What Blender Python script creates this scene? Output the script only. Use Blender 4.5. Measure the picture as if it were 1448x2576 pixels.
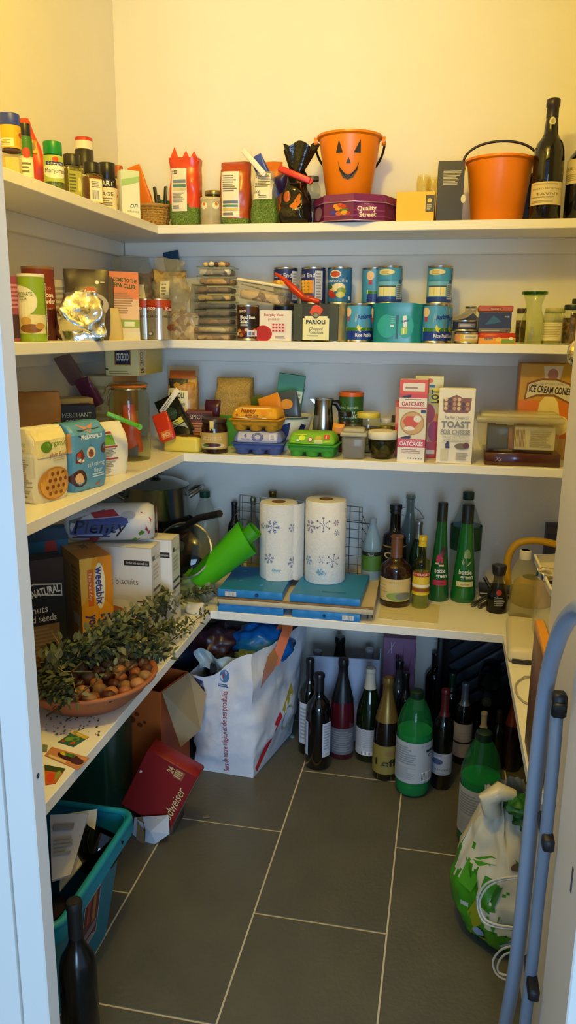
import bpy, bmesh, math, random
from mathutils import Vector, Matrix, noise
import numpy as np
random.seed(7)
for o in list(bpy.data.objects): bpy.data.objects.remove(o)
COL = bpy.context.scene.collection
PI = math.pi
def lin(h):
    h = h.lstrip('#'); c = [int(h[i:i+2], 16)/255 for i in (0, 2, 4)]
    return [x/12.92 if x <= .04045 else ((x+.055)/1.055)**2.4 for x in c]

# ---------------------------------------------------------------- camera, world, lamp, exposure
CAM_H = 1.284; FOCAL = 1945.87; YAW = .197185; PITCH = .227122; ROLL = .0109753
_f = Vector((-math.sin(YAW)*math.cos(PITCH), math.cos(YAW)*math.cos(PITCH), -math.sin(PITCH)))
_r = Vector((math.cos(YAW), math.sin(YAW), 0)); _u = _r.cross(_f)
RT = math.cos(ROLL)*_r + math.sin(ROLL)*_u; UP = -math.sin(ROLL)*_r + math.cos(ROLL)*_u; FW = _f
cd = bpy.data.cameras.new('camera'); cam = bpy.data.objects.new('camera', cd); COL.objects.link(cam)
cd.sensor_fit = 'VERTICAL'; cd.sensor_height = 24; cd.lens = 24*FOCAL/2576; cd.clip_start = .02
cam.matrix_world = Matrix(((RT.x, UP.x, -FW.x, 0), (RT.y, UP.y, -FW.y, 0), (RT.z, UP.z, -FW.z, CAM_H), (0, 0, 0, 1)))
bpy.context.scene.camera = cam
sc = bpy.context.scene
sc.view_settings.view_transform = 'Standard'; sc.view_settings.look = 'None'
sc.view_settings.gamma = 1; sc.view_settings.use_curve_mapping = False
sc.view_settings.exposure = 0.22
wd = bpy.data.worlds.new('world'); sc.world = wd; wd.use_nodes = True
bg = wd.node_tree.nodes['Background']; bg.inputs[0].default_value = (.43, .66, 1.0, 1); bg.inputs[1].default_value = .62
ld = bpy.data.lights.new('pantry_bulb', 'POINT'); lo = bpy.data.objects.new('pantry_bulb', ld); COL.objects.link(lo)
lo.location = (-.30, .96, 2.27); ld.energy = 18.4; ld.color = (1, .71, .10); ld.shadow_soft_size = .05

wl = bpy.data.lights.new('kitchen_window', 'AREA'); wo = bpy.data.objects.new('kitchen_window', wl); COL.objects.link(wo)   # daylight from the window of the room in front of the pantry
wl.shape = 'RECTANGLE'; wl.size = 1.3; wl.size_y = 1.2; wl.energy = 63; wl.color = (.44, .69, 1.0); wo.location = (.55, -2.2, 1.0)
wo.rotation_euler = (Vector((-.5, 2.3, .6))-wo.location).to_track_quat('-Z', 'Y').to_euler()

# ---------------------------------------------------------------- photograph geometry -> world positions
def ray(px, py):
    d = FW + RT*((px-724)/FOCAL) - UP*((py-1288)/FOCAL)
    return d.x/d.y, d.z/d.y
def prow(x, y, z):
    P = Vector((x, y, z-CAM_H)); d = P.dot(FW)
    return 724+FOCAL*P.dot(RT)/d, 1288-FOCAL*P.dot(UP)/d
def at(px, py, y):
    a, b = ray(px, py); return Vector((a*y, y, CAM_H+b*y))
def onz(px, py, z):
    a, b = ray(px, py); t = (z-CAM_H)/b; return Vector((a*t, t, z))
def onx(px, py, x):
    a, b = ray(px, py); t = x/a; return Vector((x, t, CAM_H+b*t))
def fit(pl, pr, pt, y, z0):
    """left, right, top of a thing at depth y standing on height z0 -> centre x, width, height"""
    m = (pl+pr)/2; x = ray(m, pt)[0]*y; rb = prow(x, y, z0)[1]; rm = (pt+rb)/2
    xl = ray(pl, rm)[0]*y; xr = ray(pr, rm)[0]*y
    return (xl+xr)/2, xr-xl, ray(m, pt)[1]*y+CAM_H-z0
def fitl(pl, pr, pt, x, z0):
    """the same for a thing on the left shelf whose centre stands at x -> depth y, apparent width, height"""
    m = (pl+pr)/2; y = x/ray(m, pt)[0]
    for k in range(3):
        rm = (pt+prow(x, y, z0)[1])/2; y = x/ray(m, rm)[0]
    a = math.atan(ray(pr, rm)[0])-math.atan(ray(pl, rm)[0])
    return y, 2*math.hypot(x, y)*math.tan(a/2), ray(m, pt)[1]*y+CAM_H-z0

# ---------------------------------------------------------------- materials
_mats = {}
def _new(key):
    m = bpy.data.materials.new('m_%d' % len(_mats)); m.use_nodes = True; _mats[key] = m
    return m, m.node_tree.nodes, m.node_tree.links
def _noisecol(n, l, c, amt, scale, c2=None):
    tc = n.new('ShaderNodeTexCoord'); no = n.new('ShaderNodeTexNoise'); no.inputs['Scale'].default_value = scale; no.inputs['Detail'].default_value = 3
    l.new(tc.outputs['Object'], no.inputs['Vector'])
    mx = n.new('ShaderNodeMix'); mx.data_type = 'RGBA'
    a = [v*(1-amt) for v in c]+[1]; b = ([min(1, v*(1+amt)) for v in c] if c2 is None else list(c2))+[1]
    mx.inputs[6].default_value = a; mx.inputs[7].default_value = b
    l.new(no.outputs['Fac'], mx.inputs[0]); return mx.outputs[2], no
def P(h, r=.5, amt=.05, scale=25, metal=0, bump=0, bscale=60, coat=0, spec=.5, c2=None):
    key = ('P', h, r, amt, scale, metal, bump, bscale, coat, spec, c2)
    if key in _mats: return _mats[key]
    m, n, l = _new(key); b = n['Principled BSDF']; c = lin(h)
    out, no = _noisecol(n, l, c, amt, scale, lin(c2) if c2 else None)
    l.new(out, b.inputs['Base Color']); b.inputs['Roughness'].default_value = r; b.inputs['Metallic'].default_value = metal
    b.inputs['Coat Weight'].default_value = coat; b.inputs['Specular IOR Level'].default_value = spec
    if bump:
        tc = n.new('ShaderNodeTexCoord'); n2 = n.new('ShaderNodeTexNoise'); n2.inputs['Scale'].default_value = bscale; n2.inputs['Detail'].default_value = 4
        l.new(tc.outputs['Object'], n2.inputs['Vector']); bp = n.new('ShaderNodeBump'); bp.inputs['Strength'].default_value = bump; bp.inputs['Distance'].default_value = .01
        l.new(n2.outputs['Fac'], bp.inputs['Height']); l.new(bp.outputs['Normal'], b.inputs['Normal'])
    return m
def G(h='#ffffff', rough=.02, ior=1.45):
    """thin clear or tinted glass / clear plastic"""
    key = ('G', h, rough, ior)
    if key in _mats: return _mats[key]
    m, n, l = _new(key); n.remove(n['Principled BSDF']); out = n['Material Output']
    t = n.new('ShaderNodeBsdfTransparent'); t.inputs[0].default_value = lin(h)+[1]
    g = n.new('ShaderNodeBsdfGlossy'); g.inputs['Roughness'].default_value = rough
    f = n.new('ShaderNodeFresnel'); ge = n.new('ShaderNodeNewGeometry'); mr = n.new('ShaderNodeMapRange'); mr.inputs[3].default_value = ior; mr.inputs[4].default_value = 1/ior; l.new(ge.outputs['Backfacing'], mr.inputs[0]); l.new(mr.outputs[0], f.inputs[0])
    mx = n.new('ShaderNodeMixShader'); l.new(f.outputs[0], mx.inputs[0]); l.new(t.outputs[0], mx.inputs[1]); l.new(g.outputs[0], mx.inputs[2])
    l.new(mx.outputs[0], out.inputs[0]); return m
def F(h, a=.4, r=.25):
    """cloudy or printed plastic film: part of the light passes straight through"""
    key = ('F', h, a, r)
    if key in _mats: return _mats[key]
    m, n, l = _new(key); b = n['Principled BSDF']; out = n['Material Output']
    o, no = _noisecol(n, l, lin(h), .08, 30); l.new(o, b.inputs['Base Color']); b.inputs['Roughness'].default_value = r
    t = n.new('ShaderNodeBsdfTransparent'); mx = n.new('ShaderNodeMixShader'); mx.inputs[0].default_value = a
    l.new(t.outputs[0], mx.inputs[1]); l.new(b.outputs[0], mx.inputs[2]); l.new(mx.outputs[0], out.inputs[0]); return m
def GR(c1, c2, scale=150, r=.6, c3=None):
    """granular food: cells of two or three colours with relief"""
    key = ('GR', c1, c2, scale, r, c3)
    if key in _mats: return _mats[key]
    m, n, l = _new(key); b = n['Principled BSDF']; b.inputs['Roughness'].default_value = r
    tc = n.new('ShaderNodeTexCoord'); v = n.new('ShaderNodeTexVoronoi'); v.inputs['Scale'].default_value = scale
    l.new(tc.outputs['Object'], v.inputs['Vector'])
    cr = n.new('ShaderNodeValToRGB'); e = cr.color_ramp.elements
    e[0].position = .25; e[0].color = lin(c1)+[1]; e[1].position = .75; e[1].color = lin(c2)+[1]
    if c3: q = e.new(.5); q.color = lin(c3)+[1]
    sp = n.new('ShaderNodeSeparateColor'); l.new(v.outputs['Color'], sp.inputs[0]); l.new(sp.outputs[0], cr.inputs[0]); l.new(cr.outputs[0], b.inputs['Base Color'])
    bp = n.new('ShaderNodeBump'); bp.inputs['Strength'].default_value = .6; bp.inputs['Distance'].default_value = .004; bp.invert = True
    l.new(v.outputs['Distance'], bp.inputs['Height']); l.new(bp.outputs[0], b.inputs['Normal']); return m
def DG(h='#0a0d08'):
    return P(h, .06, .02, 10, coat=.3)
STEEL = lambda: P('#b9b9b4', .22, .05, 8, metal=1)
TINM = lambda: P('#c9c6ba', .28, .05, 12, metal=1)
FOIL = lambda: P('#d9d5c8', .18, .06, 8, metal=1, bump=.25, bscale=40)

# ---------------------------------------------------------------- mesh building
class MB:
    def __init__(s): s.v = []; s.f = []; s.m = []; s.mats = []
    def mi(s, m):
        if m not in s.mats: s.mats.append(m)
        return s.mats.index(m)
    def add(s, verts, faces, m, mx=None):
        k = len(s.v); i = s.mi(m)
        for p in verts: s.v.append(tuple(mx @ Vector(p)) if mx else tuple(p))
        for q in faces: s.f.append(tuple(k+j for j in q)); s.m.append(i)
        return s
    def box(s, sx, sy, sz, m, o=(0, 0, 0), bev=.0015, mx=None, seg=1, top=1.0, topy=None):
        """box with chamfered edges, base centre at o, optional taper of the top"""
        key = (round(sx, 5), round(sy, 5), round(sz, 5), round(bev, 5), seg, top, topy)
        if key not in _boxc:
            b = bmesh.new(); bmesh.ops.create_cube(b, size=1)
            for w in b.verts:
                w.co = Vector((w.co.x*sx, w.co.y*sy, (w.co.z+.5)*sz))
                if w.co.z > sz*.5: w.co.x *= top; w.co.y *= (top if topy is None else topy)
            if bev > 0: bmesh.ops.bevel(b, geom=list(b.edges), offset=min(bev, sx*.45, sy*.45, sz*.45), segments=seg, affect='EDGES', profile=.5)
            b.verts.index_update()
            _boxc[key] = ([tuple(w.co) for w in b.verts], [tuple(w.index for w in q.verts) for q in b.faces]); b.free()
        V, Fc = _boxc[key]; t = Matrix.Translation(o)
        return s.add(V, Fc, m, (mx @ t) if mx else t)
    def lathe(s, prof, m, n=28, o=(0, 0, 0), mx=None, sx=1, sy=1, ms=None):
        """surface of revolution; prof = (r, z) pairs; ms = material for each segment"""
        V = []; k0 = len(s.v); t = Matrix.Translation(o)
        if mx: t = mx @ t
        for r, z in prof:
            for i in range(n):
                a = 2*PI*i/n; V.append((r*math.cos(a)*sx, r*math.sin(a)*sy, z))
        for p in V: s.v.append(tuple(t @ Vector(p)))
        for j in range(len(prof)-1):
            i_m = s.mi(ms[j] if ms else m)
            for i in range(n):
                a = k0+j*n+i; b = k0+j*n+(i+1) % n
                s.f.append((a, b, b+n, a+n)); s.m.append(i_m)
        return s
    def tube(s, pts, r, m, n=8, closed=False, rs=None):
        pts = [Vector(p) for p in pts]; N = len(pts); k0 = len(s.v); i_m = s.mi(m); prev = None
        for i, p in enumerate(pts):
            if closed: d = pts[(i+1) % N]-pts[i-1]
            else: d = pts[min(i+1, N-1)]-pts[max(i-1, 0)]
            d.normalize()
            if prev is None: a = d.orthogonal().normalized()
            else: a = (prev-d*prev.dot(d)).normalized()
            prev = a; b = d.cross(a); rr = rs[i] if rs else r
            for j in range(n):
                t = 2*PI*j/n; s.v.append(tuple(p+(a*math.cos(t)+b*math.sin(t))*rr))
        for i in range(N if closed else N-1):
            for j in range(n):
                a0 = k0+i*n+j; a1 = k0+i*n+(j+1) % n; b0 = k0+((i+1) % N)*n+j; b1 = k0+((i+1) % N)*n+(j+1) % n
                s.f.append((a0, a1, b1, b0)); s.m.append(i_m)
        if not closed:
            s.f.append(tuple(k0+j for j in reversed(range(n)))); s.m.append(i_m)
            s.f.append(tuple(k0+(N-1)*n+j for j in range(n))); s.m.append(i_m)
        return s
    def prism(s, poly, y0, y1, m, mx=None):
        """polygon in x,z extruded along y"""
        n = len(poly); V = [(x, y0, z) for x, z in poly]+[(x, y1, z) for x, z in poly]
        Fc = [tuple(range(n)), tuple(reversed(range(n, 2*n)))]+[(i, n+i, n+(i+1) % n, (i+1) % n) for i in range(n)]
        return s.add(V, Fc, m, mx)
    def grid(s, fn, nu, nv, m, mx=None, mfn=None, wrap=False):
        k0 = len(s.v); W = nu if wrap else nu+1
        for j in range(nv+1):
            for i in range(W):
                p = Vector(fn(i/nu, j/nv)); s.v.append(tuple(mx @ p if mx else p))
        for j in range(nv):
            for i in range(nu):
                a = k0+j*W+i; b = k0+j*W+(i+1) % W if wrap else a+1
                s.f.append((a, b, b+W, a+W)); s.m.append(s.mi(mfn((i+.5)/nu, (j+.5)/nv) if mfn else m))
        return s
    def obj(s, name, parent=None, smooth=45, label=None, loc=None, rz=0, mxo=None):
        me = bpy.data.meshes.new(name); me.from_pydata(s.v, [], s.f)
        for m in s.mats: me.materials.append(m)
        me.polygons.foreach_set('material_index', s.m)
        if smooth:
            me.polygons.foreach_set('use_smooth', [True]*len(s.f)); me.set_sharp_from_angle(angle=math.radians(smooth))
        me.update(); o = bpy.data.objects.new(name, me); COL.objects.link(o)
        if parent: o.parent = parent
        if loc is not None: o.location = loc
        if rz: o.rotation_euler[2] = rz
        if mxo is not None: o.matrix_basis = mxo
        if label: o['label'] = label
        return o
_boxc = {}
def tag(o, label, cat, group=None, kind=None):
    if label: o['label'] = label
    if cat: o['category'] = cat
    if group: o['group'] = group
    if kind: o['kind'] = kind
    return o
def thing(name, label, cat, loc, rz=0, group=None, rot=None):
    o = bpy.data.objects.new(name, None); COL.objects.link(o); o.empty_display_size = .02
    o.location = loc; o.rotation_euler = rot if rot else (0, 0, math.radians(rz))
    return tag(o, label, cat, group)
def struct(o): o['kind'] = 'structure'; return o

# ---------------------------------------------------------------- printing: flat shapes and lettering laid on a surface
_tx = {}
def glyphs(t, bold=0):
    if (t, bold) not in _tx:
        c = bpy.data.curves.new('t', 'FONT'); c.body = t; c.size = 1; c.offset = bold; c.resolution_u = 2
        o = bpy.data.objects.new('t', c); me = o.to_mesh()
        V = [(v.co.x, v.co.y) for v in me.vertices]; Fc = [tuple(p.vertices) for p in me.polygons]
        o.to_mesh_clear(); bpy.data.objects.remove(o); bpy.data.curves.remove(c)
        if not V: V = [(0, 0)]
        x0 = min(v[0] for v in V); x1 = max(v[0] for v in V)
        _tx[(t, bold)] = ([((v[0]-x0)/.7, v[1]/.7) for v in V], Fc, (x1-x0)/.7)
    return _tx[(t, bold)]
def pcol(h, r=.5):
    return P(h, r, .04, 40)
def printed(root, name, shapes, W, H, mp, step=None, label=None, gloss=.5, base=.0004):
    """shapes in 0..1 of W x H; mp(u, v, off) gives the point on the surface"""
    mb = MB(); rnd = random.Random(str(name)+str(len(shapes)))
    def strip(x0, x1, lo, hi, m, off):
        n = max(1, int(math.ceil((x1-x0)*W/step))) if step else 1
        V = []
        for i in range(n+1):
            u = x0+(x1-x0)*i/n; V += [mp(u*W, lo(u)*H, off), mp(u*W, hi(u)*H, off)]
        mb.add(V, [(2*i, 2*i+2, 2*i+3, 2*i+1) for i in range(n)], m)
    for i, s in enumerate(shapes):
        off = base+.00013*i; k = s[0]
        if k == 'r':
            m = s[5] if not isinstance(s[5], str) else pcol(s[5], gloss); strip(s[1], s[3], lambda u: s[2], lambda u: s[4], m, off)
        elif k == 'e':
            _, cx, cz, rx, rz, c = s; m = c if not isinstance(c, str) else pcol(c, gloss); n = 16; V = []
            for q in range(n+1):
                a = PI*q/n; u = cx-rx*math.cos(a); h = rz*math.sin(a); V += [mp(u*W, (cz-h)*H, off), mp(u*W, (cz+h)*H, off)]
            mb.add(V, [(2*q, 2*q+2, 2*q+3, 2*q+1) for q in range(n)], m)
        elif k == 'p':
            m = s[2] if not isinstance(s[2], str) else pcol(s[2], gloss); V = [mp(u*W, v*H, off) for u, v in s[1]]
            mb.add(V, [tuple(range(len(V)))], m)
        elif k in 'tTi':
            txt, cx, cz, h, c = s[1:6]; w = s[6] if len(s) > 6 else None; rot = math.radians(s[7]) if len(s) > 7 else 0
            V, Fc, tw = glyphs(txt, .03 if k == 'T' else 0); side = abs(rot) > .8; hh = h*(W if side else H); sx = hh if w is None else w*(H if side else W)/max(tw, .01)
            m = pcol(c, gloss); VV = []
            for x, y in V:
                a = (x-tw/2)*sx+(y*hh*.25 if k == 'i' else 0); b = (y-.5)*hh
                VV.append(mp(cx*W+a*math.cos(rot)-b*math.sin(rot), cz*H+a*math.sin(rot)+b*math.cos(rot), off))
            mb.add(VV, Fc, m)
        elif k == 'l':
            _, x0, z0, x1, z1, n, c = s; m = pcol(c, gloss)
            for q in range(n):
                a = z1-(z1-z0)*(q+.2)/n; b = z1-(z1-z0)*(q+.75)/n; e = x1-(x1-x0)*rnd.random()*.35
                strip(x0, e, lambda u: b, lambda u: a, m, off)
        elif k == 'b':     # bar code
            _, x0, z0, x1, z1, c = s; strip(x0, x1, lambda u: z0, lambda u: z1, pcol('#f4f2ec'), off); m = pcol(c); n = 11; dx = (x1-x0)/n
            for q in range(n):
                f = .25+.4*rnd.random(); strip(x0+dx*(q+.1), x0+dx*(q+.1+f), lambda u: z0+(z1-z0)*.08, lambda u: z1-(z1-z0)*.08, m, off+.0001)
    return mb.obj(name, root, smooth=0, label=label)
def m_front(w, d, h=None, tilt=0): return lambda u, v, o: (u-w/2, -d/2-o, v)
def m_right(w, d): return lambda u, v, o: (w/2+o, -d/2+u, v)
def m_left(w, d): return lambda u, v, o: (-w/2-o, d/2-u, v)
def m_top(w, d, h): return lambda u, v, o: (u-w/2, v-d/2, h+o)
def m_cyl(r, W, z0=0, r2=None, H=1):
    def f(u, v, o):
        a = (u-W/2)/r; q = (r if r2 is None else r+(r2-r)*v/H)+o; return (q*math.sin(a), -q*math.cos(a), z0+v)
    return f

# ---------------------------------------------------------------- makers of common things
def carton(name, label, cat, loc, w, d, h, rz, col, front=None, right=None, top=None, left=None, group=None, rough=.45, rot=None, bev=.0012, seam=True, gloss=.4):
    """cardboard box: body, flap seam on top and printed faces"""
    t = thing(name, label, cat, loc, rz, group, rot); m = P(col, rough, .05, 12)
    bd_ = MB().box(w, d, h, m, bev=bev).obj('body', t); bk0 = ('r', .008, .006, .992, .994, col)
    if seam:
        s = MB(); s.box(w*.98, d*.5, .0008, P(col, rough+.1, .08, 12), (0, -d*.2, h-.0001), 0); s.obj('top_flap', bd_)
    if front: printed(bd_, 'front_print', [bk0]+front, w, h, m_front(w, d), gloss=gloss)
    if right: printed(bd_, 'side_print', [bk0]+right, d, h, m_right(w, d), gloss=gloss)
    if left: printed(bd_, 'side_print', [bk0]+left, d, h, m_left(w, d), gloss=gloss)
    if top: printed(bd_, 'top_print', [bk0]+top, w, d, m_top(w, d, h), gloss=gloss)
    return t
def can(name, label, loc, r, h, rz, col, shapes, group=None, span=None, ringpull=False):
    t = thing(name, label, 'can', loc, rz, group); tm = TINM(); e = .0012
    MB().lathe([(0, .001), (r-.004, .001), (r-.003, 0), (r, .001), (r, .004), (r-e, .006), (r-e, h-.006), (r, h-.004), (r, h-.001), (r-.002, h), (r-.004, h-.003), (0, h-.003)], tm, 32).obj('tin', t)
    lab = MB().lathe([(r-.0004, .007), (r-.0004, h-.007)], P(col, .35, .04, 20), 40).obj('paper_label', t)
    W = span or 2*PI*r*.5
    printed(lab, 'label_print', shapes, W, h-.014, m_cyl(r-.0004, W, .007), step=.006, gloss=.35)
    return t
def bag_mb(w, d, h, m, top='pinch', seed=0, wr=.004, e=.55, nu=40, nv=18, mfn=None, squash=.0, tw=None, lean=(0, 0), bulge=.08):
    """soft packet: rounded rectangular section, wrinkled, drawn to a flat seam on top"""
    mb = MB(); so = Vector((seed*7.3, seed*3.1, seed*1.7)); tw = tw or w
    def fn(u, v):
        a = 2*PI*u; ca, sa = math.cos(a), math.sin(a)
        if top == 'pinch': k = 1 if v < .55 else max(0.03, 1-((v-.55)/.45)**1.6)
        elif top == 'fold': k = 1 if v < .85 else 1-((v-.85)/.15)*.55
        else: k = 1
        b0 = .90+.1*min(1, v*8)
        bl = 1+bulge*math.sin(PI*min(1, v*1.1))
        hw = (w+(tw-w)*v)/2*b0; hd = d/2*k*b0*bl
        x = hw*math.copysign(abs(ca)**e, ca); y = hd*math.copysign(abs(sa)**e, sa); z = h*v
        q = Vector((x*22, y*22, z*22))+so
        if wr: dv = noise.noise_vector(q)*wr+noise.noise_vector(q*2.3)*wr*.5
        else: dv = Vector((0, 0, 0))
        f = min(1, v*6)
        return (x+dv.x*f+lean[0]*v*v, y+dv.y*f+lean[1]*v*v, z+(dv.z if top != 'flat' else 0)*f*(1 if v < 1 else .6))
    mb.grid(fn, nu, nv, m, mfn=mfn, wrap=True)
    # bottom and top closing
    n = nu; mb.f.append(tuple(reversed(range(n)))); mb.m.append(mb.mi(m))
    k = nv*n; mb.f.append(tuple(range(k, k+n))); mb.m.append(mb.mi(mfn(.5, .99) if mfn else m))
    return mb
def bagmap(w, d, h, rel=.0):
    return lambda u, v, o: (u-w/2, -d/2*(1.0+rel)-o*2, v)
def drape(root, name, shapes, W, H, body, x0=0, z0=0, rz=0, gloss=.4, dist=.5, label=None, cell=.008, offn=.0009):
    """print that lies on a crumpled surface: each point is dropped onto the body from the front (after turning by rz)"""
    from mathutils.bvhtree import BVHTree
    me = body.data; bv = BVHTree.FromPolygons([v.co for v in me.vertices], [tuple(p.vertices) for p in me.polygons])
    R = Matrix.Rotation(math.radians(rz), 3, 'Z'); dirv = R @ Vector((0, 1, 0))
    def mp(u, v, o):
        p = R @ Vector((u-W/2+x0, -dist, v+z0)); hit = bv.ray_cast(p, dirv)
        if hit[0] is None: q = bv.find_nearest(p+dirv*(dist*.8))[0]; return tuple(q-dirv*(o*2+offn))
        return tuple(hit[0]-dirv*(o*2+offn))
    out = []
    for s in shapes:      # cut big rectangles into cells so that they follow the wrinkles
        if s[0] == 'r':
            n = max(1, int((s[4]-s[2])*H/cell))
            for q in range(n): out.append(('r', s[1], s[2]+(s[4]-s[2])*q/n, s[3], s[2]+(s[4]-s[2])*(q+1)/n, s[5]))
        else: out.append(s)
    # keep layer heights small
    return printed(body, name, out, W, H, lambda u, v, o: mp(u, v, .0004+(o-.0004)*(.12 if len(out) > 30 else .4)), step=cell, gloss=gloss, label=label)
BORD = [(0, .0), (.9, .0), (1, .012), (1, .60), (.97, .64), (.86, .685), (.62, .725), (.42, .765), (.37, .80), (.36, .955), (.41, .96), (.41, .985), (.36, 1.0), (0, 1.0)]
BURG = [(0, .0), (.9, .0), (1, .012), (1, .46), (.96, .53), (.84, .61), (.64, .70), (.46, .78), (.38, .84), (.36, .955), (.40, .96), (.40, .985), (.36, 1.0), (0, 1.0)]
CHAM = [(0, .0), (.9, .0), (1, .012), (1, .42), (.96, .50), (.84, .60), (.62, .71), (.44, .80), (.37, .86), (.35, .92), (.40, .93), (.41, .97), (.37, 1.0), (0, 1.0)]
def prof(p, r, h): return [(a*r, b*h) for a, b in p]
def cut(p, z0, z1, dr):
    """part of a profile between z0 and z1, made dr thicker (a capsule or a label sleeve)"""
    out = []
    def rad(z):
        for (r1, a), (r2, b) in zip(p, p[1:]):
            if a <= z <= b and b > a: return r1+(r2-r1)*(z-a)/(b-a)
        return p[-1][0]
    out.append((rad(z0)+dr, z0))
    for r, z in p:
        if z0 < z < z1 and r > 0: out.append((r+dr, z))
    out.append((rad(z1)+dr, z1)); return out
def bottle(name, label, loc, r, h, rz=0, shape=BORD, glass=None, cap=None, cap_h=.18, print_=None, lz=(.1, .5), lspan=.9, lcol='#e8e4da', group=None, cat='bottle', capr=.55, fill=None, capname='capsule', n=32, parts=None, rot=None):
    t = thing(name, label, cat, loc, rz, group, rot); g = glass or DG(); p = prof(shape, r, h)
    go = MB().lathe(p, g, n).obj('glass', t, 60)
    if cap:
        c = cut(p, h*(1-cap_h), h*.9995, .0008); c.append((0, h+.0008))
        MB().lathe(c, cap, n).obj(capname, t, 40)
    if fill:
        fz = fill[0]*h; ip = [(max(0, a-.003), max(.004, b)) for a, b in cut(p, .0005, fz, 0)]; ip = [(0, .004)]+ip+[(0, fz)]
        MB().lathe(ip, fill[1], n).obj('liquid', t, 60)
    if print_:
        W = 2*PI*r*lspan/2; z0, z1 = lz[0]*h, lz[1]*h
        printed(go, 'label', [('r', 0, 0, 1, 1, lcol)]+print_, W, z1-z0, m_cyl(r, W, z0), step=.006)
    return t
def jar(name, label, loc, r, h, rz=0, lid=None, lidh=.014, lidr=1.0, content=None, fill=.8, print_=None, lcol='#efe9d2', lz=(.15, .7), lspan=1.0, glass=None, group=None, neck=.82, shoulder=.8, cat='jar', n=28, box=0):
    t = thing(name, label, cat, loc, rz, group); g = glass or G('#f4f7ee'); hb = h-lidh*.8
    p = [(0, 0), (r*.92, 0), (r, .006), (r, hb*shoulder), (r*.97, hb*(shoulder+.05)), (r*neck, hb*(shoulder+.13)), (r*neck, hb)]
    go = MB().lathe(p, g, n).obj('glass', t, 50)
    if content:
        f = hb*fill; q = [(0, .004), (r*.93, .004), (r*.95, .008), (r*.95, min(f, hb*shoulder)), ] + ([(r*neck*.93, f)] if f > hb*shoulder else []) + [(0, f)]
        MB().lathe(q, content, n).obj('contents', t, 50)
    if lid:
        lr = r*lidr
        MB().lathe([(lr*.98, h-lidh), (lr, h-lidh+.001), (lr, h-.002), (lr*.96, h), (0, h)], lid, n).obj('lid', t, 40)
    if print_:
        W = 2*PI*r*lspan/2; z0, z1 = lz[0]*h, lz[1]*h
        printed(go, 'label', [('r', 0, 0, 1, 1, lcol)]+print_, W, z1-z0, m_cyl(r, W, z0), step=.005)
    return t
def lump_mb(rx, ry, rz_, m, seed=0, amp=.12, n=14, freq=1.6, o=(0, 0, 0)):
    mb = MB(); so = Vector((seed*5.1, seed*2.7, seed*9.3))
    def fn(u, v):
        a = 2*PI*u; b = PI*(v-.5); d = Vector((math.cos(a)*math.cos(b), math.sin(a)*math.cos(b), math.sin(b)))
        k = 1+amp*noise.noise(d*freq+so); return (o[0]+d.x*rx*k, o[1]+d.y*ry*k, o[2]+d.z*rz_*k)
    return mb.grid(fn, n, n//2+2, m, wrap=True)
def smooth(pts, n=4):
    pts = [Vector(p) for p in pts]; out = []
    for i in range(len(pts)-1):
        p0, p1, p2, p3 = pts[max(i-1, 0)], pts[i], pts[i+1], pts[min(i+2, len(pts)-1)]
        for k in range(n): f = k/n; out.append(.5*((2*p1)+(p2-p0)*f+(2*p0-5*p1+4*p2-p3)*f*f+(3*p1-p0-3*p2+p3)*f**3))
    return out+[pts[-1]]
# ================================================================ the room
YB, XL, XR, ZC = 2.53, -1.078, .63, 2.45
WALL = P('#f4efe4', .62, .03, 6, bump=.06, bscale=220); PAINT = P('#f6f1e6', .34, .03, 9); WOODP = P('#f1ede4', .3, .03, 9)
def slab(name, x0, y0, z0, x1, y1, z1, m, bev=0, parent=None):
    return MB().box(x1-x0, y1-y0, z1-z0, m, ((x0+x1)/2, (y0+y1)/2, z0), bev).obj(name, parent, 30)
fl = struct(slab('floor', -1.5, -.6, -.03, 1.1, YB+.1, -.0012, P('#cfc5ad', .8, .12, 60)))
TILE = P('#4f5047', .42, .16, 7, bump=.12, bscale=90, c2='#636257')
tilem = MB().box(.2965, .5965, .012, TILE, (0, 0, -.012), .0008).obj('tile', fl, 30)
first = True
for ci in range(-4, 5):
    xc = -.2115+ci*.3005; y0 = 2.066 if ci % 2 == 0 else 1.766
    for k in range(-4, 2):
        yc = y0+.3+k*.6005
        if yc < -.3 or yc > YB+.2 or xc > .95 or xc < -1.35: continue
        if first: o = tilem; first = False
        else: o = tilem.copy(); COL.objects.link(o)
        o.location = (xc, yc, 0)
struct(slab('wall_back', XL-.1, YB, -.02, XR+.1, YB+.1, ZC, WALL))
struct(slab('wall_left', XL-.1, .85, -.02, XL, YB, ZC, WALL))
struct(slab('wall_right', XR, 1.44, -.02, XR+.1, YB, ZC, WALL))
struct(slab('ceiling', XL-.1, .8, ZC, XR+.1, YB+.1, ZC+.06, WALL))
# the front wall with the doorway
struct(slab('wall_front_left', -1.5, .868, -.02, -.605, .905, ZC, WALL))
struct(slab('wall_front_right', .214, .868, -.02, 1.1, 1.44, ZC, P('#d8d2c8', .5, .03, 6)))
struct(slab('wall_front_lintel', -.605, .868, 2.04, .214, .905, ZC, WALL))
LIN = P('#eae6de', .38, .03, 8)
t = struct(slab('trim_1', -.56, .85, -.01, -.518, .882, 2.04, LIN, .002)); slab('architrave', -.62, .845, -.01, -.562, .866, 2.04, LIN, .003, t)
MB().lathe([(0, 0), (.0035, 0), (.004, .0004), (0, .0006)], P('#3a3632', .6), 10).obj('screw_hole', t, mxo=Matrix.Translation(onx(95, 1952, -.5178)) @ Matrix.Rotation(PI/2, 4, 'Y'))
t = struct(slab('trim_2', .190, .85, -.01, .226, 1.02, 2.04, LIN, .002)); slab('architrave', .227, .845, -.01, .30, .866, 2.04, LIN, .003, t)
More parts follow.
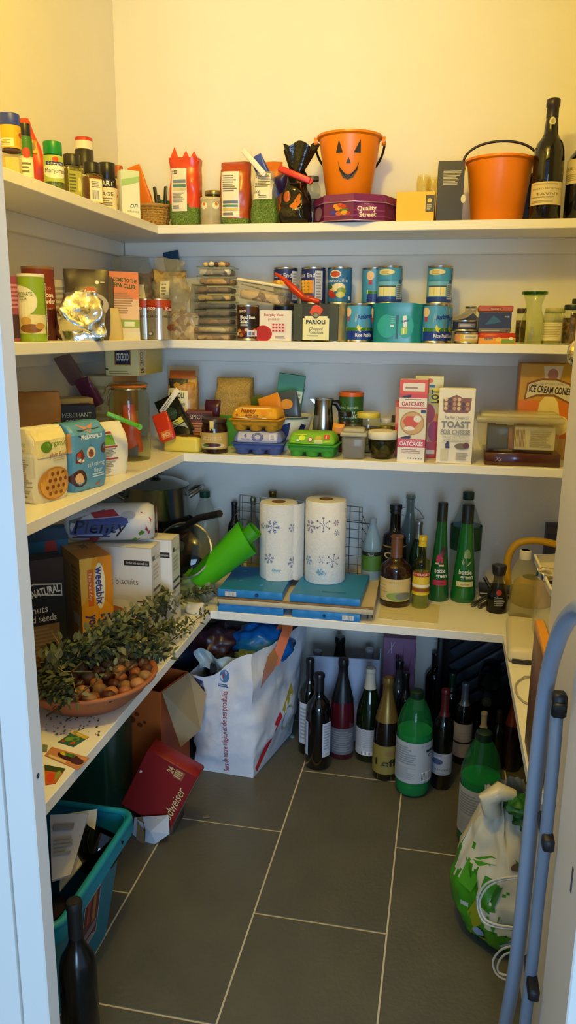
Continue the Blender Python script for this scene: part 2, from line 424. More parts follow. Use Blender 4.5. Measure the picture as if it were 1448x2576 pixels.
h_ = MB().box(.004, .022, .09, P('#a7a29a', .3, .05, 9, metal=1), (.2115, 1.035, .64), .001); h_.tube([(.209, 1.026, .635), (.209, 1.026, .735)], .004, P('#a7a29a', .3, .05, 9, metal=1)); h_.obj('hinge', t)
MB().box(.001, .006, .035, P('#55504a', .6), (.1895, .90, .60), 0).obj('latch_slot', t)
struct(slab('trim_3', -.56, .85, 2.04, .226, .905, 2.08, LIN, .002))
# ---------------------------------------------------------------- the white shelves
SZ = [1.592, 1.261, .932, .484]; SY = [2.30, 2.27, 2.18, 2.07]; SX = [-.861, -.823, -.753, -.641]; TH = .025
names = ['topmost white painted shelf running along left and back wall', 'second white painted shelf from the top, holding the cans', 'third white painted shelf from the top, holding flour and egg boxes', 'lowest and deepest white painted shelf, holding the kitchen rolls']
for i in range(4):
    t = thing('pantry_shelf', names[i], 'shelf', (SX[i], SY[i], SZ[i]), 0, 'wall shelves'); z, yf, xf = SZ[i], SY[i], SX[i]
    def sl(name, x0, y0, z0, x1, y1, z1, m, bev=.0015):
        return slab(name, x0-xf, y0-yf, z0-z, x1-xf, y1-yf, z1-z, m, bev, t)
    sl('board', XL, yf, z-TH, XR, YB, z, PAINT)
    sl('board', XL, .91, z-TH, xf, yf-.0006, z, PAINT)
    if i == 3: sl('board', .191, 1.445, z-TH, XR, yf-.0006, z, PAINT); sl('board', .191, 1.31, z-TH, .2135, 1.4445, z, PAINT)
    sl('batten', XL+.02, YB-.02, z-TH-.045, XR, YB, z-TH, PAINT)
    sl('batten', XL, .91, z-TH-.045, XL+.02, YB-.021, z-TH, PAINT)
# round polished door knob showing past the right-hand door edge
k = onx(1440, 892, .205); t = thing('door_knob', 'round polished brass knob showing past the edge of the right door jamb', 'knob', (.2445, 1.475, k.z), 0)
bm_ = P('#e8d79a', .1, .04, 8, metal=.9)
mx = Matrix.Rotation(-PI/2, 4, 'Y')
MB().lathe([(0, .028), (.012, .03), (.021, .038), (.0245, .05), (.022, .061), (.013, .069), (0, .071)], bm_, 24, mx=mx, o=(0, 0, -.034)).obj('knob', t)
MB().lathe([(.008, -.02), (.007, .03)], bm_, 16, mx=mx, o=(0, 0, -.034)).obj('stem', t)
MB().box(.02, .06, .12, P('#e7dfd2', .4), (.03, 0, -.06), .002).obj('backplate', t)
# ================================================================ top shelf, left arm (spices)
Z1 = SZ[0]
def spot(pl, pr, pt, x, z): 
    y, w, h = fitl(pl, pr, pt, x, z); return (x, y, z), w, h
BLK = P('#1c1b19', .35, .05, 20)
def spice(name, label, pl, pr, pt, x, lid, content, pr_, rz=38, lcol='#efe9d2', lz=(.18, .68), lidh=.24, fill=.8, neck=.85, lspan=1.0, z=Z1, lidr=.93, grp='spice jars on the top shelf', hh=None):
    l, w, h = spot(pl, pr, pt, x, z); h = hh or h
    return jar(name, label, l, w/2, h, rz, lid, h*lidh, lidr, content, fill, pr_, lcol, lz, lspan, group=grp, neck=neck)
# glass jar of cream powder at the door jamb, a yellow jar with a blue lid standing on it
l, w, h = spot(6, 56, 378, -.915, Z1)
t = thing('glass_jar', 'squat glass jar of cream powder under the blue-lidded jar', 'jar', l, 30, 'spice jars on the top shelf'); r = w/2
MB().lathe([(0, 0), (r*.95, 0), (r, .005), (r, h*.75), (r*.9, h*.95), (r*.9, h)], G('#f6f3e4'), 8).obj('glass', t, 20)
MB().lathe([(0, .003), (r*.93, .003), (r*.95, h*.72), (0, h*.74)], P('#e9d79d', .8, .06, 60), 8).obj('contents', t, 20)
MB().lathe([(r*.94, h-.004), (r*.95, h), (0, h)], P('#5c3a4e', .4), 20).obj('lid', t)
lz_ = l[2]+h; l2, w2, h2 = spot(-2, 51, 287, -.915, lz_)
t = jar('supplement_jar', 'yellow labelled jar with blue lid, leftmost on the top shelf', (l[0], l[1], lz_), w2/2, h2, 35, P('#2c3fae', .4), .03, 1.0, P('#c99a1e', .7), .95, [('r', .08, .06, .55, .42, '#efe4b8'), ('l', .12, .1, .5, .36, 4, '#b59b5a'), ('r', .62, .1, .9, .5, '#d8a51e'), ('e', .8, .6, .1, .12, '#b3371f')], '#e0b32a', (.02, .66), 1.2, group='spice jars on the top shelf', neck=.96)
t = spice('spice_jar', 'slim herb jar with black lid between blue-lidded jar and red packet', 48, 82, 312, -.93, BLK, GR('#8f7a34', '#6d5a22', 300), [('r', 0, .55, 1, 1, '#3c7a2a'), ('p', [(.2, .6), (.5, .95), (.8, .6)], '#e8e2c0'), ('e', .5, .62, .2, .12, '#c8452a'), ('r', .1, .08, .9, .5, '#f2ecd2'), ('l', .2, .15, .8, .42, 3, '#7b7a4a')], 35, '#d9cf93', (.1, .8))
# red-orange packet
l, w, h = spot(66, 118, 300, -.985, Z1)
t = thing('seasoning_packet', 'orange-red foil packet tapering upward behind the green-lidded jar', 'packet', l, 30)
red = P('#d8431c', .3, .08, 20)
b = bag_mb(.075, .04, h, red, 'pinch', 3, .004, tw=.03, lean=(-.03, .0)).obj('packet', t); drape(t, 'label_print', [('r', .1, .0, .9, 1, '#b98a2a'), ('e', .5, .5, .3, .3, '#7a4a1c')], .03, .03, b, -.01, h*.55)
spice('spice_jar', 'marjoram jar with bright green lid', 109, 160, 358, -.905, P('#158a35', .35), GR('#7e8b4a', '#5f6d34', 260), [('p', [(0, 0), (0, .5), (.25, .22), (.5, .1), (.75, .22), (1, .5), (1, 0)], '#6f9c2c'), ('e', .5, .42, .46, .3, '#f4efd6'), ('r', .18, .62, .82, .76, '#23356e'), ('t', 'Schwartz', .5, .69, .09, '#ffffff', .5), ('e', .5, .84, .1, .1, '#d24a22'), ('t', 'Marjoram', .5, .42, .17, '#4b4a2a', .72)], 40, '#b9c65a', (.2, .72), .26, lspan=1.0)
t = MB().box(.03, .03, .02, P('#2a2420', .4), bev=.004).obj('stock_cube', None, 45, loc=tuple(spot(100, 114, 440, -.93, Z1)[0])); tag(t, 'small dark cube beside the marjoram jar', 'packet')
def sqjar(label, pl, pr, pt, x, glassc, cont, pr_, rz, lidc, lidh=.25, group='spice jars on the top shelf', z=Z1, lcol='#efe9d2', lzz=(.08, .62)):
    l, w, h = spot(pl, pr, pt, x, z); s = w*.84
    t = thing('spice_jar', label, 'jar', l, rz, group)
    MB().box(s, s, h*(1-lidh), G('#f2efdf'), bev=s*.12, seg=2).obj('glass', t)
    MB().box(s*.93, s*.93, h*(1-lidh)*.9, cont, (0, 0, .003), s*.1, seg=2).obj('contents', t)
    MB().lathe([(s*.46, h*(1-lidh)), (s*.5, h*(1-lidh)+.001), (s*.5, h-.002), (s*.47, h), (0, h)], lidc, 28).obj('lid', t)
    z0, z1 = lzz[0]*h, lzz[1]*h
    printed(t, 'label', [('r', 0, 0, 1, 1, lcol)]+pr_, s*.8, z1-z0, lambda u, v, o: (u-s*.4, -s/2-o, v+z0))
    return t
sqjar('black-lidded jar with olive green label right of the marjoram', 157, 208, 390, -.905, '#fff', GR('#8a8a3c', '#6f6f2a', 280), [('l', .08, .1, .62, .9, 6, '#5b5a24'), ('e', .82, .45, .14, .3, '#c9c46a')], 42, P('#23221c', .4), lcol='#a8a23e')
t = sqjar('large black-lidded jar standing behind, under a small red and white tub', 187, 243, 378, -1.0, '#fff', GR('#8a7a4a', '#6d5e33', 280), [('l', .1, .1, .9, .9, 5, '#5a5233')], 42, P('#2a251f', .4))
tub_z = Z1+spot(187, 243, 378, -1.0, Z1)[2]
l, w, h = spot(196, 242, 352, -1.0, tub_z); l = (-1.0, spot(187, 243, 378, -1.0, Z1)[0][1], tub_z)
t = thing('small_tub', 'small white tub with red lid standing on a black jar lid', 'tub', l, 40); r = w/2
MB().lathe([(0, 0), (r, 0), (r*.97, h*.7), (0, h*.7)], P('#efe6cf', .4), 28).obj('body', t); MB().lathe([(r*.97, h*.7), (r*.95, h-.002), (r*.9, h), (0, h)], P('#d23c20', .4), 28).obj('lid', t)
sqjar('brown spice jar with black lid and bar code label', 207, 258, 410, -.905, '#fff', GR('#8a5420', '#6d3f16', 280), [('r', .05, .05, .95, .95, '#f3ead0'), ('b', .2, .1, .75, .55, '#3a352a'), ('l', .15, .62, .85, .9, 4, '#8a7f66')], 48, BLK, lcol='#e7cf7a')
spice('spice_jar', 'tall jar with long black lid and cream label beside the bar code jar', 247, 293, 411, -.905, P('#141412', .3), GR('#6f7446', '#4f5630', 300), [('r', 0, .72, 1, 1, '#191815'), ('T', 'BART', .45, .85, .16, '#f2efe2', .55), ('t', 'SAGE', .45, .5, .13, '#3a372c', .5), ('l', .2, .08, .7, .38, 4, '#8d8666')], 25, '#efe2b8', (.05, .66), .35)
spice('spice_jar', 'narrow yellow jar with orange lid beside the white tea box', 286, 312, 418, -.94, P('#b4551a', .4), GR('#d0a02a', '#b5851c', 250), [('e', .5, .5, .3, .3, '#c9641c'), ('r', .2, .35, .8, .6, '#f3ead2')], 30, '#e3bf57', (.3, .75), .2, lspan=.9)
l, w, h = spot(304, 348, 430, -.90, Z1)
carton('tea_box', 'tall white and green carton beside the wicker basket', 'box', (l[0]-.008, l[1]+.01, Z1), .052, .045, h, 40, '#eef0e0', front=[('r', 0, .8, 1, 1, '#dbe8c6'), ('p', [(0, .8), (1, .9), (1, .78), (0, .66)], '#a9cf8a'), ('i', 'on', .62, .3, .14, '#2f6a4f', .4), ('t', 'infusions', .6, .17, .05, '#5c7a66', .6)], right=[('r', 0, 0, 1, 1, '#e3ead2'), ('l', .2, .55, .8, .85, 5, '#8aa186'), ('e', .5, .35, .16, .07, '#3f7a58'), ('b', .25, .04, .75, .18, '#3a4a3e')])
# wicker basket with packets and clips
bp_ = at(385, 560, 2.37); bc = Vector((bp_.x, 2.375, Z1)); br = .052; bh = .062
t = thing('wicker_basket', 'small round wicker basket full of packets and clips', 'basket', bc, 0); wk = P('#d6aa55', .55, .2, 60, c2='#a97a30')
mb = MB()
for q in range(9):
    zz = .004+bh*q/9; rr = br*(.72+.28*q/9)
    mb.tube([((rr+.0022*(1 if (i+q) % 2 else -1))*math.cos(2*PI*i/40)*1.05, (rr+.0022*(1 if (i+q) % 2 else -1))*math.sin(2*PI*i/40), zz) for i in range(40)], .0038, wk, 5, True)
mb.obj('weave', t, 80)
mb = MB()
for i in range(20):
    a = 2*PI*i/20; mb.tube([(br*.72*math.cos(a)*1.05, br*.72*math.sin(a), 0), (br*1.0*math.cos(a)*1.05, br*math.sin(a), bh)], .0026, wk, 5)
mb.lathe([(0, .003), (br*.72, .003)], wk, 20); mb.obj('stakes', t, 80)
MB().tube([(br*1.02*math.cos(2*PI*i/30)*1.05, br*1.02*math.sin(2*PI*i/30), bh) for i in range(30)], .0048, wk, 6, True).obj('rim', t, 80)
def leaner(name, label, p0, p1, w, th, m, cat='packet', roll=0, prs=None):
    p0, p1 = Vector(p0), Vector(p1); d = p1-p0; L = d.length; z = d.normalized(); x = Vector((1, 0, 0)); x = (x-z*x.dot(z)).normalized(); y = z.cross(x)
    mx = Matrix((( x.x, y.x, z.x, p0.x), (x.y, y.y, z.y, p0.y), (x.z, y.z, z.z, p0.z), (0, 0, 0, 1))) @ Matrix.Rotation(roll, 4, 'Z')
    o = bpy.data.objects.new(name, None); COL.objects.link(o); o.matrix_world = mx; o.empty_display_size = .02; tag(o, label, cat)
    bag_mb(w, th, L, m, 'pinch', int(L*1000), .0025, nv=10, nu=24).obj('packet', o)
    if prs: printed(o, 'label_print', prs, w*.9, L*.9, lambda u, v, of: (u-w*.45, -th*.56-of, v+L*.03))
    return o
leaner('spice_packet', 'orange packet leaning out of the wicker basket', (bc.x-.005, bc.y, Z1+.03), tuple(at(336, 418, 2.36)), .04, .012, P('#e87a14', .35))
leaner('spice_packet', 'dark brown packet standing in the wicker basket', (bc.x-.03, bc.y+.02, Z1+.02), (bc.x-.055, bc.y+.03, Z1+.115), .05, .012, P('#5a3b26', .35))
for q, dx in enumerate((.012, .034)):
    t = thing('bag_clip', ('left' if q == 0 else 'right')+' of two black clips poking out of the wicker basket', 'clip', (bc.x+dx, bc.y+.005, Z1+.05), 0)
    MB().box(.011, .008, .072, BLK, bev=.004, seg=2).obj('arm', t, mxo=Matrix.Rotation(-.12+.2*q, 4, 'Y')); MB().box(.011, .008, .05, BLK, (0, .009, 0), .004, seg=2).obj('arm', t)
leaner('herb_packet', 'green packet between the clips in the wicker basket', (bc.x+.02, bc.y+.02, Z1+.03), (bc.x+.03, bc.y+.02, Z1+.085), .05, .012, P('#2f6a3a', .4))
# ================================================================ top shelf, back arm
def seedbag(label, pl, pr, pt, y, d, top_c, low_m, split, prs, pw, ph, px, pz, top='pinch', seed=1, wr=.005, name='pulse_bag', tips=True):
    x, w, h = fit(pl, pr, pt, y, Z1); t = thing(name, label, 'bag', (x, y, Z1), 6); tm = P(top_c, .25, .1, 14); 
    b = bag_mb(w*.96, d, h, tm, top, seed, wr, mfn=lambda u, v: low_m if v < split+.03*math.sin(u*12) else tm).obj('packet', t)
    if prs: drape(t, 'label', [('r', 0, 0, 1, 1, '#efe6cf')]+prs, w*pw, h*ph, b, px*w, pz*h)
    return t, x, w, h, b
nutri = [('l', .08, .86, .5, .96, 2, '#6b6357'), ('r', .1, .66, .95, .74, '#7d8a9c'), ('r', .1, .56, .95, .63, '#5a8a7a'), ('r', .1, .49, .95, .54, '#d9c98a'), ('l', .08, .2, .9, .44, 7, '#8d8474'), ('l', .08, .05, .6, .14, 2, '#6b6357')]
LENT = GR('#4e6a1f', '#6f8a35', 320, .35); 
t, x, w, h, b = seedbag('red and orange bag of green lentils, torn open at the top', 430, 508, 402, 2.37, .07, '#dd4420', LENT, .3, nutri, .48, .62, -.14, .22, 'flat', 2)
mb = MB()
for (dx, hh) in ((-.3, .03), (.05, .02), (.3, .018)):
    mb.prism([(dx*w-.016, -.01), (dx*w+.016, -.01), (dx*w+.002, hh)], -.028, -.024, P('#e04a22', .25, .1, 14))
mb.obj('torn_edge', t, loc=(0, 0, h))
x, w, h = fit(505, 558, 487, 2.355, Z1)
t = jar('plastic_tub', 'small cloudy plastic tub of seeds beside the torn lentil bag', (x, 2.355, Z1), w/2, h*.86, 0, F('#efe3b8', .6), .008, 1.02, GR('#6d4a26', '#a5813f', 260), .42, [('e', .35, .72, .12, .14, '#f3e6c4'), ('e', .75, .72, .12, .14, '#f3e6c4'), ('e', .36, .78, .05, .07, '#d98a2a'), ('e', .76, .78, .05, .07, '#d98a2a')], F('#e8ddb0', .12), (.05, .95), .9, glass=F('#efe6c2', .35), cat='tub', neck=.97, shoulder=.85)
x, w, h = fit(515, 562, 482, 2.46, Z1); jar('preserving_jar', 'empty screw-neck glass jar behind the cloudy tub', (x, 2.46, Z1), w/2, h, 0, P('#a39a5c', .3, metal=.6), .012, .95, None, 0, None, group=None, neck=.9)
t, x, w, h, b = seedbag('rust orange bag of lentils with folded top', 556, 632, 410, 2.37, .075, '#b4491a', LENT, .12, [('l', .08, .55, .92, .93, 8, '#7d7566'), ('r', .08, .30, .92, .36, '#5a6f8a'), ('r', .08, .22, .92, .27, '#4f8a6a'), ('r', .08, .14, .92, .19, '#d9b95a'), ('l', .08, .03, .8, .1, 2, '#7d7566')], .58, .7, -.12, .13, 'fold', 5)
x, w, h = fit(632, 702, 432, 2.36, Z1)
t = thing('lentil_bag', 'clear bag of green lentils gathered under a long white clip', 'bag', (x, 2.36, Z1), 0)
cl = F('#cfc9a8', .35)
b = bag_mb(w, .07, h, cl, 'pinch', 8, .005, tw=w*.6, mfn=lambda u, v: LENT if v < .52 else cl).obj('packet', t)
drape(t, 'label', [('r', 0, 0, 1, 1, '#ece6cc'), ('l', .06, .45, .94, .95, 8, '#7c7766'), ('t', '1kg', .2, .3, .16, '#5a5648'), ('l', .3, .04, .94, .16, 2, '#7c7766')], w*.66, h*.5, b, -.0, h*.46)
def clip(label, p0, p1, th, m, y):
    a = at(*p0, y); c = at(*p1, y); d = c-a; L = d.length; ang = math.atan2(d.z, d.x)
    t = thing('bag_clip', label, 'clip', a, rot=(0, -ang, 0))
    MB().box(L, .010, th, m, (L/2, -.006, -th/2), .003, seg=2).obj('upper_arm', t); MB().box(L*.96, .008, th*.8, m, (L/2, .005, -th/2), .003, seg=2).obj('lower_arm', t)
    MB().tube([(L*.98, -.008, 0), (L*.98, .008, 0)], th*.5, m, 12).obj('hinge', t); return t
clip('long white clip closing the clear lentil bag', (612, 378), (664, 438), .016, P('#efe8d8', .4), 2.325)
leaner('sugar_packet', 'folded blue packet behind the white clip', at(690, 500, 2.42), at(642, 392, 2.40), .04, .02, P('#2549b0', .35))
x, w, h = fit(664, 708, 408, 2.47, Z1); t = thing('spice_packet', 'orange packet standing behind the clear lentil bag', 'packet', (x, 2.47, Z1), 0); bag_mb(w*1.1, .04, h, P('#e0761a', .35), 'fold', 12, .003).obj('packet', t)
leaner('tea_packet', 'dark purple packet lying behind the black sweets bag', at(690, 470, 2.45), at(730, 452, 2.44), .05, .03, P('#33204a', .35))
x, w, h = fit(704, 785, 430, 2.36, Z1)
t = thing('sweets_bag', 'crumpled black bag with orange print closed by a red clip', 'bag', (x, 2.36, Z1), 0); bk = P('#14110f', .12, .1, 10, bump=.2, bscale=45)
b = bag_mb(w*.98, .085, h, bk, 'pinch', 15, .012, tw=w*.5, nu=48, nv=24).obj('packet', t, 60)
drape(t, 'label_print', [('p', [(.35, .1), (.6, .9), (.75, .85), (.8, .2), (.6, .0)], '#d2721a'), ('e', .25, .4, .14, .16, '#b5561a'), ('e', .3, .5, .05, .08, '#e3b23a'), ('T', 'SWEET', .62, .02, .07, '#d9d2bc', .3)], w*.8, h*.6, b, 0, h*.25)
mb = MB(); rnd = random.Random(4)
def frill(u, v):
    a = 2*PI*u; r = .014+.026*v+.006*math.sin(a*5+1)*v; return (r*1.25*math.cos(a)+.01*v, r*.55*math.sin(a), .075*v+.012*math.sin(a*3)*v)
mb.grid(frill, 48, 8, bk, wrap=True); mb.obj('gathered_top', t, 60, loc=(0, 0, h*.93))
clip('red clip across the neck of the black sweets bag', (702, 424), (781, 456), .017, P('#cf2f2a', .35), 2.315)
x, w, h = fit(766, 800, 443, 2.42, Z1); jar('glass_jar', 'clear glass jar half hidden between black bag and purple tin', (x, 2.43, Z1), w/2*1.2, h, 0, P('#5a5648', .4), .012, .8, GR('#3d3a33', '#6a6455', 200), .6, None, neck=.7)
# purple octagonal tin
x, w, h = fit(790, 993, 492, 2.335, Z1)
tn_y = 2.382; t = thing('sweet_tin', 'octagonal purple sweet tin under the grinning bucket', 'tin', (x-.002, tn_y, Z1), 4); pu = P('#6a1c50', .28, .06, 10); hw = .118; ht = .072
def octo(r, c): return [(r, -c), (r, c), (c, r), (-c, r), (-r, c), (-r, -c), (-c, -r), (c, -r)]
def octm(mb, pts, z0, z1, m, capt=True):
    n = 8; V = [(a*1.03, b*.93, z0) for a, b in pts]+[(a*1.03, b*.93, z1) for a, b in pts]; mb.add(V, [(i, (i+1) % n, n+(i+1) % n, n+i) for i in range(n)]+[tuple(range(n, 2*n)), tuple(reversed(range(n)))], m)
RO = Matrix.Rotation(math.radians(22.5), 3, 'Z')
def octr(R): return [(R*math.cos(2*PI*(i+.5)/8), R*math.sin(2*PI*(i+.5)/8)) for i in range(8)]
R8 = hw
pts = [(R8*math.cos(2*PI*i/8-PI/2), R8*math.sin(2*PI*i/8-PI/2)) for i in range(8)]
mb = MB(); octm(mb, pts, .002, ht*.72, pu); mb.obj('body', t, 20)
mb = MB(); octm(mb, [(a*1.015, b*1.015) for a, b in pts], ht*.7, ht*.95, P('#7a2a5e', .28, .06, 10)); octm(mb, [(a*.97, b*.97) for a, b in pts], ht*.95, ht, P('#7a2a5e', .28, .06, 10)); mb.obj('lid', t, 20)
mb = MB(); mb.tube([(a*1.02*1.03, b*1.02*.93, ht*.7) for a, b in pts], .0016, P('#b08aa0', .3, metal=.5), 6, True); mb.tube([(a*1.005*1.03, b*1.005*.93, .002) for a, b in pts], .0018, P('#b08aa0', .3, metal=.5), 6, True); mb.obj('rim_wire', t, 60)
def face8(i):
    a = Vector((pts[i][0]*1.03, pts[i][1]*.93, 0)); c = Vector((pts[(i+1) % 8][0]*1.03, pts[(i+1) % 8][1]*.93, 0)); d = c-a; n = Vector((d.y, -d.x, 0)).normalized(); L = d.length
    return L, (lambda u, v, o: tuple(a+d*(u/L)+n*o+Vector((0, 0, v+.004))))
L, mp = face8(7)   # left front face
printed(t, 'side_print', [('r', 0, .2, 1, .26, '#8f3f77'), ('e', .42, .8, .1, .13, '#d98a1c'), ('e', .55, .86, .09, .11, '#c9541c'), ('e', .66, .75, .1, .12, '#c2321f'), ('e', .5, .62, .12, .1, '#d9951c'), ('e', .33, .42, .1, .12, '#2b3aa0'), ('e', .52, .36, .11, .13, '#c9642a'), ('e', .7, .4, .12, .14, '#d8a02a'), ('r', .55, .52, .82, .62, '#4f7a1c'), ('e', .84, .34, .07, .1, '#b3301f')], L, ht*.64, mp)
L, mp = face8(0)
printed(t, 'side_print', [('r', 0, .2, 1, .26, '#8f3f77'), ('r', 0, .5, 1, .55, '#8a3a70'), ('e', .42, .55, .32, .44, '#8c3468'), ('T', 'Quality', .42, .66, .26, '#f0e2c8', .62, 4), ('T', 'Street', .45, .3, .26, '#f0e2c8', .55, 4), ('t', "Nestle", .42, .9, .08, '#e3c9d6', .16)], L, ht*.64, mp)
L, mp = face8(1); printed(t, 'side_print', [('r', 0, .2, 1, .26, '#8f3f77'), ('l', .2, .3, .8, .7, 4, '#7a4a6a')], L, ht*.64, mp)
L, mp = face8(6); printed(t, 'side_print', [('r', 0, .2, 1, .26, '#8f3f77'), ('e', .5, .5, .34, .4, '#8a6a86')], L, ht*.64, mp)
tin_top = Z1+ht
# buckets
ORG = P('#f0840e', .35, .04, 8)
def bucket(label, x, y, z, R0, R1, h, rz, handle_up, face):
    t = thing('toy_bucket', label, 'bucket', (x, y, z), rz, 'orange plastic buckets')
    MB().lathe([(0, .002), (R0-.004, .002), (R0, .005), (R1-.003, h-.01), (R1-.001, h-.009), (R1+.004, h-.006), (R1+.004, h), (R1, h+.001), (R1-.002, h-.002), (R0-.002, .006), (0, .006)], ORG, 48).obj('pail', t, 50)
    for s in (-1, 1):
        MB().tube([(s*(R1+.001), 0, h-.012), (s*(R1+.012), 0, h-.012)], .012, ORG, 16).obj('lug', t, 50)
    hm = P('#241a14', .4); pts_ = []
    for i in range(25):
        a = PI*i/24
        if handle_up: pts_.append(((R1+.009)*math.cos(a), .0, h-.012+(.062)*math.sin(a)**.8))
        else:
            pts_.append(((R1+.010)*math.cos(a), (R1+.012)*math.sin(a)*.95, h-.012-.085*math.sin(a)))
    MB().tube(pts_, .0035, hm, 8).obj('handle', t, 60)
    if face:
        Rm = lambda v: R0+(R1-R0)*v/h
        W = .16
        printed(t, 'grinning_face', [('p', [(.27, .66), (.40, .66), (.335, .86)], '#2b1a10'), ('p', [(.60, .66), (.73, .66), (.71, .86)], '#2b1a10'), ('p', [(.46, .5), (.55, .5), (.51, .59)], '#2b1a10'),
            ('p', [(.30, .55), (.34, .44), (.42, .36), (.5, .325), (.5, .25), (.40, .28), (.33, .39)], '#2b1a10'), ('p', [(.5, .325), (.58, .35), (.66, .42), (.71, .53), (.69, .40), (.61, .29), (.5, .25)], '#2b1a10')], W, h, lambda u, v, o: ((Rm(v)+o+.0006)*math.sin((u-W/2)/.085), -(Rm(v)+o+.0006)*math.cos((u-W/2)/.085), v))
    return t
x, w, h = fit(800, 956, 345, 2.385, tin_top); bucket('orange bucket with grinning black face standing on the purple tin', x, 2.385, tin_top, w*.355, w/2, h, 5, False, True)
x, w, h = fit(1166, 1340, 404, 2.40, Z1); bucket('plain orange bucket with raised black handle on the top shelf', x, 2.40, Z1, w*.37, w/2-.002, h, 0, True, False)
x, w, h = fit(996, 1092, 482, 2.315, Z1)
carton('yellow_box', 'bright yellow box with small black label', 'box', (x, 2.315+.06, Z1), w, .12, h, 0, '#f6bc08', front=[('r', .77, .32, .99, .88, '#33301c'), ('e', .87, .7, .06, .07, '#e3c24a'), ('l', .8, .38, .94, .58, 3, '#b9a85a')], right=[('r', 0, .32, .12, .88, '#33301c')], rough=.35)
for q, (pl, pr, pt) in enumerate(((1052, 1074, 440), (1074, 1100, 446))):
    x, w, h = fit(pl, pr, pt, 2.44+.03*q, Z1); t = thing('cocktail_glass', ('left' if q == 0 else 'right')+' of two small clear glasses behind the yellow box', 'glass', (x, 2.45+.03*q, Z1), 0)
    MB().lathe([(0, 0), (.022, 0), (.022, .003), (.004, .008), (.004, h*.45), (.018, h*.6), (.021, h*.85), (.018, h)], G('#f6efd2'), 24).obj('bowl_and_stem', t)
x, w, h = fit(1098, 1164, 405, 2.32, Z1)
carton('gift_box', 'tall black box with a block of fine white print', 'box', (x, 2.32+.04, Z1), w, .085, h, 2, '#2b261d', front=[('l', .2, .6, .9, .84, 10, '#b5ad8c'), ('e', 1.0, .37, .09, .07, '#d9d2b0')], rough=.5)
x, w, h = fit(1318, 1350, 440, 2.46, Z1); carton('wine_carton', 'dark purple carton between orange bucket and port bottle', 'box', (x, 2.47, Z1), w*1.2, .07, h, 0, '#231726', front=[('l', .5, .1, .9, .9, 8, '#54405a')])
x, w, h = fit(1341, 1419, 250, 2.345, Z1)
PORT = [(0, .0), (.9, .0), (1, .012), (1, .52), (.97, .58), (.86, .64), (.62, .68), (.47, .72), (.45, .76), (.38, .85), (.37, .93), (.43, .94), (.43, .99), (.38, 1.0), (0, 1.0)]
t = bottle('port_bottle', 'tall dark port bottle with cream label and stamped neck band', (x, 2.345, Z1), w/2, h, 0, PORT, DG('#0d0b08'), P('#221820', .4), .15, [('l', .15, .84, .85, .96, 1, '#b9a774'), ('t', 'PORTO MORGADO', .5, .7, .07, '#6b5f3f', .7), ('t', 'TAVNY', .5, .47, .12, '#6b5f3f', .5), ('l', .1, .28, .9, .38, 1, '#a2946a'), ('l', .15, .08, .85, .2, 2, '#a2946a')], (.12, .31), 1.0, '#dccb9a')
printed(t, 'neck_seal', [('e', .5, .65, .34, .33, '#d9cfa6'), ('r', .25, .05, .75, .4, '#d9cfa6'), ('e', .5, .65, .2, .2, '#b5a878')], .026, .032, m_cyl(w/2*.43, .026, h*.745, w/2*.40, .032))
x, w, h = fit(1425, 1500, 300, 2.37, Z1)
bottle('port_bottle', 'dark bottle with cream label, last at the right end of the top shelf', (x, 2.37, Z1), w/2, h, -25, PORT, DG('#0d0b08'), P('#181614', .4), .15, [('t', 'PORTO', .4, .6, .14, '#6b5f3f', .5), ('l', .1, .1, .9, .4, 4, '#a2946a')], (.36, .6), 1.3, '#dccb9a')
# ================================================================ second shelf, left arm
Z2 = SZ[1]
def canister(name, label, pl, pr, pt, x, rz, col, shapes, lidc='#efe9da', z=Z2, span=1.1, group=None, lidh=.006):
    (x, y, z), w, h = spot(pl, pr, pt, x, z); r = w/2; t = thing(name, label, 'canister', (x, y, z), rz, group)
    MB().lathe([(0, 0), (r, 0), (r, h-lidh), (r*.98, h-lidh)], P(col, .4, .04, 20), 36).obj('tube', t); MB().lathe([(r*1.01, h-lidh), (r*1.01, h), (r*.94, h), (r*.92, h-.003), (0, h-.003)], P(lidc, .4), 36).obj('lid', t)
    W = 2*PI*r*span/2; printed(t, 'label_print', shapes, W, h-lidh-.002, m_cyl(r, W, .001), step=.006, gloss=.4); return t
x, y = -.885, 1.455
l, w, h = spot(27, 56, 697, -.90, Z2)
carton('pink_box', 'narrow pink box at the left end of the second shelf', 'box', (-.905, l[1]-.01, Z2), .05, .03, h, 60, '#9c4a66', front=[('r', .1, .05, .9, .42, '#4a3140'), ('l', .1, .5, .9, .9, 6, '#c98aa0')])
canister('bicarbonate_tube', 'green cardboard tube lettered BICARBONATE SODA', 46, 116, 690, -.868, 38, '#8fae2a', [('r', 0, 0, 1, .1, '#8fae2a'), ('r', 0, .12, .78, .42, '#e8dba6'), ('e', .15, .62, .42, .25, '#f1ecd2'), ('t', 'BICARBONATE', .22, .74, .06, '#3f5a1c', .5), ('t', 'OF SODA', .2, .67, .06, '#3f5a1c', .3), ('p', [(.0, .15), (.05, .5), (.25, .44), (.5, .3), (.72, .26), (.78, .14), (.4, .1)], '#b98a3c'), ('e', .4, .2, .25, .07, '#8a5a22'), ('e', .3, .32, .12, .06, '#d2a85a'), ('e', .6, .24, .1, .05, '#c2923f'), ('r', .8, .08, .92, .92, '#efe8c8'), ('l', .81, .3, .91, .9, 14, '#a5986a')])
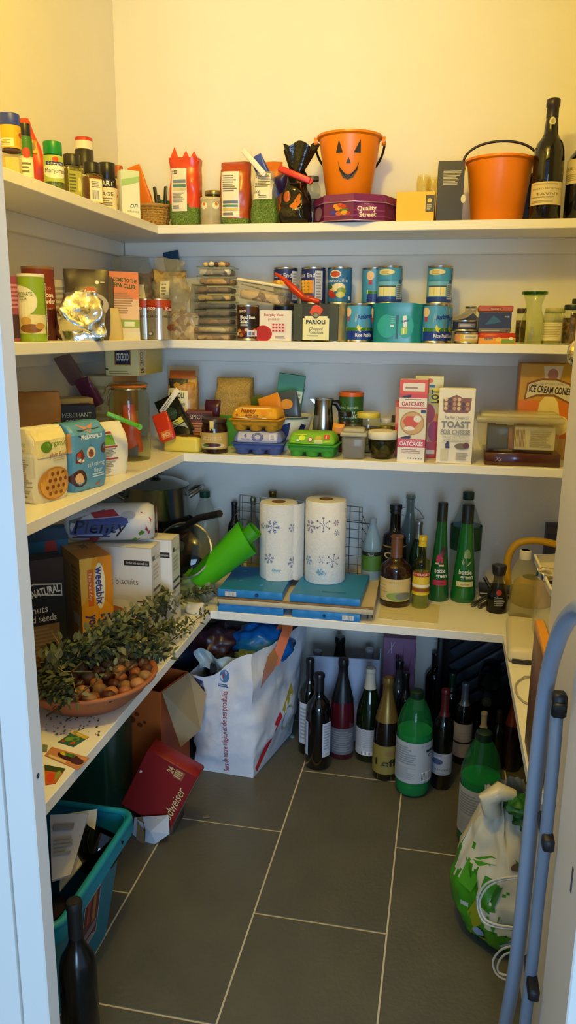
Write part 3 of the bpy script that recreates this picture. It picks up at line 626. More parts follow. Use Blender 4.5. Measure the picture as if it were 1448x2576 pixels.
canister('cocoa_canister', 'dark red cocoa powder canister behind the green tube', 58, 140, 672, -.95, 30, '#7c2a14', [('r', 0, 0, 1, .45, '#4d150b'), ('r', .3, .45, 1, .78, '#8a3015'), ('t', 'TESCO', .62, .74, .035, '#d8b48a', .22), ('T', 'Cocoa', .62, .65, .07, '#f1e4cc', .34), ('T', 'Powder', .64, .56, .07, '#f1e4cc', .4), ('i', 'Intense', .62, .46, .04, '#d8b48a', .25)], '#8a6a4a')
l, w, h = spot(136, 160, 705, -.99, Z2); carton('stock_box', 'pale carton half hidden between cocoa and coffee pouch', 'box', (-.99, l[1], Z2), .06, .05, h, 30, '#d8c894', front=[('l', .1, .1, .9, .9, 9, '#a08f5c')])
# coffee pouches
(x, y, z), w, h = spot(155, 268, 676, -.905, Z2)
t = thing('coffee_pouch', 'dark brown coffee pouch with a red oval badge', 'pouch', (x, y+.02, Z2), 28)
br = P('#4b4038', .3, .06, 10); b = bag_mb(w, .06, h, br, 'pinch', 21, .003, tw=w*1.02, nu=44).obj('pouch', t, 60)
drape(t, 'label_print', [('e', .5, .52, .5, .2, '#b9b1a4'), ('e', .55, .715, .17, .075, '#b4231c'), ('T', 'Kenco', .55, .715, .08, '#f2ece0', .28), ('t', 'MILLICANO', .5, .57, .1, '#3a342c', .6), ('e', .74, .86, .045, .03, '#e9e4d0'), ('l', .82, .84, .95, .88, 1, '#b9b1a4')], w*.92, h*.95, b, 0, .0)
(x, y, z), w, h = spot(138, 264, 738, -.862, Z2)
t = thing('foil_bag', 'crumpled silver foil bag in front of the coffee pouch', 'bag', (x+.002, y, Z2), 30)
bag_mb(w*.93, .05, h, FOIL(), 'pinch', 23, .014, nu=56, nv=26, tw=w*.8).obj('foil', t, 25)
l, w, h = spot(262, 282, 700, -.93, Z2); carton('coffee_box', 'slim dark brown carton behind the coffee pouch', 'box', (-.945, l[1]+.005, Z2), .05, .03, h, 40, '#5d5348', right=[('r', .1, .75, .9, .95, '#2c2a2a')])
(x, y, z), w, h = spot(274, 300, 775, -.885, Z2); t = thing('sachet', 'beige paper sachet leaning on the coffee pouch', 'packet', (x, y, Z2), 40); bag_mb(.05, .02, h, P('#d6bd7c', .5), 'pinch', 26, .002, tw=.025).obj('packet', t)
(x, y, z), w, h = spot(268, 356, 684, -.90, Z2)
carton('soup_box', 'orange and white soup carton right of the coffee pouch', 'box', (-.918, y+.01, Z2), .098, .055, h, 37, '#e9dcc4', front=[('r', 0, .55, 1, 1, '#e88a5a'), ('r', 0, .3, 1, .6, '#efc9a6'), ('T', 'WELCOME TO THE', .5, .88, .055, '#2f5a24', .9, -4), ('T', 'CUPPA CLUB', .5, .80, .06, '#2f5a24', .8, -5), ('l', .1, .38, .85, .7, 9, '#b08a66'), ('r', 0, .18, 1, .3, '#9bb04a'), ('r', .55, .2, .85, .27, '#e9efd2'), ('t', 'M', .4, .14, .09, '#4a3a2a'), ('r', 0, 0, 1, .12, '#e6e0d0')], right=[('r', 0, .5, 1, 1, '#d9754a'), ('r', .1, .62, .7, .82, '#5a4a44'), ('l', .1, .25, .9, .45, 6, '#b59a7a'), ('r', 0, 0, 1, .2, '#b9c98a')], top=[('r', 0, 0, 1, 1, '#e87a3c')])
# clear bags heaped in the corner
CLR = F('#cfc6a6', .28, .12); rnd = random.Random(11)
def clearbag(label, px, py, y, w, d, h, z, inner, seed, prs=None, rz=15, top='pinch', name='plastic_bag', fill=.55):
    p = at(px, py, y); t = thing(name, label, 'bag', (p.x, y, z), rz)
    b = bag_mb(w, d, h, CLR, top, seed, .016, nu=56, nv=26, tw=w*.7).obj('film', t, 60)
    if inner: bag_mb(w*.9, d*.85, h*fill, inner, 'fold', seed+40, .014).obj('contents', t, 60)
    if prs: drape(t, 'label', prs, w*.5, h*.3, b, 0, h*.45)
    return t
DATE = GR('#4a2712', '#8a4a1c', 60, .3); MIXP = GR('#a0703a', '#d8b070', 55, .4)
sweetbag = Z2
clearbag('clear bag of brown dried fruit high up in the back left corner', 335, 700, 2.43, .17, .08, .255, Z2, DATE, 31, [('r', .1, .1, .8, .7, '#d8cdb4'), ('e', .35, .62, .12, .16, '#b3263a'), ('l', .15, .15, .7, .45, 4, '#7a6a5a')], 35, fill=.8)
clearbag('clear pasta bag above the silver coffee tin in the corner', 428, 750, 2.40, .12, .08, .245, Z2, GR('#b99a55', '#8a6d34', 60, .4), 33, [('r', .1, .2, .6, .9, '#e6dcae'), ('l', .15, .3, .5, .8, 4, '#9a8a5a')], 10, fill=.85)
clearbag('limp clear bag of broken crackers beside the stacked trays', 468, 855, 2.34, .11, .07, .185, Z2, GR('#8a6238', '#c9b083', 70, .5), 35, None, 0, fill=.45)
leaner('crisp_packet', 'blue foil corner of a packet behind the clear pasta bag', at(445, 720, 2.47), at(428, 632, 2.47), .05, .03, P('#1d4a6a', .25))
leaner('blue_packet', 'dark blue packet tucked behind the stacked trays', at(498, 800, 2.43), at(500, 715, 2.42), .05, .03, P('#16284a', .3))
(x, y, z), w, h = spot(392, 432, 752, -.80, Z2)
for q, (pl, pr, X_, lab) in enumerate(((368, 432, -.838, 'silver coffee tin with orange band at the shelf corner'), (362, 400, -.885, 'coffee tin half hidden behind the silver one at the corner'))):
    pm = 400 if q == 0 else 366
    (x, y, z), w, h = spot(pm-33, pm+33, 752, X_, Z2); r = .034 if q else w/2*.95; t = thing('coffee_tin', lab, 'tin', (x, y, Z2), 20, 'coffee tins')
    MB().lathe([(0, 0), (r, .001), (r, h-.006), (r*.97, h-.004), (r*.97, h), (0, h-.002)], P('#c4beb2', .25, .05, 14, metal=.8), 36).obj('tin', t)
    W = 2*PI*r*.6; printed(t, 'label_print', [('r', 0, 0, 1, 1, P('#c4beb2', .25, .05, 14, metal=.8)), ('r', 0, .8, 1, 1, '#b4431a'), ('e', .25, .8, .2, .07, '#a8201a'), ('e', .8, .78, .2, .07, '#a8201a'), ('T', 'Kenco', .27, .8, .09, '#f1e6d2', .32), ('T', 'Kenco', .8, .78, .09, '#f1e6d2', .3), ('t', 'MILLICANO', .27, .58, .06, '#4a4036', .4), ('t', 'MILLICANO', .78, .58, .06, '#4a4036', .4), ('e', .8, .3, .12, .09, '#7a3a24'), ('e', .3, .14, .07, .05, '#5a5248'), ('e', .3, .14, .05, .035, '#c4beb2')], W, h-.006, m_cyl(r, W, .002), step=.006, gloss=.3)
# ================================================================ second shelf, back arm
FOODS = [GR('#7a4a22', '#c99a55', 45, .5), GR('#e0c88a', '#b08a44', 40, .5), GR('#9a6a34', '#7d4f22', 60, .6), GR('#3a281c', '#6a4526', 50, .5), GR('#2b1d16', '#4a3020', 55, .5), GR('#3a2a20', '#d8a83a', 42, .5), GR('#5a3a1e', '#8a5f30', 55, .5), GR('#d8a040', '#6a4326', 40, .5), GR('#2c2230', '#e9ddc4', 38, .5), GR('#8a6436', '#cfb37c', 45, .5)]
kinds = ['bottom', 'second from bottom', 'third from bottom', 'fourth from bottom', 'fifth from bottom', 'sixth from bottom', 'seventh from bottom', 'third from top', 'second from top', 'topmost']
zb = Z2
for q in range(9):
    x, w, h = fit(500, 592, 720, 2.335, Z2); hh = .0225 if q < 7 else .026
    if q >= 7: w *= .95
    t = thing('food_tray', 'clear snack tray, %s of the tall stack beside the bean can' % (kinds[q] if q < 6 else ['third from top', 'second from top', 'topmost'][q-6]), 'tray', (x+(.004 if q >= 7 else 0)+.001*(q % 2), 2.335, zb), 2*(q % 3)-2, 'stacked snack trays')
    tr = F('#d6d8c0', .16, .1); MB().box(w*.9, .09, hh-.002, tr, bev=.006, seg=2, top=1.06).obj('tray', t)
    def top_(u, v): return ((u-.5)*w*.84, (v-.5)*.083, hh*.62+.004*noise.noise(Vector((u*9, v*9, q*3.3))))
    mb = MB(); mb.grid(top_, 16, 10, FOODS[q]); mb.box(w*.84, .083, hh*.6, FOODS[q], (0, 0, .002), .003); mb.obj('snacks', t, 60)
    MB().tube([(sx*w*.48, sy*.048, hh-.002) for sx, sy in ((-1, -1), (1, -1), (1, 1), (-1, 1))], .0016, G('#e9efe0'), 6, True).obj('rim', t)
    zb += hh+.0005
for q in range(7):
    p = Vector((x+(-.03+.011*q), 2.335+.02*math.sin(q*2.1)-.012, zb+.006)); o = lump_mb(.009+.002*(q % 2), .008, .007, P(['#d8b878', '#8a5a2c', '#e6d8b0', '#5a3420', '#c99a50'][q % 5], .5), q, .25).obj('mixed_nut', None, 60, loc=p); tag(o, ['leftmost tan', 'small brown', 'left cream', 'dark brown', 'golden', 'right tan', 'rightmost brown'][q]+' loose nut on top of the snack tray stack', 'nut', 'loose nuts on the tray stack')
# beans, passata, tilted tub
x, w, h = fit(597, 651, 767, 2.305, Z2)
can('food_can', 'black and brown can lettered Mixed Bean Salad', (x, 2.305, Z2), w/2, h, 3, '#4a2416', [('r', .2, .35, 1, .78, '#1b1512'), ('T', 'TESCO', .32, .87, .08, '#efe6d2', .34), ('T', 'Mixed Bean', .56, .68, .11, '#f3eee0', .62), ('T', 'Salad', .42, .55, .11, '#f3eee0', .34), ('l', .26, .38, .7, .48, 2, '#b9b0a0'), ('e', .1, .5, .06, .06, '#8a3a1c'), ('e', .2, .24, .1, .06, '#d09a4a'), ('e', .38, .2, .09, .06, '#8a3420'), ('e', .52, .27, .08, .05, '#e0c080'), ('e', .3, .1, .1, .06, '#b06a2c'), ('e', .12, .14, .08, .06, '#e6d0a0'), ('e', .85, .26, .08, .05, '#c9762c'), ('r', .55, .06, .95, .26, '#d9dce6'), ('r', .6, .1, .7, .2, '#5a7ab0'), ('r', .74, .1, .84, .2, '#a05a6a')], 'tinned vegetables', .075)
x, w, h = fit(650, 734, 781, 2.29, Z2)
carton('passata_carton', 'white and red passata carton with a plate of tomato sauce', 'carton', (x, 2.29+.032, Z2), w*.96, .06, h, 0, '#efe6d8', front=[('T', 'Everyday Value', .45, .86, .07, '#b0302a', .6), ('t', 'passata', .45, .73, .09, '#b86a5a', .35), ('e', .12, .24, .28, .27, '#c9281c'), ('e', .12, .24, .24, .23, '#b3200f'), ('r', .38, .3, .82, .58, '#f0d2c8')]+[('e', .44+.1*(i % 4), .54-.1*(i//4), .035, .03, '#c8382a') for i in range(12)]+[('l', .5, .08, .9, .16, 2, '#a08a80')], right=[('r', 0, 0, 1, 1, '#e6dcc8'), ('l', .1, .2, .9, .9, 10, '#b5a890')])
# the tilted tub rests on the passata carton and the bean can
a = at(612, 765, 2.36); t = thing('storage_tub', 'clear tub of nuts with white lid lying tilted on bean can and passata', 'tub', (at(666, 770, 2.37).x, 2.37, Z2+.112), rot=(0, math.radians(9), math.radians(-3)))
w = .165; MB().box(w*.92, .10, .05, F('#e0d6b8', .25, .12), bev=.012, seg=3, top=1.08).obj('tub', t)
mb = MB(); mb.grid(lambda u, v: ((u-.5)*w*.86, (v-.5)*.09, .030+.012*(1-u)+.005*noise.noise(Vector((u*12, v*9, 4)))), 24, 12, GR('#6a4424', '#d8b880', 50, .5)); mb.box(w*.84, .088, .028, GR('#6a4424', '#d8b880', 50, .5), (0, 0, .002), .006); mb.obj('nuts', t, 60)
MB().box(w*1.0, .112, .009, P('#efe3bd', .35), (0, 0, .05), .004, seg=2).obj('lid', t)
CP = [('r', 0, .0, 1, .26, '#3a4a92'), ('r', 0, .66, 1, 1, '#1c2c70')]
def eastend(lab, pl, pr, pt, y, z, rz, name='East End', food='#e9a82a'):
    x, w, h = fit(pl, pr, pt, y, z)
    hx = .109
    return can('food_can', lab, (x, y, z), .037, hx, rz, '#27367c', CP+[('t', name, .42, .82, .13, '#e8e6ee', .6), ('r', .0, .26, .7, .66, '#c98a1c')]+[('e', .08+.125*(i % 6), .32+.1*(i//6), .07, .055, ['#f0b440', '#e39a26', '#f6c860'][(i*7) % 3]) for i in range(24) if .08+.125*(i % 6) < .68]+[('r', .72, .05, .95, .95, '#c9cdd8'), ('l', .75, .1, .92, .9, 9, '#8d93a8')], 'tinned vegetables', .10)
# lower row at the back carries the upper cans
lowb = []
for q, (px, lab) in enumerate(((716, 'blue can hidden behind the tilted tub, carrying the leftmost upper can'), (786, 'dark can behind the tomato four-pack carrying the chickpea can'), (853, 'dark can behind the tomato four-pack carrying the ratatouille can'))):
    p = at(px, 830, 2.43); can('food_can', lab, (p.x, 2.43, Z2), .037, .109, 0, '#2a3346', [('r', 0, .4, 1, .6, '#55607a')], 'tinned vegetables'); lowb.append(p.x)
for q, (px, lab, rz) in enumerate(((718, 'blue can partly hidden behind the tilted tub lid', 6), (788, 'blue can showing yellow chickpeas', -18))):
    pl = px-29; eastend(lab, px-29, px+29, 688 if q == 0 else 668, 2.43, Z2+.1095, rz)
x, w, h = fit(823, 885, 667, 2.43, Z2+.1095)
can('food_can', 'blue ratatouille can with vegetables on the label', (x, 2.43, Z2+.1095), .037, .109, 4, '#1f5f9c', [('r', 0, .0, 1, 1, '#2a6ca8'), ('e', .38, .85, .18, .12, '#e6dcc0'), ('e', .38, .85, .15, .09, '#c2502c'), ('t', 'Ratatouille', .4, .66, .11, '#d9e6f2', .75), ('e', .32, .42, .16, .11, '#d8c084'), ('e', .5, .45, .2, .13, '#e9dcb0'), ('e', .22, .28, .13, .08, '#c2402a'), ('e', .3, .2, .12, .08, '#b3301f'), ('e', .58, .34, .14, .1, '#8aa03a'), ('e', .55, .22, .13, .09, '#d2c75a'), ('e', .2, .46, .1, .07, '#3a5a24'), ('e', .84, .12, .05, .06, '#e8eef4')], 'tinned vegetables', .10)
# red and clear spoon-like clip packet
t = thing('bag_clip', 'red bag clip lying across the tomato four-pack and the tub', 'clip', (0, 0, 0)); rc = P('#c63218', .25)
pp = [at(692, 688, 2.30), at(715, 703, 2.29), at(742, 730, 2.285), at(765, 750, 2.28), at(803, 759, 2.275)]
mb = MB(); mb.tube(pp, .006, rc, 8, rs=[.004, .007, .011, .009, .007]); mb.obj('arm', t, 60); lump_mb(.02, .012, .008, F('#c9482a', .6), 3, .1).obj('clear_film', t, 60, loc=at(772, 748, 2.28))
# tomato four pack in its sleeve
x, w, h = fit(737, 868, 766, 2.275, Z2); wx_ = w
t = thing('tomato_multipack', 'dark green cardboard sleeve of chopped tomato cans with cream label', 'multipack', (x-.002, 2.275+.05, Z2), 0); gs = P('#2a2e1c', .45, .1, 20)
MB().box(wx_*.86, .10, .103, gs, (-.008, 0, .004), .003).obj('sleeve', t); hs = .103
printed(t, 'front_print', [('r', .0, 0, .0+.2, 1, '#3a4026'), ('r', .21, .0, .8, .98, '#efe9b4'), ('r', .21, .6, .8, .98, '#2b2c1e'), ('r', .25, .10, .76, .66, '#f0eab6'), ('p', [(.36, .76), (.42, .92), (.5, .97), (.58, .94), (.66, .84), (.6, .7), (.5, .66), (.4, .7)], '#d84a1c'), ('e', .5, .68, .075, .085, '#4a4a38'), ('e', .5, .68, .05, .055, '#8d8a66'), ('T', 'PARIOLI', .5, .5, .11, '#2c2c20', .43), ('i', 'Chopped', .5, .32, .085, '#4a4630', .3), ('i', 'Tomatoes', .5, .22, .085, '#4a4630', .34), ('l', .3, .1, .7, .14, 1, '#8a865a'), ('r', .82, 0, 1, 1, '#343a24')], wx_*.86, hs, lambda u, v, o: (u-wx_*.43-.008, -.05-o, v+.004))
for s, (dx, dy) in enumerate(((.012, -.012), (.012, .034))):
    MB().lathe([(0, 0), (.0355, 0), (.0355, .004), (.034, .006), (.034, .1), (.0355, .102), (.0355, .106), (.033, .106), (0, .104)], P('#bdb58c', .3, .1, 30, metal=.7), 30, o=(wx_*.43-.034+dx, dy, .0005)).obj('can', t)
# rice pudding cans
def rice(lab, px, pt, y, z, rz, back=False, h=.109, dim=False):
    p = at(px, pt+45, y); base = '#4a9cd0'
    if back: sh = [('r', 0, .6, 1, 1, '#3f97cc'), ('r', 0, .14, 1, .6, '#6fb4dc'), ('e', .35, .88, .26, .085, '#e6d9a0'), ('l', .2, .82, .5, .92, 3, '#b59c5a'), ('l', .15, .6, .55, .68, 1, '#3a80b4'), ('r', 0, 0, 1, .15, '#1d3f9c'), ('r', .12, .17, .64, .46, '#e9e3a8'), ('r', .1, .44, .66, .48, '#3a4a6a'), ('r', .3, .18, .32, .42, '#c9c080'), ('r', .48, .18, .5, .42, '#c9c080'), ('r', .68, .08, .9, .52, '#b9c3d0'), ('l', .69, .1, .89, .5, 7, '#5f6f8a'), ('e', .8, .6, .06, .06, '#3a4a70'), ('p', [(.86, .7), (.98, .66), (.98, .98), (.88, .95)], '#d8b06a')]
    else: sh = [('r', 0, 0, 1, .26, '#143a9a'), ('r', 0, .26, 1, .36, '#3f7a2a'), ('e', .1, .82, .12, .14, '#e9c8a0'), ('r', .06, .55, .16, .68, '#c23a4a'), ('p', [(.34, .52), (.36, .78), (.98, .93), (.98, .66)], '#ece4a8'), ('p', [(.38, .55), (.40, .75), (.96, .89), (.96, .68)], '#e2ddc0'), ('r', .66, .26, .7, .6, '#8a8468'), ('T', 'Ambrosia', .68, .70, .13, '#1b2f80', .56, 8), ('p', [(.02, .26), (.02, .38), (.4, .38), (.44, .47), (.48, .38), (.57, .36), (.5, .3), (.52, .22), (.44, .27)], '#d9d23a'), ('T', 'Rice Pudding', .66, .14, .1, '#f2efe0', .6)]
    return can('rice_pudding_can', lab, (p.x, y, z), .037, h, rz, base, sh, 'rice pudding cans', .10)
rice('front rice pudding can between tomato pack and teal multipack', 902, 765, 2.315, Z2, 14)
rice('front rice pudding can right of the teal multipack', 1094, 767, 2.315, Z2, 18)
for px, y_, lab, sup in ((940, 2.46, 'rice pudding can at the wall, left above the teal pack', 'hidden rice pudding can at the wall behind the teal pack, left'), (980, 2.40, 'rice pudding can with blue nutrition panel standing above the teal pack', 'hidden rice pudding can behind the teal pack, in the middle'), (1105, 2.405, 'rice pudding can with nutrition panel, alone at the right above the row', 'rice pudding can behind the front right one, carrying another')):
    p = at(px, 715, y_)
    rice(sup, px, 765, y_, Z2, 60, False) if px != 980 else None
    if px == 980: can('rice_pudding_can', sup, (at(980, 715, y_).x, y_, Z2), .037, .109, 0, '#4a9cd0', [('r', 0, 0, 1, .26, '#143a9a')], 'rice pudding cans')
    rice(lab, px, 669, y_, Z2+.1095, 8 if px != 940 else 50, px != 940)
# teal shrink-wrapped multipack
x, w, h = fit(935, 1062, 763, 2.28, Z2); t = thing('beans_multipack', 'teal shrink-wrapped pack of two cans with oval openings', 'multipack', (x, 2.318, Z2), 2); te = P('#0e7f86', .22, .06, 12)
mb = MB()
def pk(u, v):
    a = 2*PI*u; c, s_ = math.cos(a), math.sin(a); z = h*v; q = 1+.05*max(0, v-.85)/.15
    return (w/2*math.copysign(abs(c)**.5, c)*q, .038*math.copysign(abs(s_)**.6, s_)*q, z+.002*math.sin(a*3)*v)
mb.grid(pk, 64, 12, te, wrap=True); mb.f.append(tuple(range(12*64, 13*64))); mb.m.append(0); b = mb.obj('shrink_wrap', t, 60)
drape(t, 'front_print', [('e', .30, .42, .2, .3, '#1ba0a0'), ('e', .66, .42, .16, .3, '#1ba0a0'), ('r', .47, .1, .52, .7, '#0a5f66'), ('p', [(.62, .4), (.7, .36), (.67, .7), (.6, .68)], '#e9e9ee'), ('T', 'B', .65, .55, .14, '#3a4a9a', .05, -80), ('p', [(.58, .2), (.7, .22), (.7, .4), (.58, .38)], '#a8c83a'), ('t', '1', .63, .3, .14, '#f4f8e0'), ('l', .37, .5, .45, .68, 4, '#6fc0c0'), ('r', .36, .4, .43, .46, '#d9e9e6')], w, h, b, 0, 0)
for s in (-1, 1): MB().lathe([(.034, h-.004), (.034, h-.0005), (.031, h-.003), (0, h-.003)], TINM(), 28, o=(s*.035, 0, 0)).obj('can_top', t)
# tuna tins in a torn sleeve and small tins
x, w, h = fit(1140, 1200, 832, 2.30, Z2)
t = thing('fish_tin', 'round yellow and white fish tin at the bottom of the torn sleeve', 'tin', (x+.003, 2.305, Z2), 0); r = .034; MB().lathe([(0, 0), (r, .001), (r, .003), (r*.97, .005), (r*.97, .027), (r, .029), (r, .031), (0, .03)], TINM(), 32).obj('tin', t); printed(t, 'label_print', [('r', 0, 0, 1, 1, '#e0bd5a'), ('r', 0, 0, .3, 1, '#d99a6a'), ('r', .4, .3, .95, .9, '#efe6c8'), ('l', .45, .4, .9, .8, 3, '#8a8060')], .09, .02, m_cyl(r*.97, .09, .006), step=.005)
t = thing('fish_tin', 'round dark blue fish tin on top inside the torn sleeve', 'tin', (x-.004, 2.307, Z2+.033), 0); MB().lathe([(0, 0), (r, .001), (r, .003), (r*.97, .005), (r*.97, .027), (r, .029), (r, .031), (0, .03)], TINM(), 32).obj('tin', t); printed(t, 'label_print', [('r', 0, 0, 1, 1, '#26264a'), ('r', .3, .25, .9, .8, '#7d7f92'), ('l', .35, .3, .85, .7, 3, '#c9c9d2')], .09, .02, m_cyl(r*.97, .09, .006), step=.005)
t = thing('cardboard_sleeve', 'torn grey cardboard sleeve propped behind the two fish tins', 'sleeve', (x, 2.36, Z2), 0); cbd = P('#8d8878', .6, .1, 20); mb = MB(); mb.prism([(-.036, .0), (.036, 0), (.036, .07), (.02, .085), (.012, .10), (-.02, .078), (-.036, .074)], 0, .0025, cbd); mb.prism([(-.04, .066), (.0, .078), (.032, .102), (.034, .098), (.002, .072), (-.038, .061)], -.03, .0, cbd); mb.obj('card', t)
x2, w, h = fit(1167, 1196, 770, 2.44, Z2); can('food_can', 'small pale can standing behind the torn sleeve', (x2, 2.455, Z2), w/2, h, 0, '#e0d6ae', [('r', .1, .1, .9, .9, '#e9e2c2')], None, .03)
x, w, h = fit(1203, 1296, 838, 2.29, Z2)
t = thing('sardine_tin', 'flat red and yellow carton under the blue and orange one', 'tin', (x, 2.29+.035, Z2), 0); MB().box(w, .07, .03, P('#c2321c', .4), bev=.004).obj('carton', t); printed(t, 'front_print', [('r', 0, 0, 1, .55, '#e8a01c'), ('r', .62, .05, .97, .45, '#7a9a2a'), ('e', .55, .4, .08, .2, '#e9c43a'), ('r', .15, .35, .38, .55, '#4a3420'), ('t', 'sardines', .26, .45, .12, '#f0e2c0', .2), ('e', .88, .5, .06, .14, '#efe6c2')], w, .03, m_front(w, .07))
x, w, h = fit(1200, 1286, 770, 2.30, Z2+.0305); zz = Z2+.0305
t = thing('mackerel_pack', 'orange-lidded pack with dark blue front on the red and yellow carton', 'tin', (x+.002, 2.30+.03, zz), 0); MB().box(w*.95, .06, h*.8, P('#8d8a7a', .4), bev=.003, top=1.0).obj('carton', t); MB().box(w*1.02, .066, h*.24, P('#b3541c', .4), (0, 0, h*.78), .003).obj('lid', t)
printed(t, 'front_print', [('r', 0, .22, 1, 1, '#24305e'), ('p', [(.2, .4), (.45, .85), (.7, .55), (.5, .45)], '#2f5f8a'), ('t', 'omega', .86, .82, .1, '#d9dce6', .14), ('l', .1, .06, .7, .14, 1, '#b9b49a'), ('e', .88, .1, .03, .06, '#4a4a5a')], w*.95, h*.76, m_front(w*.95, .06)); printed(t, 'lid_print', [('e', .5, .5, .2, .3, '#8a3414'), ('t', 'mackerel', .5, .5, .25, '#efd8b0', .3)], w, h*.24, lambda u, v, o: (u-w/2, -.033-o, v+h*.78))
# glassware at the right end
x, w, h = fit(1306, 1374, 733, 2.33, Z2); r = w/2
t = thing('glass_carafe', 'clear glass carafe with flared green-tinted rim', 'carafe', (x, 2.33, Z2), 0)
MB().lathe([(0, 0), (r*.85, 0), (r*.9, .004), (r*.93, h*.3), (r*.85, h*.45), (r*.6, h*.65), (r*.58, h*.75), (r*.8, h*.92), (r*.82, h*.94)], G('#eef3d6'), 36).obj('glass', t, 60); MB().lathe([(r*.82, h*.93), (r*.96, h*.94), (r*.97, h*.99), (r*.9, h), (r*.8, h*.98), (r*.8, h*.94)], G('#9fbf7a'), 36).obj('rim', t, 60)
printed(t, 'etched_mark', [('r', 0, .6, .3, 1, '#b9b98a'), ('r', .3, 0, .75, .5, '#b5b58a')], .02, .03, m_cyl(r*.9, .03, h*.22), step=.004)
x, w, h = fit(1362, 1412, 783, 2.33, Z2); jar('glass_jar', 'glass jar with a cream label right of the carafe', (x, 2.33, Z2), w/2, h, 0, None, 0, 1, P('#9a9348', .5), .1, [('l', .1, .1, .9, .92, 9, '#b5aa74')], '#e3d9a4', (.12, .66), .9, neck=.88)
for q, (pl, pr, pt, y_, lab, lc) in enumerate(((1296, 1322, 776, 2.41, 'small brown-lidded jar behind the carafe', '#4a3c28'), (1413, 1466, 767, 2.37, 'glass jar with dark green lid at the right end of the second shelf', '#22301c'), (1432, 1478, 752, 2.46, 'dark-lidded jar farthest back at the right end of the second shelf', '#2a3420'), (1365, 1420, 775, 2.45, 'wide glass jar standing behind the labelled jar', '#c9c48a'))):
    x, w, h = fit(pl, pr, pt, y_, Z2); jar('glass_jar', lab, (x, y_, Z2), w/2, h, 0, P(lc, .4), .014, .92, GR('#5a4426', '#8a6a3a', 120) if q != 3 else None, .75, None, neck=.85)
# ================================================================ third shelf, left arm
Z3 = SZ[2]
def flourbag(name, label, loc, w, d, h, rz, col, front, side=None, seed=1, sidecol=None, top='fold', wr=.004):
    t = thing(name, label, 'bag', loc, rz); m = P(col, .5, .05, 12, bump=.05, bscale=30); b = bag_mb(w, d, h, m, top, seed, wr, e=.35, nu=48, nv=20).obj('paper_bag', t, 60)
    drape(t, 'front_print', front, w*.96, h*.97, b, 0, .002, cell=.007)
    if side: drape(t, 'side_print', side, d*.9, h*.95, b, 0, .003, rz=-90, cell=.007)
    return t
# organic plain flour
p = onz(140, 1262, Z3)
flourbag('flour_bag', 'cream bag of organic plain flour with a lattice pie', (-.835, 1.485, Z3), .104, .072, at(150, 1084, 1.46).z-Z3+.004, 76, '#ece3c4', [('r', 0, .62, 1, 1, '#efe0a0'), ('e', .33, .76, .16, .075, '#5f8f1c'), ('e', .34, .765, .08, .045, '#d8dc9a'), ('t', 'Organic', .62, .80, .075, '#6f9a2a', .62), ('t', 'plain flour', .66, .645, .06, '#a04a3a', .5), ('l', .5, .55, .85, .6, 2, '#b5a98a'), ('e', .5, .24, .47, .235, '#c98a34'), ('e', .5, .24, .43, .21, '#dca54e')]+[('e', .26+.16*(i % 4)+(.08 if (i//4) % 2 else 0), .38-.09*(i//4), .045, .028, '#8a4a1a') for i in range(16) if math.hypot((.26+.16*(i % 4)+(.08 if (i//4) % 2 else 0)-.5)/.42, (.38-.09*(i//4)-.24)/.2) < 1],
    [('r', 0, 0, 1, .7, '#e9e4d6'), ('t', 'Organic', .5, .82, .07, '#8aa83a', .5), ('l', .05, .06, .95, .62, 18, '#a89f90'), ('t', 'plain flour', .5, .74, .04, '#a8605a', .4)], 51)
flourbag('flour_bag', 'blue self raising flour bag with cake pictures', (-.815, 1.622, Z3), .128, .072, at(200, 1064, 1.60).z-Z3, 78, '#4f93bd', [('r', 0, 0, 1, 1, '#5a9cc4'), ('p', [(.25, 1), (.5, .86), (.75, 1)], '#d88a5a'), ('p', [(.18, .92), (.86, .92), (.9, .84), (.52, .66), (.14, .84)], '#27364e'), ('T', 'McDougalls', .52, .82, .085, '#e9eef0', .6), ('p', [(.08, .58), (.22, .64), (.3, .52), (.2, .42), (.06, .44)], '#7a3a20'), ('e', .16, .55, .06, .035, '#c8402a'), ('e', .2, .47, .08, .03, '#efe2d0'), ('e', .48, .56, .13, .09, '#e9dcc0'), ('e', .48, .55, .08, .06, '#8a4520'), ('e', .86, .6, .1, .08, '#6a3a1c'), ('t', 'self raising', .62, .38, .075, '#eef4f6', .52), ('t', 'flour', .68, .28, .075, '#eef4f6', .26), ('l', .5, .16, .9, .23, 2, '#cfe3ee'), ('e', .14, .2, .17, .13, '#4a2618'), ('e', .13, .2, .09, .08, '#d8b083'), ('p', [(.6, .04), (.75, .12), (.68, .02)], '#c9642a')], [('r', 0, .6, 1, .9, '#c98a3a'), ('l', .1, .1, .9, .55, 9, '#cfe3ee')], 53)
# white bag with red panel and green clip
hw_ = at(310, 1062, 1.80).z-Z3
t = flourbag('flour_bag', 'white paper flour bag closed with a bright green clip', (-.83, 1.80, Z3), .098, .07, hw_, 58, '#efe8d2', [('r', .0, .0, .6, .95, '#efe9da'), ('r', 0, .80, .55, .84, '#b3402a'), ('r', 0, .32, .6, .35, '#a83a30'), ('r', 0, .55, .6, .58, '#a83a30'), ('r', .2, .60, .55, .78, '#6fae3a'), ('l', .03, .6, .2, .79, 5, '#7a7a6a'), ('l', .03, .37, .58, .54, 6, '#8a8a7a'), ('l', .03, .04, .55, .3, 8, '#9a9484')], [('p', [(.0, .9), (.6, 1), (1, .75), (.5, .6), (0, .7)], '#cf4a1c')], 55, top='pinch')
t = thing('bag_clip', 'bright green clip on the white flour bag', 'clip', at(268, 1040, 1.74), rot=(0, math.radians(24), math.radians(32)))
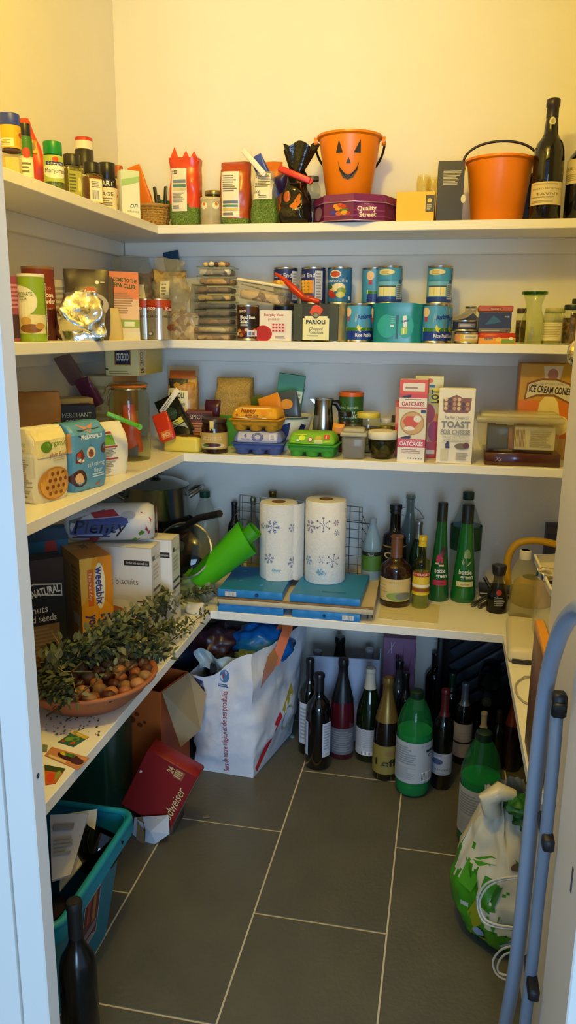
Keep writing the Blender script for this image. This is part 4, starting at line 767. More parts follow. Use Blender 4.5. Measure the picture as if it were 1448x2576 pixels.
gm = P('#5fae1c', .35); MB().box(.085, .008, .011, gm, (.042, -.004, -.005), .003, seg=2).obj('upper_arm', t); MB().box(.08, .007, .009, gm, (.042, .006, -.005), .003, seg=2).obj('lower_arm', t); MB().tube([(.084, -.008, 0), (.084, .009, 0)], .007, gm, 10).obj('hinge', t)
# big glass preserving jar with orange packet
p = onz(355, 1160, Z3); jx, jy = -.865, 2.045; r = .056; h = at(353, 962, jy).z-Z3
t = thing('preserving_jar', 'large clip-top glass jar holding an orange packet', 'jar', (jx, jy, Z3), 20); gl = G('#eef2e2')
MB().lathe([(0, 0), (r*.95, 0), (r, .006), (r, h*.78), (r*.96, h*.84), (r*.84, h*.89), (r*.84, h*.93)], gl, 36).obj('glass', t, 60)
MB().lathe([(r*.84, h*.935), (r*.92, h*.94), (r*.94, h*.955), (r*.84, h*.965)], P('#d87a2c', .5), 36).obj('rubber_seal', t, 60)
MB().lathe([(r*.95, h*.965), (r*.96, h*.985), (r*.8, h), (0, h*.99)], G('#e3e6cf'), 36).obj('glass_lid', t, 60)
w_ = P('#b5b0a0', .25, metal=1); mb = MB(); mb.tube([(r*.9*math.cos(2*PI*i/30), r*.9*math.sin(2*PI*i/30), h*.915) for i in range(30)], .0013, w_, 6, True)
mb.tube([(-r*.9, 0, h*.915), (-r*1.18, -.012, h*.88), (-r*1.2, -.014, h*.80), (-r*1.04, -.008, h*.70), (-r*1.0, .0, h*.72), (-r*1.08, .012, h*.84), (-r*.9, .01, h*.915)], .0013, w_, 6); mb.tube([(-r*.95, -.02, h*.96), (-r*1.12, -.015, h*.93), (-r*1.16, .0, h*.86), (-r*1.12, .015, h*.93), (-r*.95, .02, h*.96)], .0013, w_, 6); mb.obj('wire_clasp', t, 60)
bag_mb(.075, .03, h*.62, P('#b8481c', .35), 'pinch', 61, .006, tw=.03).obj('packet', t, 60, loc=(.0, .0, .02)); MB().prism([(-.02, 0), (.02, 0), (.025, .03), (.0, .02)], -.04, -.036, P('#2a2622', .4)).obj('dark_paper', t, loc=(0, 0, .012))
# behind the flour
(x, y, z), w, h = spot(46, 140, 985, -.985, Z3); t = thing('paper_bag', 'brown paper bag with a round red sticker behind the flour', 'bag', (x, y, Z3), 40); b = bag_mb(.115, .06, h, P('#b98548', .6, .08, 14), 'fold', 63, .006).obj('bag', t, 60)
drape(t, 'sticker', [('e', .78, .52, .16, .16, '#6a2216'), ('e', .78, .52, .1, .1, '#c9a070'), ('e', .78, .52, .07, .07, '#7a3020'), ('t', 'White', .8, .2, .07, '#5a3a20', .25), ('l', .6, .26, .95, .3, 1, '#8a6238')], .14, h*.8, b, 0, h*.1)
(x, y, z), w, h = spot(34, 74, 1043, -.875, Z3); t = jar('storage_jar', 'plastic jar with grey lid at the left end of the third shelf', (-.90, 1.44, Z3), .03, at(55, 1040, 1.44).z-Z3, 0, P('#5c6068', .4), .014, 1.05, P('#c9bf84', .6), .9, None, glass=F('#d8d4a0', .4), neck=.95)
leaner('crisp_packet', 'lime green packet poking up behind the grey-lidded jar', (-.965, 1.545, Z3), (-.985, 1.50, at(55, 1005, 1.5).z), .08, .03, P('#a9c72a', .3))
(x, y, z), w, h = spot(112, 222, 1014, -.915, Z3)
carton('lentil_box', 'navy lentil carton behind the blue flour bag', 'box', (-.935, y+.06, Z3), .12, .055, h-.01, 42, '#171c38', front=[('t', 'MERCHANT', .6, .86, .07, '#9fb6c0', .62), ('t', 'GOURMET', .6, .76, .07, '#9fb6c0', .5), ('p', [(.3, .69), (.95, .71), (.95, .7), (.3, .67)], '#8a9a8a'), ('l', .1, .3, .9, .55, 4, '#59607a')], top=[('t', 'PUY LENTILS', .5, .45, .25, '#9fb6c0', .6), ('l', .25, .7, .75, .85, 1, '#8a90a0')], right=[('r', 0, 0, 1, 1, '#231a24')])
carton('cereal_bar_box', 'beige carton with pale lid behind the navy lentil carton', 'box', (-1.0, 1.93, Z3), .13, .085, at(240, 1003, 1.93).z-Z3, 45, '#c2ad6c', front=[('r', 0, 0, .3, .95, '#8aa03a'), ('l', .35, .7, .9, .9, 4, '#d8c890'), ('r', .7, .4, 1, .95, '#b98a4a')])
carton('long_carton', 'pale cream carton supporting the long pasta box', 'box', (-.985, 2.19, Z3), .10, .18, .2255, 0, '#cfc49a', front=[('l', .1, .1, .9, .9, 9, '#b0a36f')], right=[('r', 0, .5, 1, 1, '#b08a5a')])
dz = Z3+.2265
carton('pasta_box', 'long pale yellow pasta box lying just under the second shelf', 'box', (-.935, 2.27, dz), .098, .27, 1.2335-dz, 6, '#e6da9c', front=[('r', .28, .4, .78, .98, '#b57d2c'), ('r', .31, .44, .75, .97, '#20223a'), ('T', 'DE CECCO', .53, .72, .28, '#e9e6dc', .36), ('l', .1, .05, .8, .2, 2, '#b0a05c'), ('r', .0, .22, .08, .3, '#4a4430')], right=[('r', .3, 0, 1, 1, '#e3cf55'), ('T', 'DE CECCO', .12, .5, .12, '#3a3528', .8, 90)])
leaner('plastic_wrapper', 'crumpled purple wrapper hanging behind the pasta box', (-1.005, 2.02, Z3+.215), (-1.02, 1.965, Z3+.285), .045, .03, F('#6a4a56', .6, .2), roll=.3)
leaner('purple_wrapper', 'purple and red wrapper crumpled beside the preserving jar lid', (-.955, 2.03, Z3+.15), (-.985, 2.0, Z3+.225), .05, .025, P('#5a2440', .25))
# ---------------------------------------------------------------- corner: packets
BLKG = P('#10140f', .2, .1, 14, bump=.15, bscale=50)
o = leaner('salad_packet', 'shiny black packet leaning in the corner of the third shelf', at(462, 1105, 2.24), at(415, 1000, 2.32), .075, .04, BLKG, prs=[('e', .5, .55, .25, .15, '#1c3a2a'), ('t', 'ORGANIC', .5, .55, .08, '#6f8a7a', .5), ('l', .2, .2, .8, .35, 3, '#4a5a50')])
o = leaner('rice_packet', 'second black packet with silver label lying behind the yellow block', at(420, 1098, 2.25), at(478, 1060, 2.27), .06, .035, P('#17181a', .2), prs=[('r', .5, .2, .95, .9, '#9aa09a'), ('r', .1, .1, .45, .9, '#c9c04a')])
t = thing('paper_tag', 'stiff white folded label sticking up from the black packet', 'label', at(405, 1038, 2.21), rot=(0, math.radians(38), 0)); MB().box(.016, .003, .09, P('#e9e2cf', .5), bev=.0005).obj('card', t); printed(t, 'tag_print', [('r', .3, .1, .4, .6, '#4a4a4a'), ('r', .6, .05, .7, .5, '#4a4a4a')], .016, .09, lambda u, v, of: (u-.008, -.0016-of, v))
o = leaner('curry_packet', 'small orange-red packet between the jar and the black packets', at(425, 1108, 2.19), at(400, 1040, 2.2), .05, .02, P('#c8371c', .3), prs=[('r', .2, .05, .9, .35, '#e07a2a'), ('t', 'INDI', .55, .2, .14, '#f2e2b8', .5)])
x, w, h = fit(424, 500, 920, 2.40, Z3)
t = thing('pasta_bag', 'clear bag of penne with cream label standing in the corner', 'bag', (x, 2.40, Z3), 10); fb = F('#d8b070', .35, .15); b = bag_mb(w, .07, h, fb, 'pinch', 71, .004, tw=w*.95).obj('film', t, 60); bag_mb(w*.93, .062, h*.86, GR('#c9872c', '#e3b460', 60, .4), 'fold', 72, .005).obj('penne', t, 60)
drape(t, 'label', [('r', 0, .0, 1, 1, '#efe6b8'), ('r', 0, .72, 1, 1, '#2c2a22'), ('e', .5, .72, .12, .12, '#6a6450'), ('T', 'PARIOLI', .45, .5, .15, '#2c2c20', .7), ('i', 'Penne Rigate', .45, .25, .12, '#3a3830', .8)], w*.62, h*.42, b, -w*.12, h*.42); drape(t, 'top_band', [('r', 0, 0, 1, 1, '#b4581c')], w*.8, h*.1, b, 0, h*.84)
# ================================================================ third shelf, back arm
x, w, h = fit(413, 508, 1098, 2.215, Z3)
t = thing('butter_block', 'yellow wrapped block in the shelf corner beside the beetroot jar', 'packet', (x, 2.225, Z3), -4); MB().box(w*.98, .06, h*1.02, P('#e3d056', .4, .05, 12), bev=.010, seg=3, top=.9).obj('block', t, 60); lump_mb(w*.36, .02, .004, P('#6a4a1c', .5), 5, .3).obj('brown_leaves', t, 60, loc=(.01, 0, h*1.01))
x, w, h = fit(507, 572, 1052, 2.225, Z3)
t = jar('pickle_jar', 'beetroot jar with brown lid and red badge label', (x, 2.225, Z3), w/2, h, 4, P('#3a2a1e', .35), .012, .93, P('#2e0a10', .2), .95, [('r', .04, .04, .96, .96, '#c9a85a'), ('p', [(.2, .5), (.14, .66), (.24, .8), (.5, .86), (.76, .8), (.86, .66), (.8, .5), (.5, .44)], '#b3241c'), ('t', 'Sliced', .5, .72, .1, '#f0dfc0', .4), ('t', 'Beetroot', .5, .6, .1, '#f0dfc0', .46), ('e', .5, .22, .3, .15, '#d8cfae'), ('e', .5, .25, .2, .12, '#4a1018'), ('e', .35, .22, .1, .07, '#5a7a2a')], '#b98f45', (.14, .62), 1.1, neck=.9); printed(t, 'seal_strip', [('r', 0, 0, 1, 1, '#e6cf7a')], .012, .028, m_cyl(w/2*.945, .012, h*.68))
x, w, h = fit(465, 530, 1035, 2.32, Z3); carton('biscuit_box', 'brown striped carton behind the beetroot jar', 'box', (x, 2.35, Z3), w, .06, h, 8, '#7a3a1c', front=[('r', .0, .75, 1, .95, '#4a1f10'), ('l', .05, .1, .95, .7, 8, '#c98a4a'), ('t', 'SPICE', .4, .85, .12, '#e3c9a0', .5), ('e', .65, .35, .12, .16, '#d8c060')])
x, w, h = fit(548, 636, 950, 2.40, Z3); t = thing('grain_bag', 'clear bag of couscous with green base standing at the wall', 'bag', (x, 2.40, Z3), 0); cm = GR('#c9a85a', '#b08d40', 400, .6); gr_ = P('#4f9a3a', .4); b = bag_mb(w, .09, h, cm, 'fold', 75, .006, mfn=lambda u, v: gr_ if v < .42 else cm).obj('bag', t, 60)
o = leaner('purple_packet', 'dark purple packet corner left of the couscous bag', at(535, 1050, 2.36), at(536, 1006, 2.36), .05, .03, P('#43142c', .3))
def eggbox(label, x, y, z, rz, lidc, basec, shapes, w=.15, d=.105, h=.07):
    t = thing('egg_box', label, 'egg box', (x, y, z), rz, 'egg boxes'); bm = P(basec, .75, .06, 30, bump=.1, bscale=120); lm = P(lidc, .75, .06, 30, bump=.1, bscale=120); hb = h*.5; mb = MB()
    for i in range(3):
        for j in range(2):
            mb.lathe([(0, 0), (w*.10, 0), (w*.125, .004), (w*.175, hb)], bm, 16, o=((i-1)*w*.315, (j-.5)*d*.46, 0))
    mb.obj('egg_cups', t, 60)
    MB().box(w*.9, d*.86, hb*.55, bm, (0, 0, hb*.42), .006, seg=2, top=1.09).obj('tray', t, 60)
    MB().box(w*1.04, d*1.06, .004, bm, (0, 0, hb-.002), .0018).obj('flange', t)
    lid = MB().box(w, d, h-hb, lm, (0, 0, hb+.002), .013, seg=3, top=.84, topy=.72).obj('lid', t, 60)
    drape(t, 'lid_label', shapes, w*.84, (h-hb)*.98, lid, 0, hb+.003, cell=.005, gloss=.6); return t
x, w, h = fit(578, 718, 1084, 2.215, Z3); exb = x
eggbox('blue-grey egg box under the yellow one', x, 2.25, Z3, 3, '#6a74b0', '#3f5596', [('r', .04, .02, .96, .9, '#b5b6cc'), ('T', '6', .22, .62, .3, '#4a3f86', .06), ('t', 'free range', .22, .32, .14, '#5a5a9a', .2), ('e', .5, .48, .14, .36, '#3a4a8a'), ('e', .5, .48, .11, .28, '#56629e'), ('r', .78, .25, .93, .75, '#d6d6e2'), ('l', .8, .3, .91, .7, 4, '#7d7fa8')], .153, .105, .068)
eggbox('yellow egg box on top of the blue-grey one', exb-.006, 2.252, Z3+.069, -3, '#e0a012', '#c98c10', [('p', [(.06, .1), (.04, .75), (.14, .95), (.86, .95), (.9, .6), (.8, .08), (.4, .02)], '#efe4c0'), ('T', 'happy', .36, .72, .32, '#8a3a14', .36), ('T', 'egg co', .45, .34, .3, '#8a3a14', .32), ('e', .74, .55, .08, .24, '#e08a1c'), ('e', .09, .32, .03, .1, '#b0301c'), ('l', .35, .04, .7, .12, 1, '#8a5a3a')], .15, .105, .068)
x, w, h = fit(722, 850, 1080, 2.215, Z3)
eggbox('lime green egg box right of the blue-grey one', x, 2.245, Z3, -2, '#7ab82a', '#3f9a32', [('p', [(.02, .2), (.05, .9), (.95, .9), (.97, .3), (.7, .08), (.3, .05)], '#a9cc2c'), ('e', .28, .55, .08, .22, '#d8e83a'), ('e', .68, .55, .08, .22, '#c9ae3a'), ('r', .8, .5, .94, .85, '#d2452a'), ('T', '6', .86, .67, .24, '#f4efe0', .03), ('e', .48, .45, .06, .2, '#b04a5a'), ('e', .48, .45, .04, .13, '#e6dcc8'), ('e', .18, .35, .03, .1, '#d8e0e8'), ('r', .58, .1, .78, .45, '#c6d88a'), ('l', .1, .75, .5, .88, 1, '#d8e83a')], .145, .105, .07)
# green box leaning behind, bowl and nut packets
x, w, h = fit(678, 745, 942, 2.43, Z3)
t = carton('green_box', 'green cardboard box with white sticker leaning at the wall', 'box', (x+.002, 2.43, Z3+.002), w*.95, .06, h, 0, '#0f7a48', front=[('r', .5, .62, .98, .78, '#cfd8c4'), ('l', .53, .65, .95, .75, 2, '#8a9a8a'), ('e', .35, .5, .28, .14, '#3a2c22'), ('p', [(.3, .0), (.6, .45), (.95, .45), (.95, .0)], '#12603c')], rot=(math.radians(-3), math.radians(7), math.radians(8)))
leaner('green_card', 'folded green card flap right of the leaning green box', at(735, 1040, 2.46), at(752, 975, 2.47), .04, .012, P('#128250', .45))
bx = at(722, 1075, 2.335).x; t = thing('china_bowl', 'white china bowl with blue leaf pattern holding nut packets', 'bowl', (bx, 2.36, Z3), 0); bw = .075; hb = at(722, 1043, 2.36).z-Z3
MB().lathe([(0, .003), (.03, .003), (.03, 0), (.033, 0), (.036, .008), (bw*.8, hb*.5), (bw, hb), (bw-.003, hb), (bw*.77, hb*.5), (.03, .01), (0, .009)], P('#e9e6d2', .2), 40).obj('bowl', t, 60)
printed(t, 'leaf_pattern', [('p', [(.1, .3), (.25, .75), (.5, .85), (.45, .5), (.3, .25)], '#1e2c6a'), ('p', [(.6, .3), (.8, .8), (.98, .75), (.85, .3)], '#1e2c6a'), ('r', 0, .93, 1, .99, '#4a5a4a')], .12, hb, lambda u, v, o: ((bw*(.62+.38*v/hb)+o+.002)*math.sin((u-.04)/bw), -(bw*(.62+.38*v/hb)+o+.002)*math.cos((u-.04)/bw), v), step=.006)
leaner('nut_packet', 'dark nut packet standing in the china bowl', (bx+.02, 2.35, Z3+.035), at(718, 985, 2.34), .07, .03, P('#3c4650', .3), prs=[('e', .5, .8, .3, .12, '#d8921c'), ('T', 'red', .55, .42, .1, '#e9eae6', .4), ('T', 'nut', .55, .28, .1, '#e9eae6', .4)])
leaner('nut_packet', 'orange and yellow nut packet beside the dark one in the bowl', (bx-.02, 2.345, Z3+.05), at(672, 996, 2.33), .07, .03, P('#dd8a1c', .3), prs=[('e', .5, .6, .3, .2, '#f0c03a'), ('p', [(.2, .3), (.5, .5), (.8, .3), (.5, .2)], '#8aa82a')])
leaner('crisp_packet', 'green and black packet lying behind the yellow egg box', at(650, 1055, 2.40), at(628, 1000, 2.38), .08, .03, P('#4a5a1c', .3))
# steel jug
x, w, h = fit(790, 835, 1003, 2.38, Z3); t = thing('steel_jug', 'polished steel jug with black handle behind the green egg box', 'jug', (x, 2.38, Z3), 15); r = w/2*1.15; st = STEEL()
MB().lathe([(0, 0), (r*1.15, 0), (r*1.15, .01), (r*.95, h*.6), (r*.85, h*.86), (r*.95, h*.97), (r*.98, h), (r*.9, h), (r*.8, h*.86)], st, 36).obj('body', t, 60); MB().lathe([(r*.93, h*.985), (0, h*1.0)], st, 30).obj('lid', t, 60)
MB().prism([(-r*.9, h*.9), (-r*1.35, h), (-r*.8, h)], -.01, .01, st).obj('spout', t); MB().tube([(r*.75, 0, h*.93), (r*1.3, 0, h*.92), (r*1.75, 0, h*.78), (r*1.85, 0, h*.5), (r*1.75, 0, h*.25)], .01, P('#171512', .35), 10, rs=[.008, .011, .012, .011, .008]).obj('handle', t, 60)
x, w, h = fit(851, 912, 986, 2.41, Z3)
t = thing('bouillon_tub', 'green bouillon tub with orange lid at the wall', 'tub', (x, 2.41, Z3), 4); r = w/2; MB().lathe([(0, 0), (r, 0), (r, h-.01), (r*.99, h-.008)], P('#2c5a22', .4), 36).obj('tub', t); MB().lathe([(r*1.02, h-.012), (r*1.02, h-.001), (r*.95, h), (r*.9, h-.004), (0, h-.004)], P('#d8641c', .4), 36).obj('lid', t); W = .1; printed(t, 'label_print', [('e', .08, .84, .08, .05, '#c9502a'), ('t', 'Swiss Vegetable', .45, .80, .05, '#c9d8b0', .62), ('i', 'Bouillon', .46, .66, .13, '#e9eed8', .8), ('l', .1, .52, .9, .56, 1, '#a9be90'), ('e', .75, .4, .12, .1, '#d8842a'), ('e', .6, .36, .1, .08, '#c2602a'), ('r', 0, 0, 1, .28, '#3a6a2a')], W, h*.92, m_cyl(r, W, .002), step=.005)
def j3(label, pl, pr, pt, y, lid, cont, lidh=.016, fill=.85, prs=None, lcol='#e9e2cc', neck=.86, group='small jars on the third shelf', lz=(.1, .6)):
    x, w, h = fit(pl, pr, pt, y, Z3); return jar('preserve_jar', label, (x, y, Z3), w/2, h, 5, lid, lidh, .95, cont, fill, prs, lcol, lz, 1.0, group=group, neck=neck)
j3('jam jar with black lid in front of the bouillon tub', 848, 884, 1035, 2.345, BLK, P('#4a1c10', .3), .016)
j3('squat glass jar with bright yellow lid', 894, 956, 1037, 2.36, P('#e3cf4a', .4), GR('#6a6030', '#4a4020', 60, .4), .016, .7, neck=.93)
j3('small white-lidded jar of yellow pickle right of the yellow lid', 953, 986, 1052, 2.40, P('#e3ddd0', .4), P('#b09a2a', .3), .012)
j3('small jar with brown lid beside the oatcakes box', 982, 1010, 1045, 2.39, P('#4a3f34', .4), P('#5a4a3a', .5), .02, .8, [('r', 0, 0, 1, 1, '#dcd6c2')], neck=.9)
x, w, h = fit(870, 905, 1068, 2.29, Z3); j3('low glass jar with steel lid behind the square tub', 868, 906, 1067, 2.30, P('#6a665c', .3, metal=.8), GR('#5a4a34', '#8a7a5a', 80, .4), .012, neck=.95)
o = leaner('orange_sachet', 'small orange sachet standing beside the green egg box', at(850, 1090, 2.29), at(852, 1066, 2.29), .035, .015, P('#d8892c', .35))
x, w, h = fit(857, 920, 1080, 2.215, Z3)
t = thing('storage_tub', 'small square clear tub with cloudy lid at the shelf front', 'tub', (x, 2.225, Z3), 3); MB().box(w*.88, .055, h*.78, F('#d9d2b4', .25, .12), bev=.006, seg=2, top=1.08).obj('tub', t); MB().box(w*.8, .048, h*.66, P('#4a4450', .6), (0, 0, .003), .005, seg=2, top=1.06).obj('contents', t); MB().box(w*1.06, .066, h*.14, F('#d8d0ac', .6), (0, 0, h*.77), .004, seg=2).obj('lid_rim', t); MB().box(w*.9, .056, h*.16, F('#cfc7a4', .6), (0, 0, h*.9), .008, seg=3, top=.9).obj('lid', t)
x, w, h = fit(924, 997, 1084, 2.235, Z3); r = w/2
t = thing('olive_tub', 'round glass bowl of olives with cream lid', 'tub', (x, 2.245, Z3), 0); MB().lathe([(0, .0), (r*.62, 0), (r*.72, .004), (r*.95, h*.4), (r, h*.72)], G('#dfe3c8'), 36).obj('bowl', t, 60); MB().lathe([(0, .003), (r*.62, .003), (r*.7, .007), (r*.93, h*.4), (r*.96, h*.64), (0, h*.66)], GR('#2a2a16', '#5a5426', 45, .25, '#5a2a22'), 36).obj('olives', t, 60); MB().lathe([(r*1.0, h*.72), (r*1.03, h*.74), (r*1.03, h*.93), (r*.98, h), (0, h)], P('#ece2c4', .4), 36).obj('lid', t, 60)
# boxes on the right
oat = [('r', 0, .83, 1, 1, '#e0573c'), ('r', .12, .86, .9, .96, '#efe6da'), ('l', .2, .88, .85, .92, 1, '#a09080'), ('r', 0, .78, 1, .83, '#cf4a48'), ('p', [(.1, .80), (.42, .82), (.42, .79), (.12, .76)], '#2a2a44'), ('r', 0, .67, 1, .78, '#f0e8da'), ('T', 'OATCAKES', .5, .71, .05, '#b8302c', .82), ('l', .2, .755, .8, .77, 1, '#8a7a70'), ('r', 0, .65, 1, .67, '#d2605a'), ('r', .0, .28, 1, .65, '#e3dcc0'), ('e', .5, .475, .44, .145, '#b98a4a'), ('e', .5, .475, .4, .13, '#d2a868'), ('p', [(.15, .5), (.3, .56), (.55, .56), (.75, .48), (.6, .42), (.3, .42)], '#d2562a'), ('e', .68, .53, .14, .04, '#efe9dc'), ('e', .4, .41, .2, .025, '#efe9dc'), ('r', .8, .6, .97, .64, '#3a3f74'), ('p', [(.1, .30), (.46, .33), (.46, .29), (.12, .26)], '#2a2a44'), ('r', 0, .18, 1, .285, '#cf4560'), ('t', 'SCOTTISH ROUGH', .5, .265, .022, '#efd8d4', .7), ('T', 'OATCAKES', .5, .225, .05, '#f4efe6', .86), ('r', 0, 0, 1, .18, '#efe8dc'), ('l', .15, .1, .85, .16, 3, '#b08a84')]+[('e', .4+.1*i, .045, .025, .01, ['#9aa4c0', '#4a6aa8', '#c26a5a', '#3a5a9a', '#8a8a8a', '#b9a08a'][i]) for i in range(6)]
x, w, h = fit(1001, 1074, 955, 2.20, Z3)
carton('oatcakes_box', 'tall red and white oatcakes box at the shelf front', 'box', (x, 2.20+.028, Z3), w*.95, .055, h, -2, '#d8d0c0', front=oat, right=[('r', 0, 0, 1, .7, '#d8c9b4'), ('r', 0, .18, 1, .285, '#b83c54'), ('r', 0, .83, 1, 1, '#c84a34')])
x, w, h = fit(994, 1012, 1010, 2.28, Z3); carton('oatcakes_box', 'red box edge showing left behind the tall oatcakes box', 'box', (x+.01, 2.315, Z3), .045, .05, h, 0, '#cf4a34', front=[('r', 0, .6, .5, .9, '#e3a090')])
x, w, h = fit(1040, 1110, 947, 2.29, Z3)
carton('cereal_bar_box', 'colourful box with yellow corner flash behind the oatcakes box', 'box', (x, 2.29+.02, Z3), w, .045, h, 2, '#d8cf9a', front=[('r', 0, .9, 1, 1, '#dfe0b4'), ('e', .5, .95, .12, .03, '#d8602a'), ('r', .55, .66, 1, .86, '#e3d81c'), ('T', 'LOT', .72, .76, .26, '#1f1f1a', .16, 90), ('r', .5, .87, .7, .9, '#2a6aa0'), ('e', .8, .35, .35, .2, '#d88a2a'), ('e', .75, .33, .22, .13, '#b3204a'), ('e', .5, .55, .25, .12, '#c8261c'), ('r', 0, 0, 1, .2, '#c8281c'), ('r', .3, .05, .8, .1, '#e6dcc8')])
x, w, h = fit(1099, 1193, 978, 2.195, Z3)
carton('cracker_box', 'tall cream cracker box with a picture of fruit and nut toast', 'box', (x, 2.195+.028, Z3), w*.97, .05, h, -1, '#efe8d2', front=[('p', [(.14, .70), (.12, .86), (.3, .88), (.48, .92), (.66, .88), (.9, .88), (.88, .72), (.8, .68), (.2, .68)], '#8a5428')]+[('e', .2+.12*(i % 6), .74+.06*(i//6), .05, .025, ['#e3c78a', '#5a2c1c', '#c99a55'][i % 3]) for i in range(16)]+[('i', 'The Fine Cheese Co.', .52, .62, .04, '#6a5a48', .7), ('T', 'TOAST', .5, .53, .085, '#8d8674', .8), ('T', 'FOR CHEESE', .5, .43, .06, '#9a937e', .82), ('l', .1, .385, .95, .395, 1, '#b5ad98'), ('t', 'DATES, HAZELNUTS', .53, .36, .03, '#b5ad98', .75), ('t', '& PUMPKIN SEEDS', .53, .32, .03, '#b5ad98', .7), ('l', .1, .295, .95, .305, 1, '#b5ad98'), ('p', [(.25, .21), (.24, .26), (.29, .31), (.35, .29), (.36, .21)], '#3a2a4a'), ('r', .12, .05, .32, .2, '#d9cfae'), ('e', .7, .24, .2, .04, '#7a6a2a'), ('e', .82, .25, .09, .04, '#6a2c1a'), ('l', .55, .05, .9, .16, 4, '#b5a890')], right=[('r', 0, 0, 1, 1, '#e3dabc')])
x, w, h = fit(1217, 1408, 1141, 2.20, Z3); bzx, bzw = x, w
t = thing('chocolate_box', 'flat dark brown film-wrapped box under the clear container', 'box', (x, 2.20+.08, Z3), 1); MB().box(w, .16, h, P('#4a1a10', .18, .1, 20, coat=.5), bev=.002).obj('box', t); printed(t, 'front_print', [('i', 'Xx', .18, .5, .3, '#b0a090', .08)], w, h, m_front(w, .16))
zc = Z3+h+.0005; x, w, h = fit(1197, 1418, 1045, 2.20, zc)
t = thing('storage_container', 'large clear food container with cloudy lid on the brown box', 'container', (x, 2.20+.07, zc), 0); MB().box(w*.9, .13, h*.80, F('#d8cfa8', .14, .1), bev=.02, seg=4, top=1.06).obj('container', t, 60); MB().box(w*1.02, .15, h*.16, F('#dcd2a2', .42, .25), (0, 0, h*.78), .006, seg=2).obj('lid_rim', t, 60); MB().box(w*.92, .13, h*.12, F('#dcd2a2', .5, .25), (0, 0, h*.9), .008, seg=2).obj('lid', t, 60)
for (c, x0, x1, hh) in (('#20252c', -.36, -.12, .62), ('#7a4420', -.12, -.05, .6), ('#d8cb94', -.05, .42, .62)):
    MB().box((x1-x0)*w, .06, h*hh, P(c, .5), ((x0+x1)/2*w, -.018, .006), .002).obj('packet', t)
printed(t, 'packet_print', [('r', .02, .05, .3, .95, '#cdbb7a')]+[('r', .03+.035*i, .1, .045+.035*i, .9, '#8a5a2c') for i in range(7)]+[('l', .4, .1, .95, .9, 8, '#b5a56a')], .45*w, h*.55, lambda u, v, o: (-.05*w+u, -.0485-o, v+.01))
x, w, h = fit(1205, 1270, 1034, 2.37, Z3); t = thing('pan_lid', 'dark oval lid edge behind the clear container', 'lid', (x, 2.43, Z3+h-.008)); MB().lathe([(0, .006), (.03, .005), (.036, .001), (.036, 0), (0, 0)], P('#2a2a22', .3), 30).obj('lid', t); MB().lathe([(.012, -(h-.008)), (.012, 0)], P('#4a463a', .4), 12).obj('stem', t)
x, w, h = fit(1297, 1432, 915, 2.36, Z3); hh = min(h, 1.2345-Z3)
carton('ice_cream_cone_box', 'large orange and yellow box lettered ICE CREAM CONES', 'box', (x+.012, 2.36+.05, Z3), w*1.08, .10, hh, 0, '#d8901c', front=[('r', 0, .0, 1, .62, '#dd7a14'), ('r', 0, .62, 1, 1, '#c99a1c'), ('r', .93, 0, 1, .4, '#8a1c24'), ('p', [(.38, .98), (.72, .98), (.68, .84), (.42, .84)], '#d9d0b8'), ('e', .55, .89, .09, .06, '#a8746a'), ('p', [(.08, .62), (.12, .8), (.35, .85), (.62, .85), (.86, .8), (.97, .68), (.9, .58), (.6, .66), (.3, .66)], '#8a5a20'), ('p', [(.11, .635), (.15, .785), (.36, .83), (.61, .83), (.84, .785), (.93, .69), (.88, .605), (.6, .685), (.3, .685)], '#d8cfae'), ('t', 'CAROUSEL WAFER COMPANY', .5, .79, .025, '#8a7a58', .6), ('T', 'ICE CREAM CONES', .52, .73, .07, '#3a2a1c', .72, -4), ('p', [(.42, .2), (.3, .35), (.36, .6), (.44, .66), (.6, .66), (.68, .6), (.74, .38), (.64, .2)], '#efd98a'), ('e', .3, .33, .16, .12, '#f0dfa0'), ('e', .75, .36, .14, .1, '#efd890'), ('r', .2, .0, .85, .22, '#d8b060')], right=[('r', 0, 0, 1, 1, '#b57a1c')])
# ================================================================ lowest shelf, left arm
Z4 = SZ[3]
p = onz(112, 1650, Z4)
h = at(112, 1408, 1.64).z-Z4
carton('muesli_box', 'dark muesli box lettered nuts and seeds at the door jamb', 'box', (-.962, 1.655, Z4), .125, .06, h, 44, '#241a16', front=[('r', 0, 0, 1, 1, '#1d2220'), ('r', 0, .78, 1, 1, '#33221a'), ('r', .1, .03, .86, .36, '#8d7145'), ('l', .12, .05, .84, .34, 8, '#a58a5c'), ('p', [(.02, .52), (.02, .66), (.4, .78), (.95, .74), (.95, .62), (.4, .66)], '#d8d4c8'), ('p', [(.04, .54), (.04, .65), (.4, .765), (.93, .73), (.93, .635), (.4, .675)], '#20201e'), ('T', 'EAT NATURAL', .5, .685, .075, '#e9e6dc', .82, 6), ('t', 'nuts', .5, .52, .07, '#e9e6dc', .3), ('t', 'and seeds', .5, .43, .07, '#e9e6dc', .62)], right=[('r', 0, 0, 1, 1, '#1a1512'), ('l', .2, .1, .8, .5, 7, '#8a8478')])
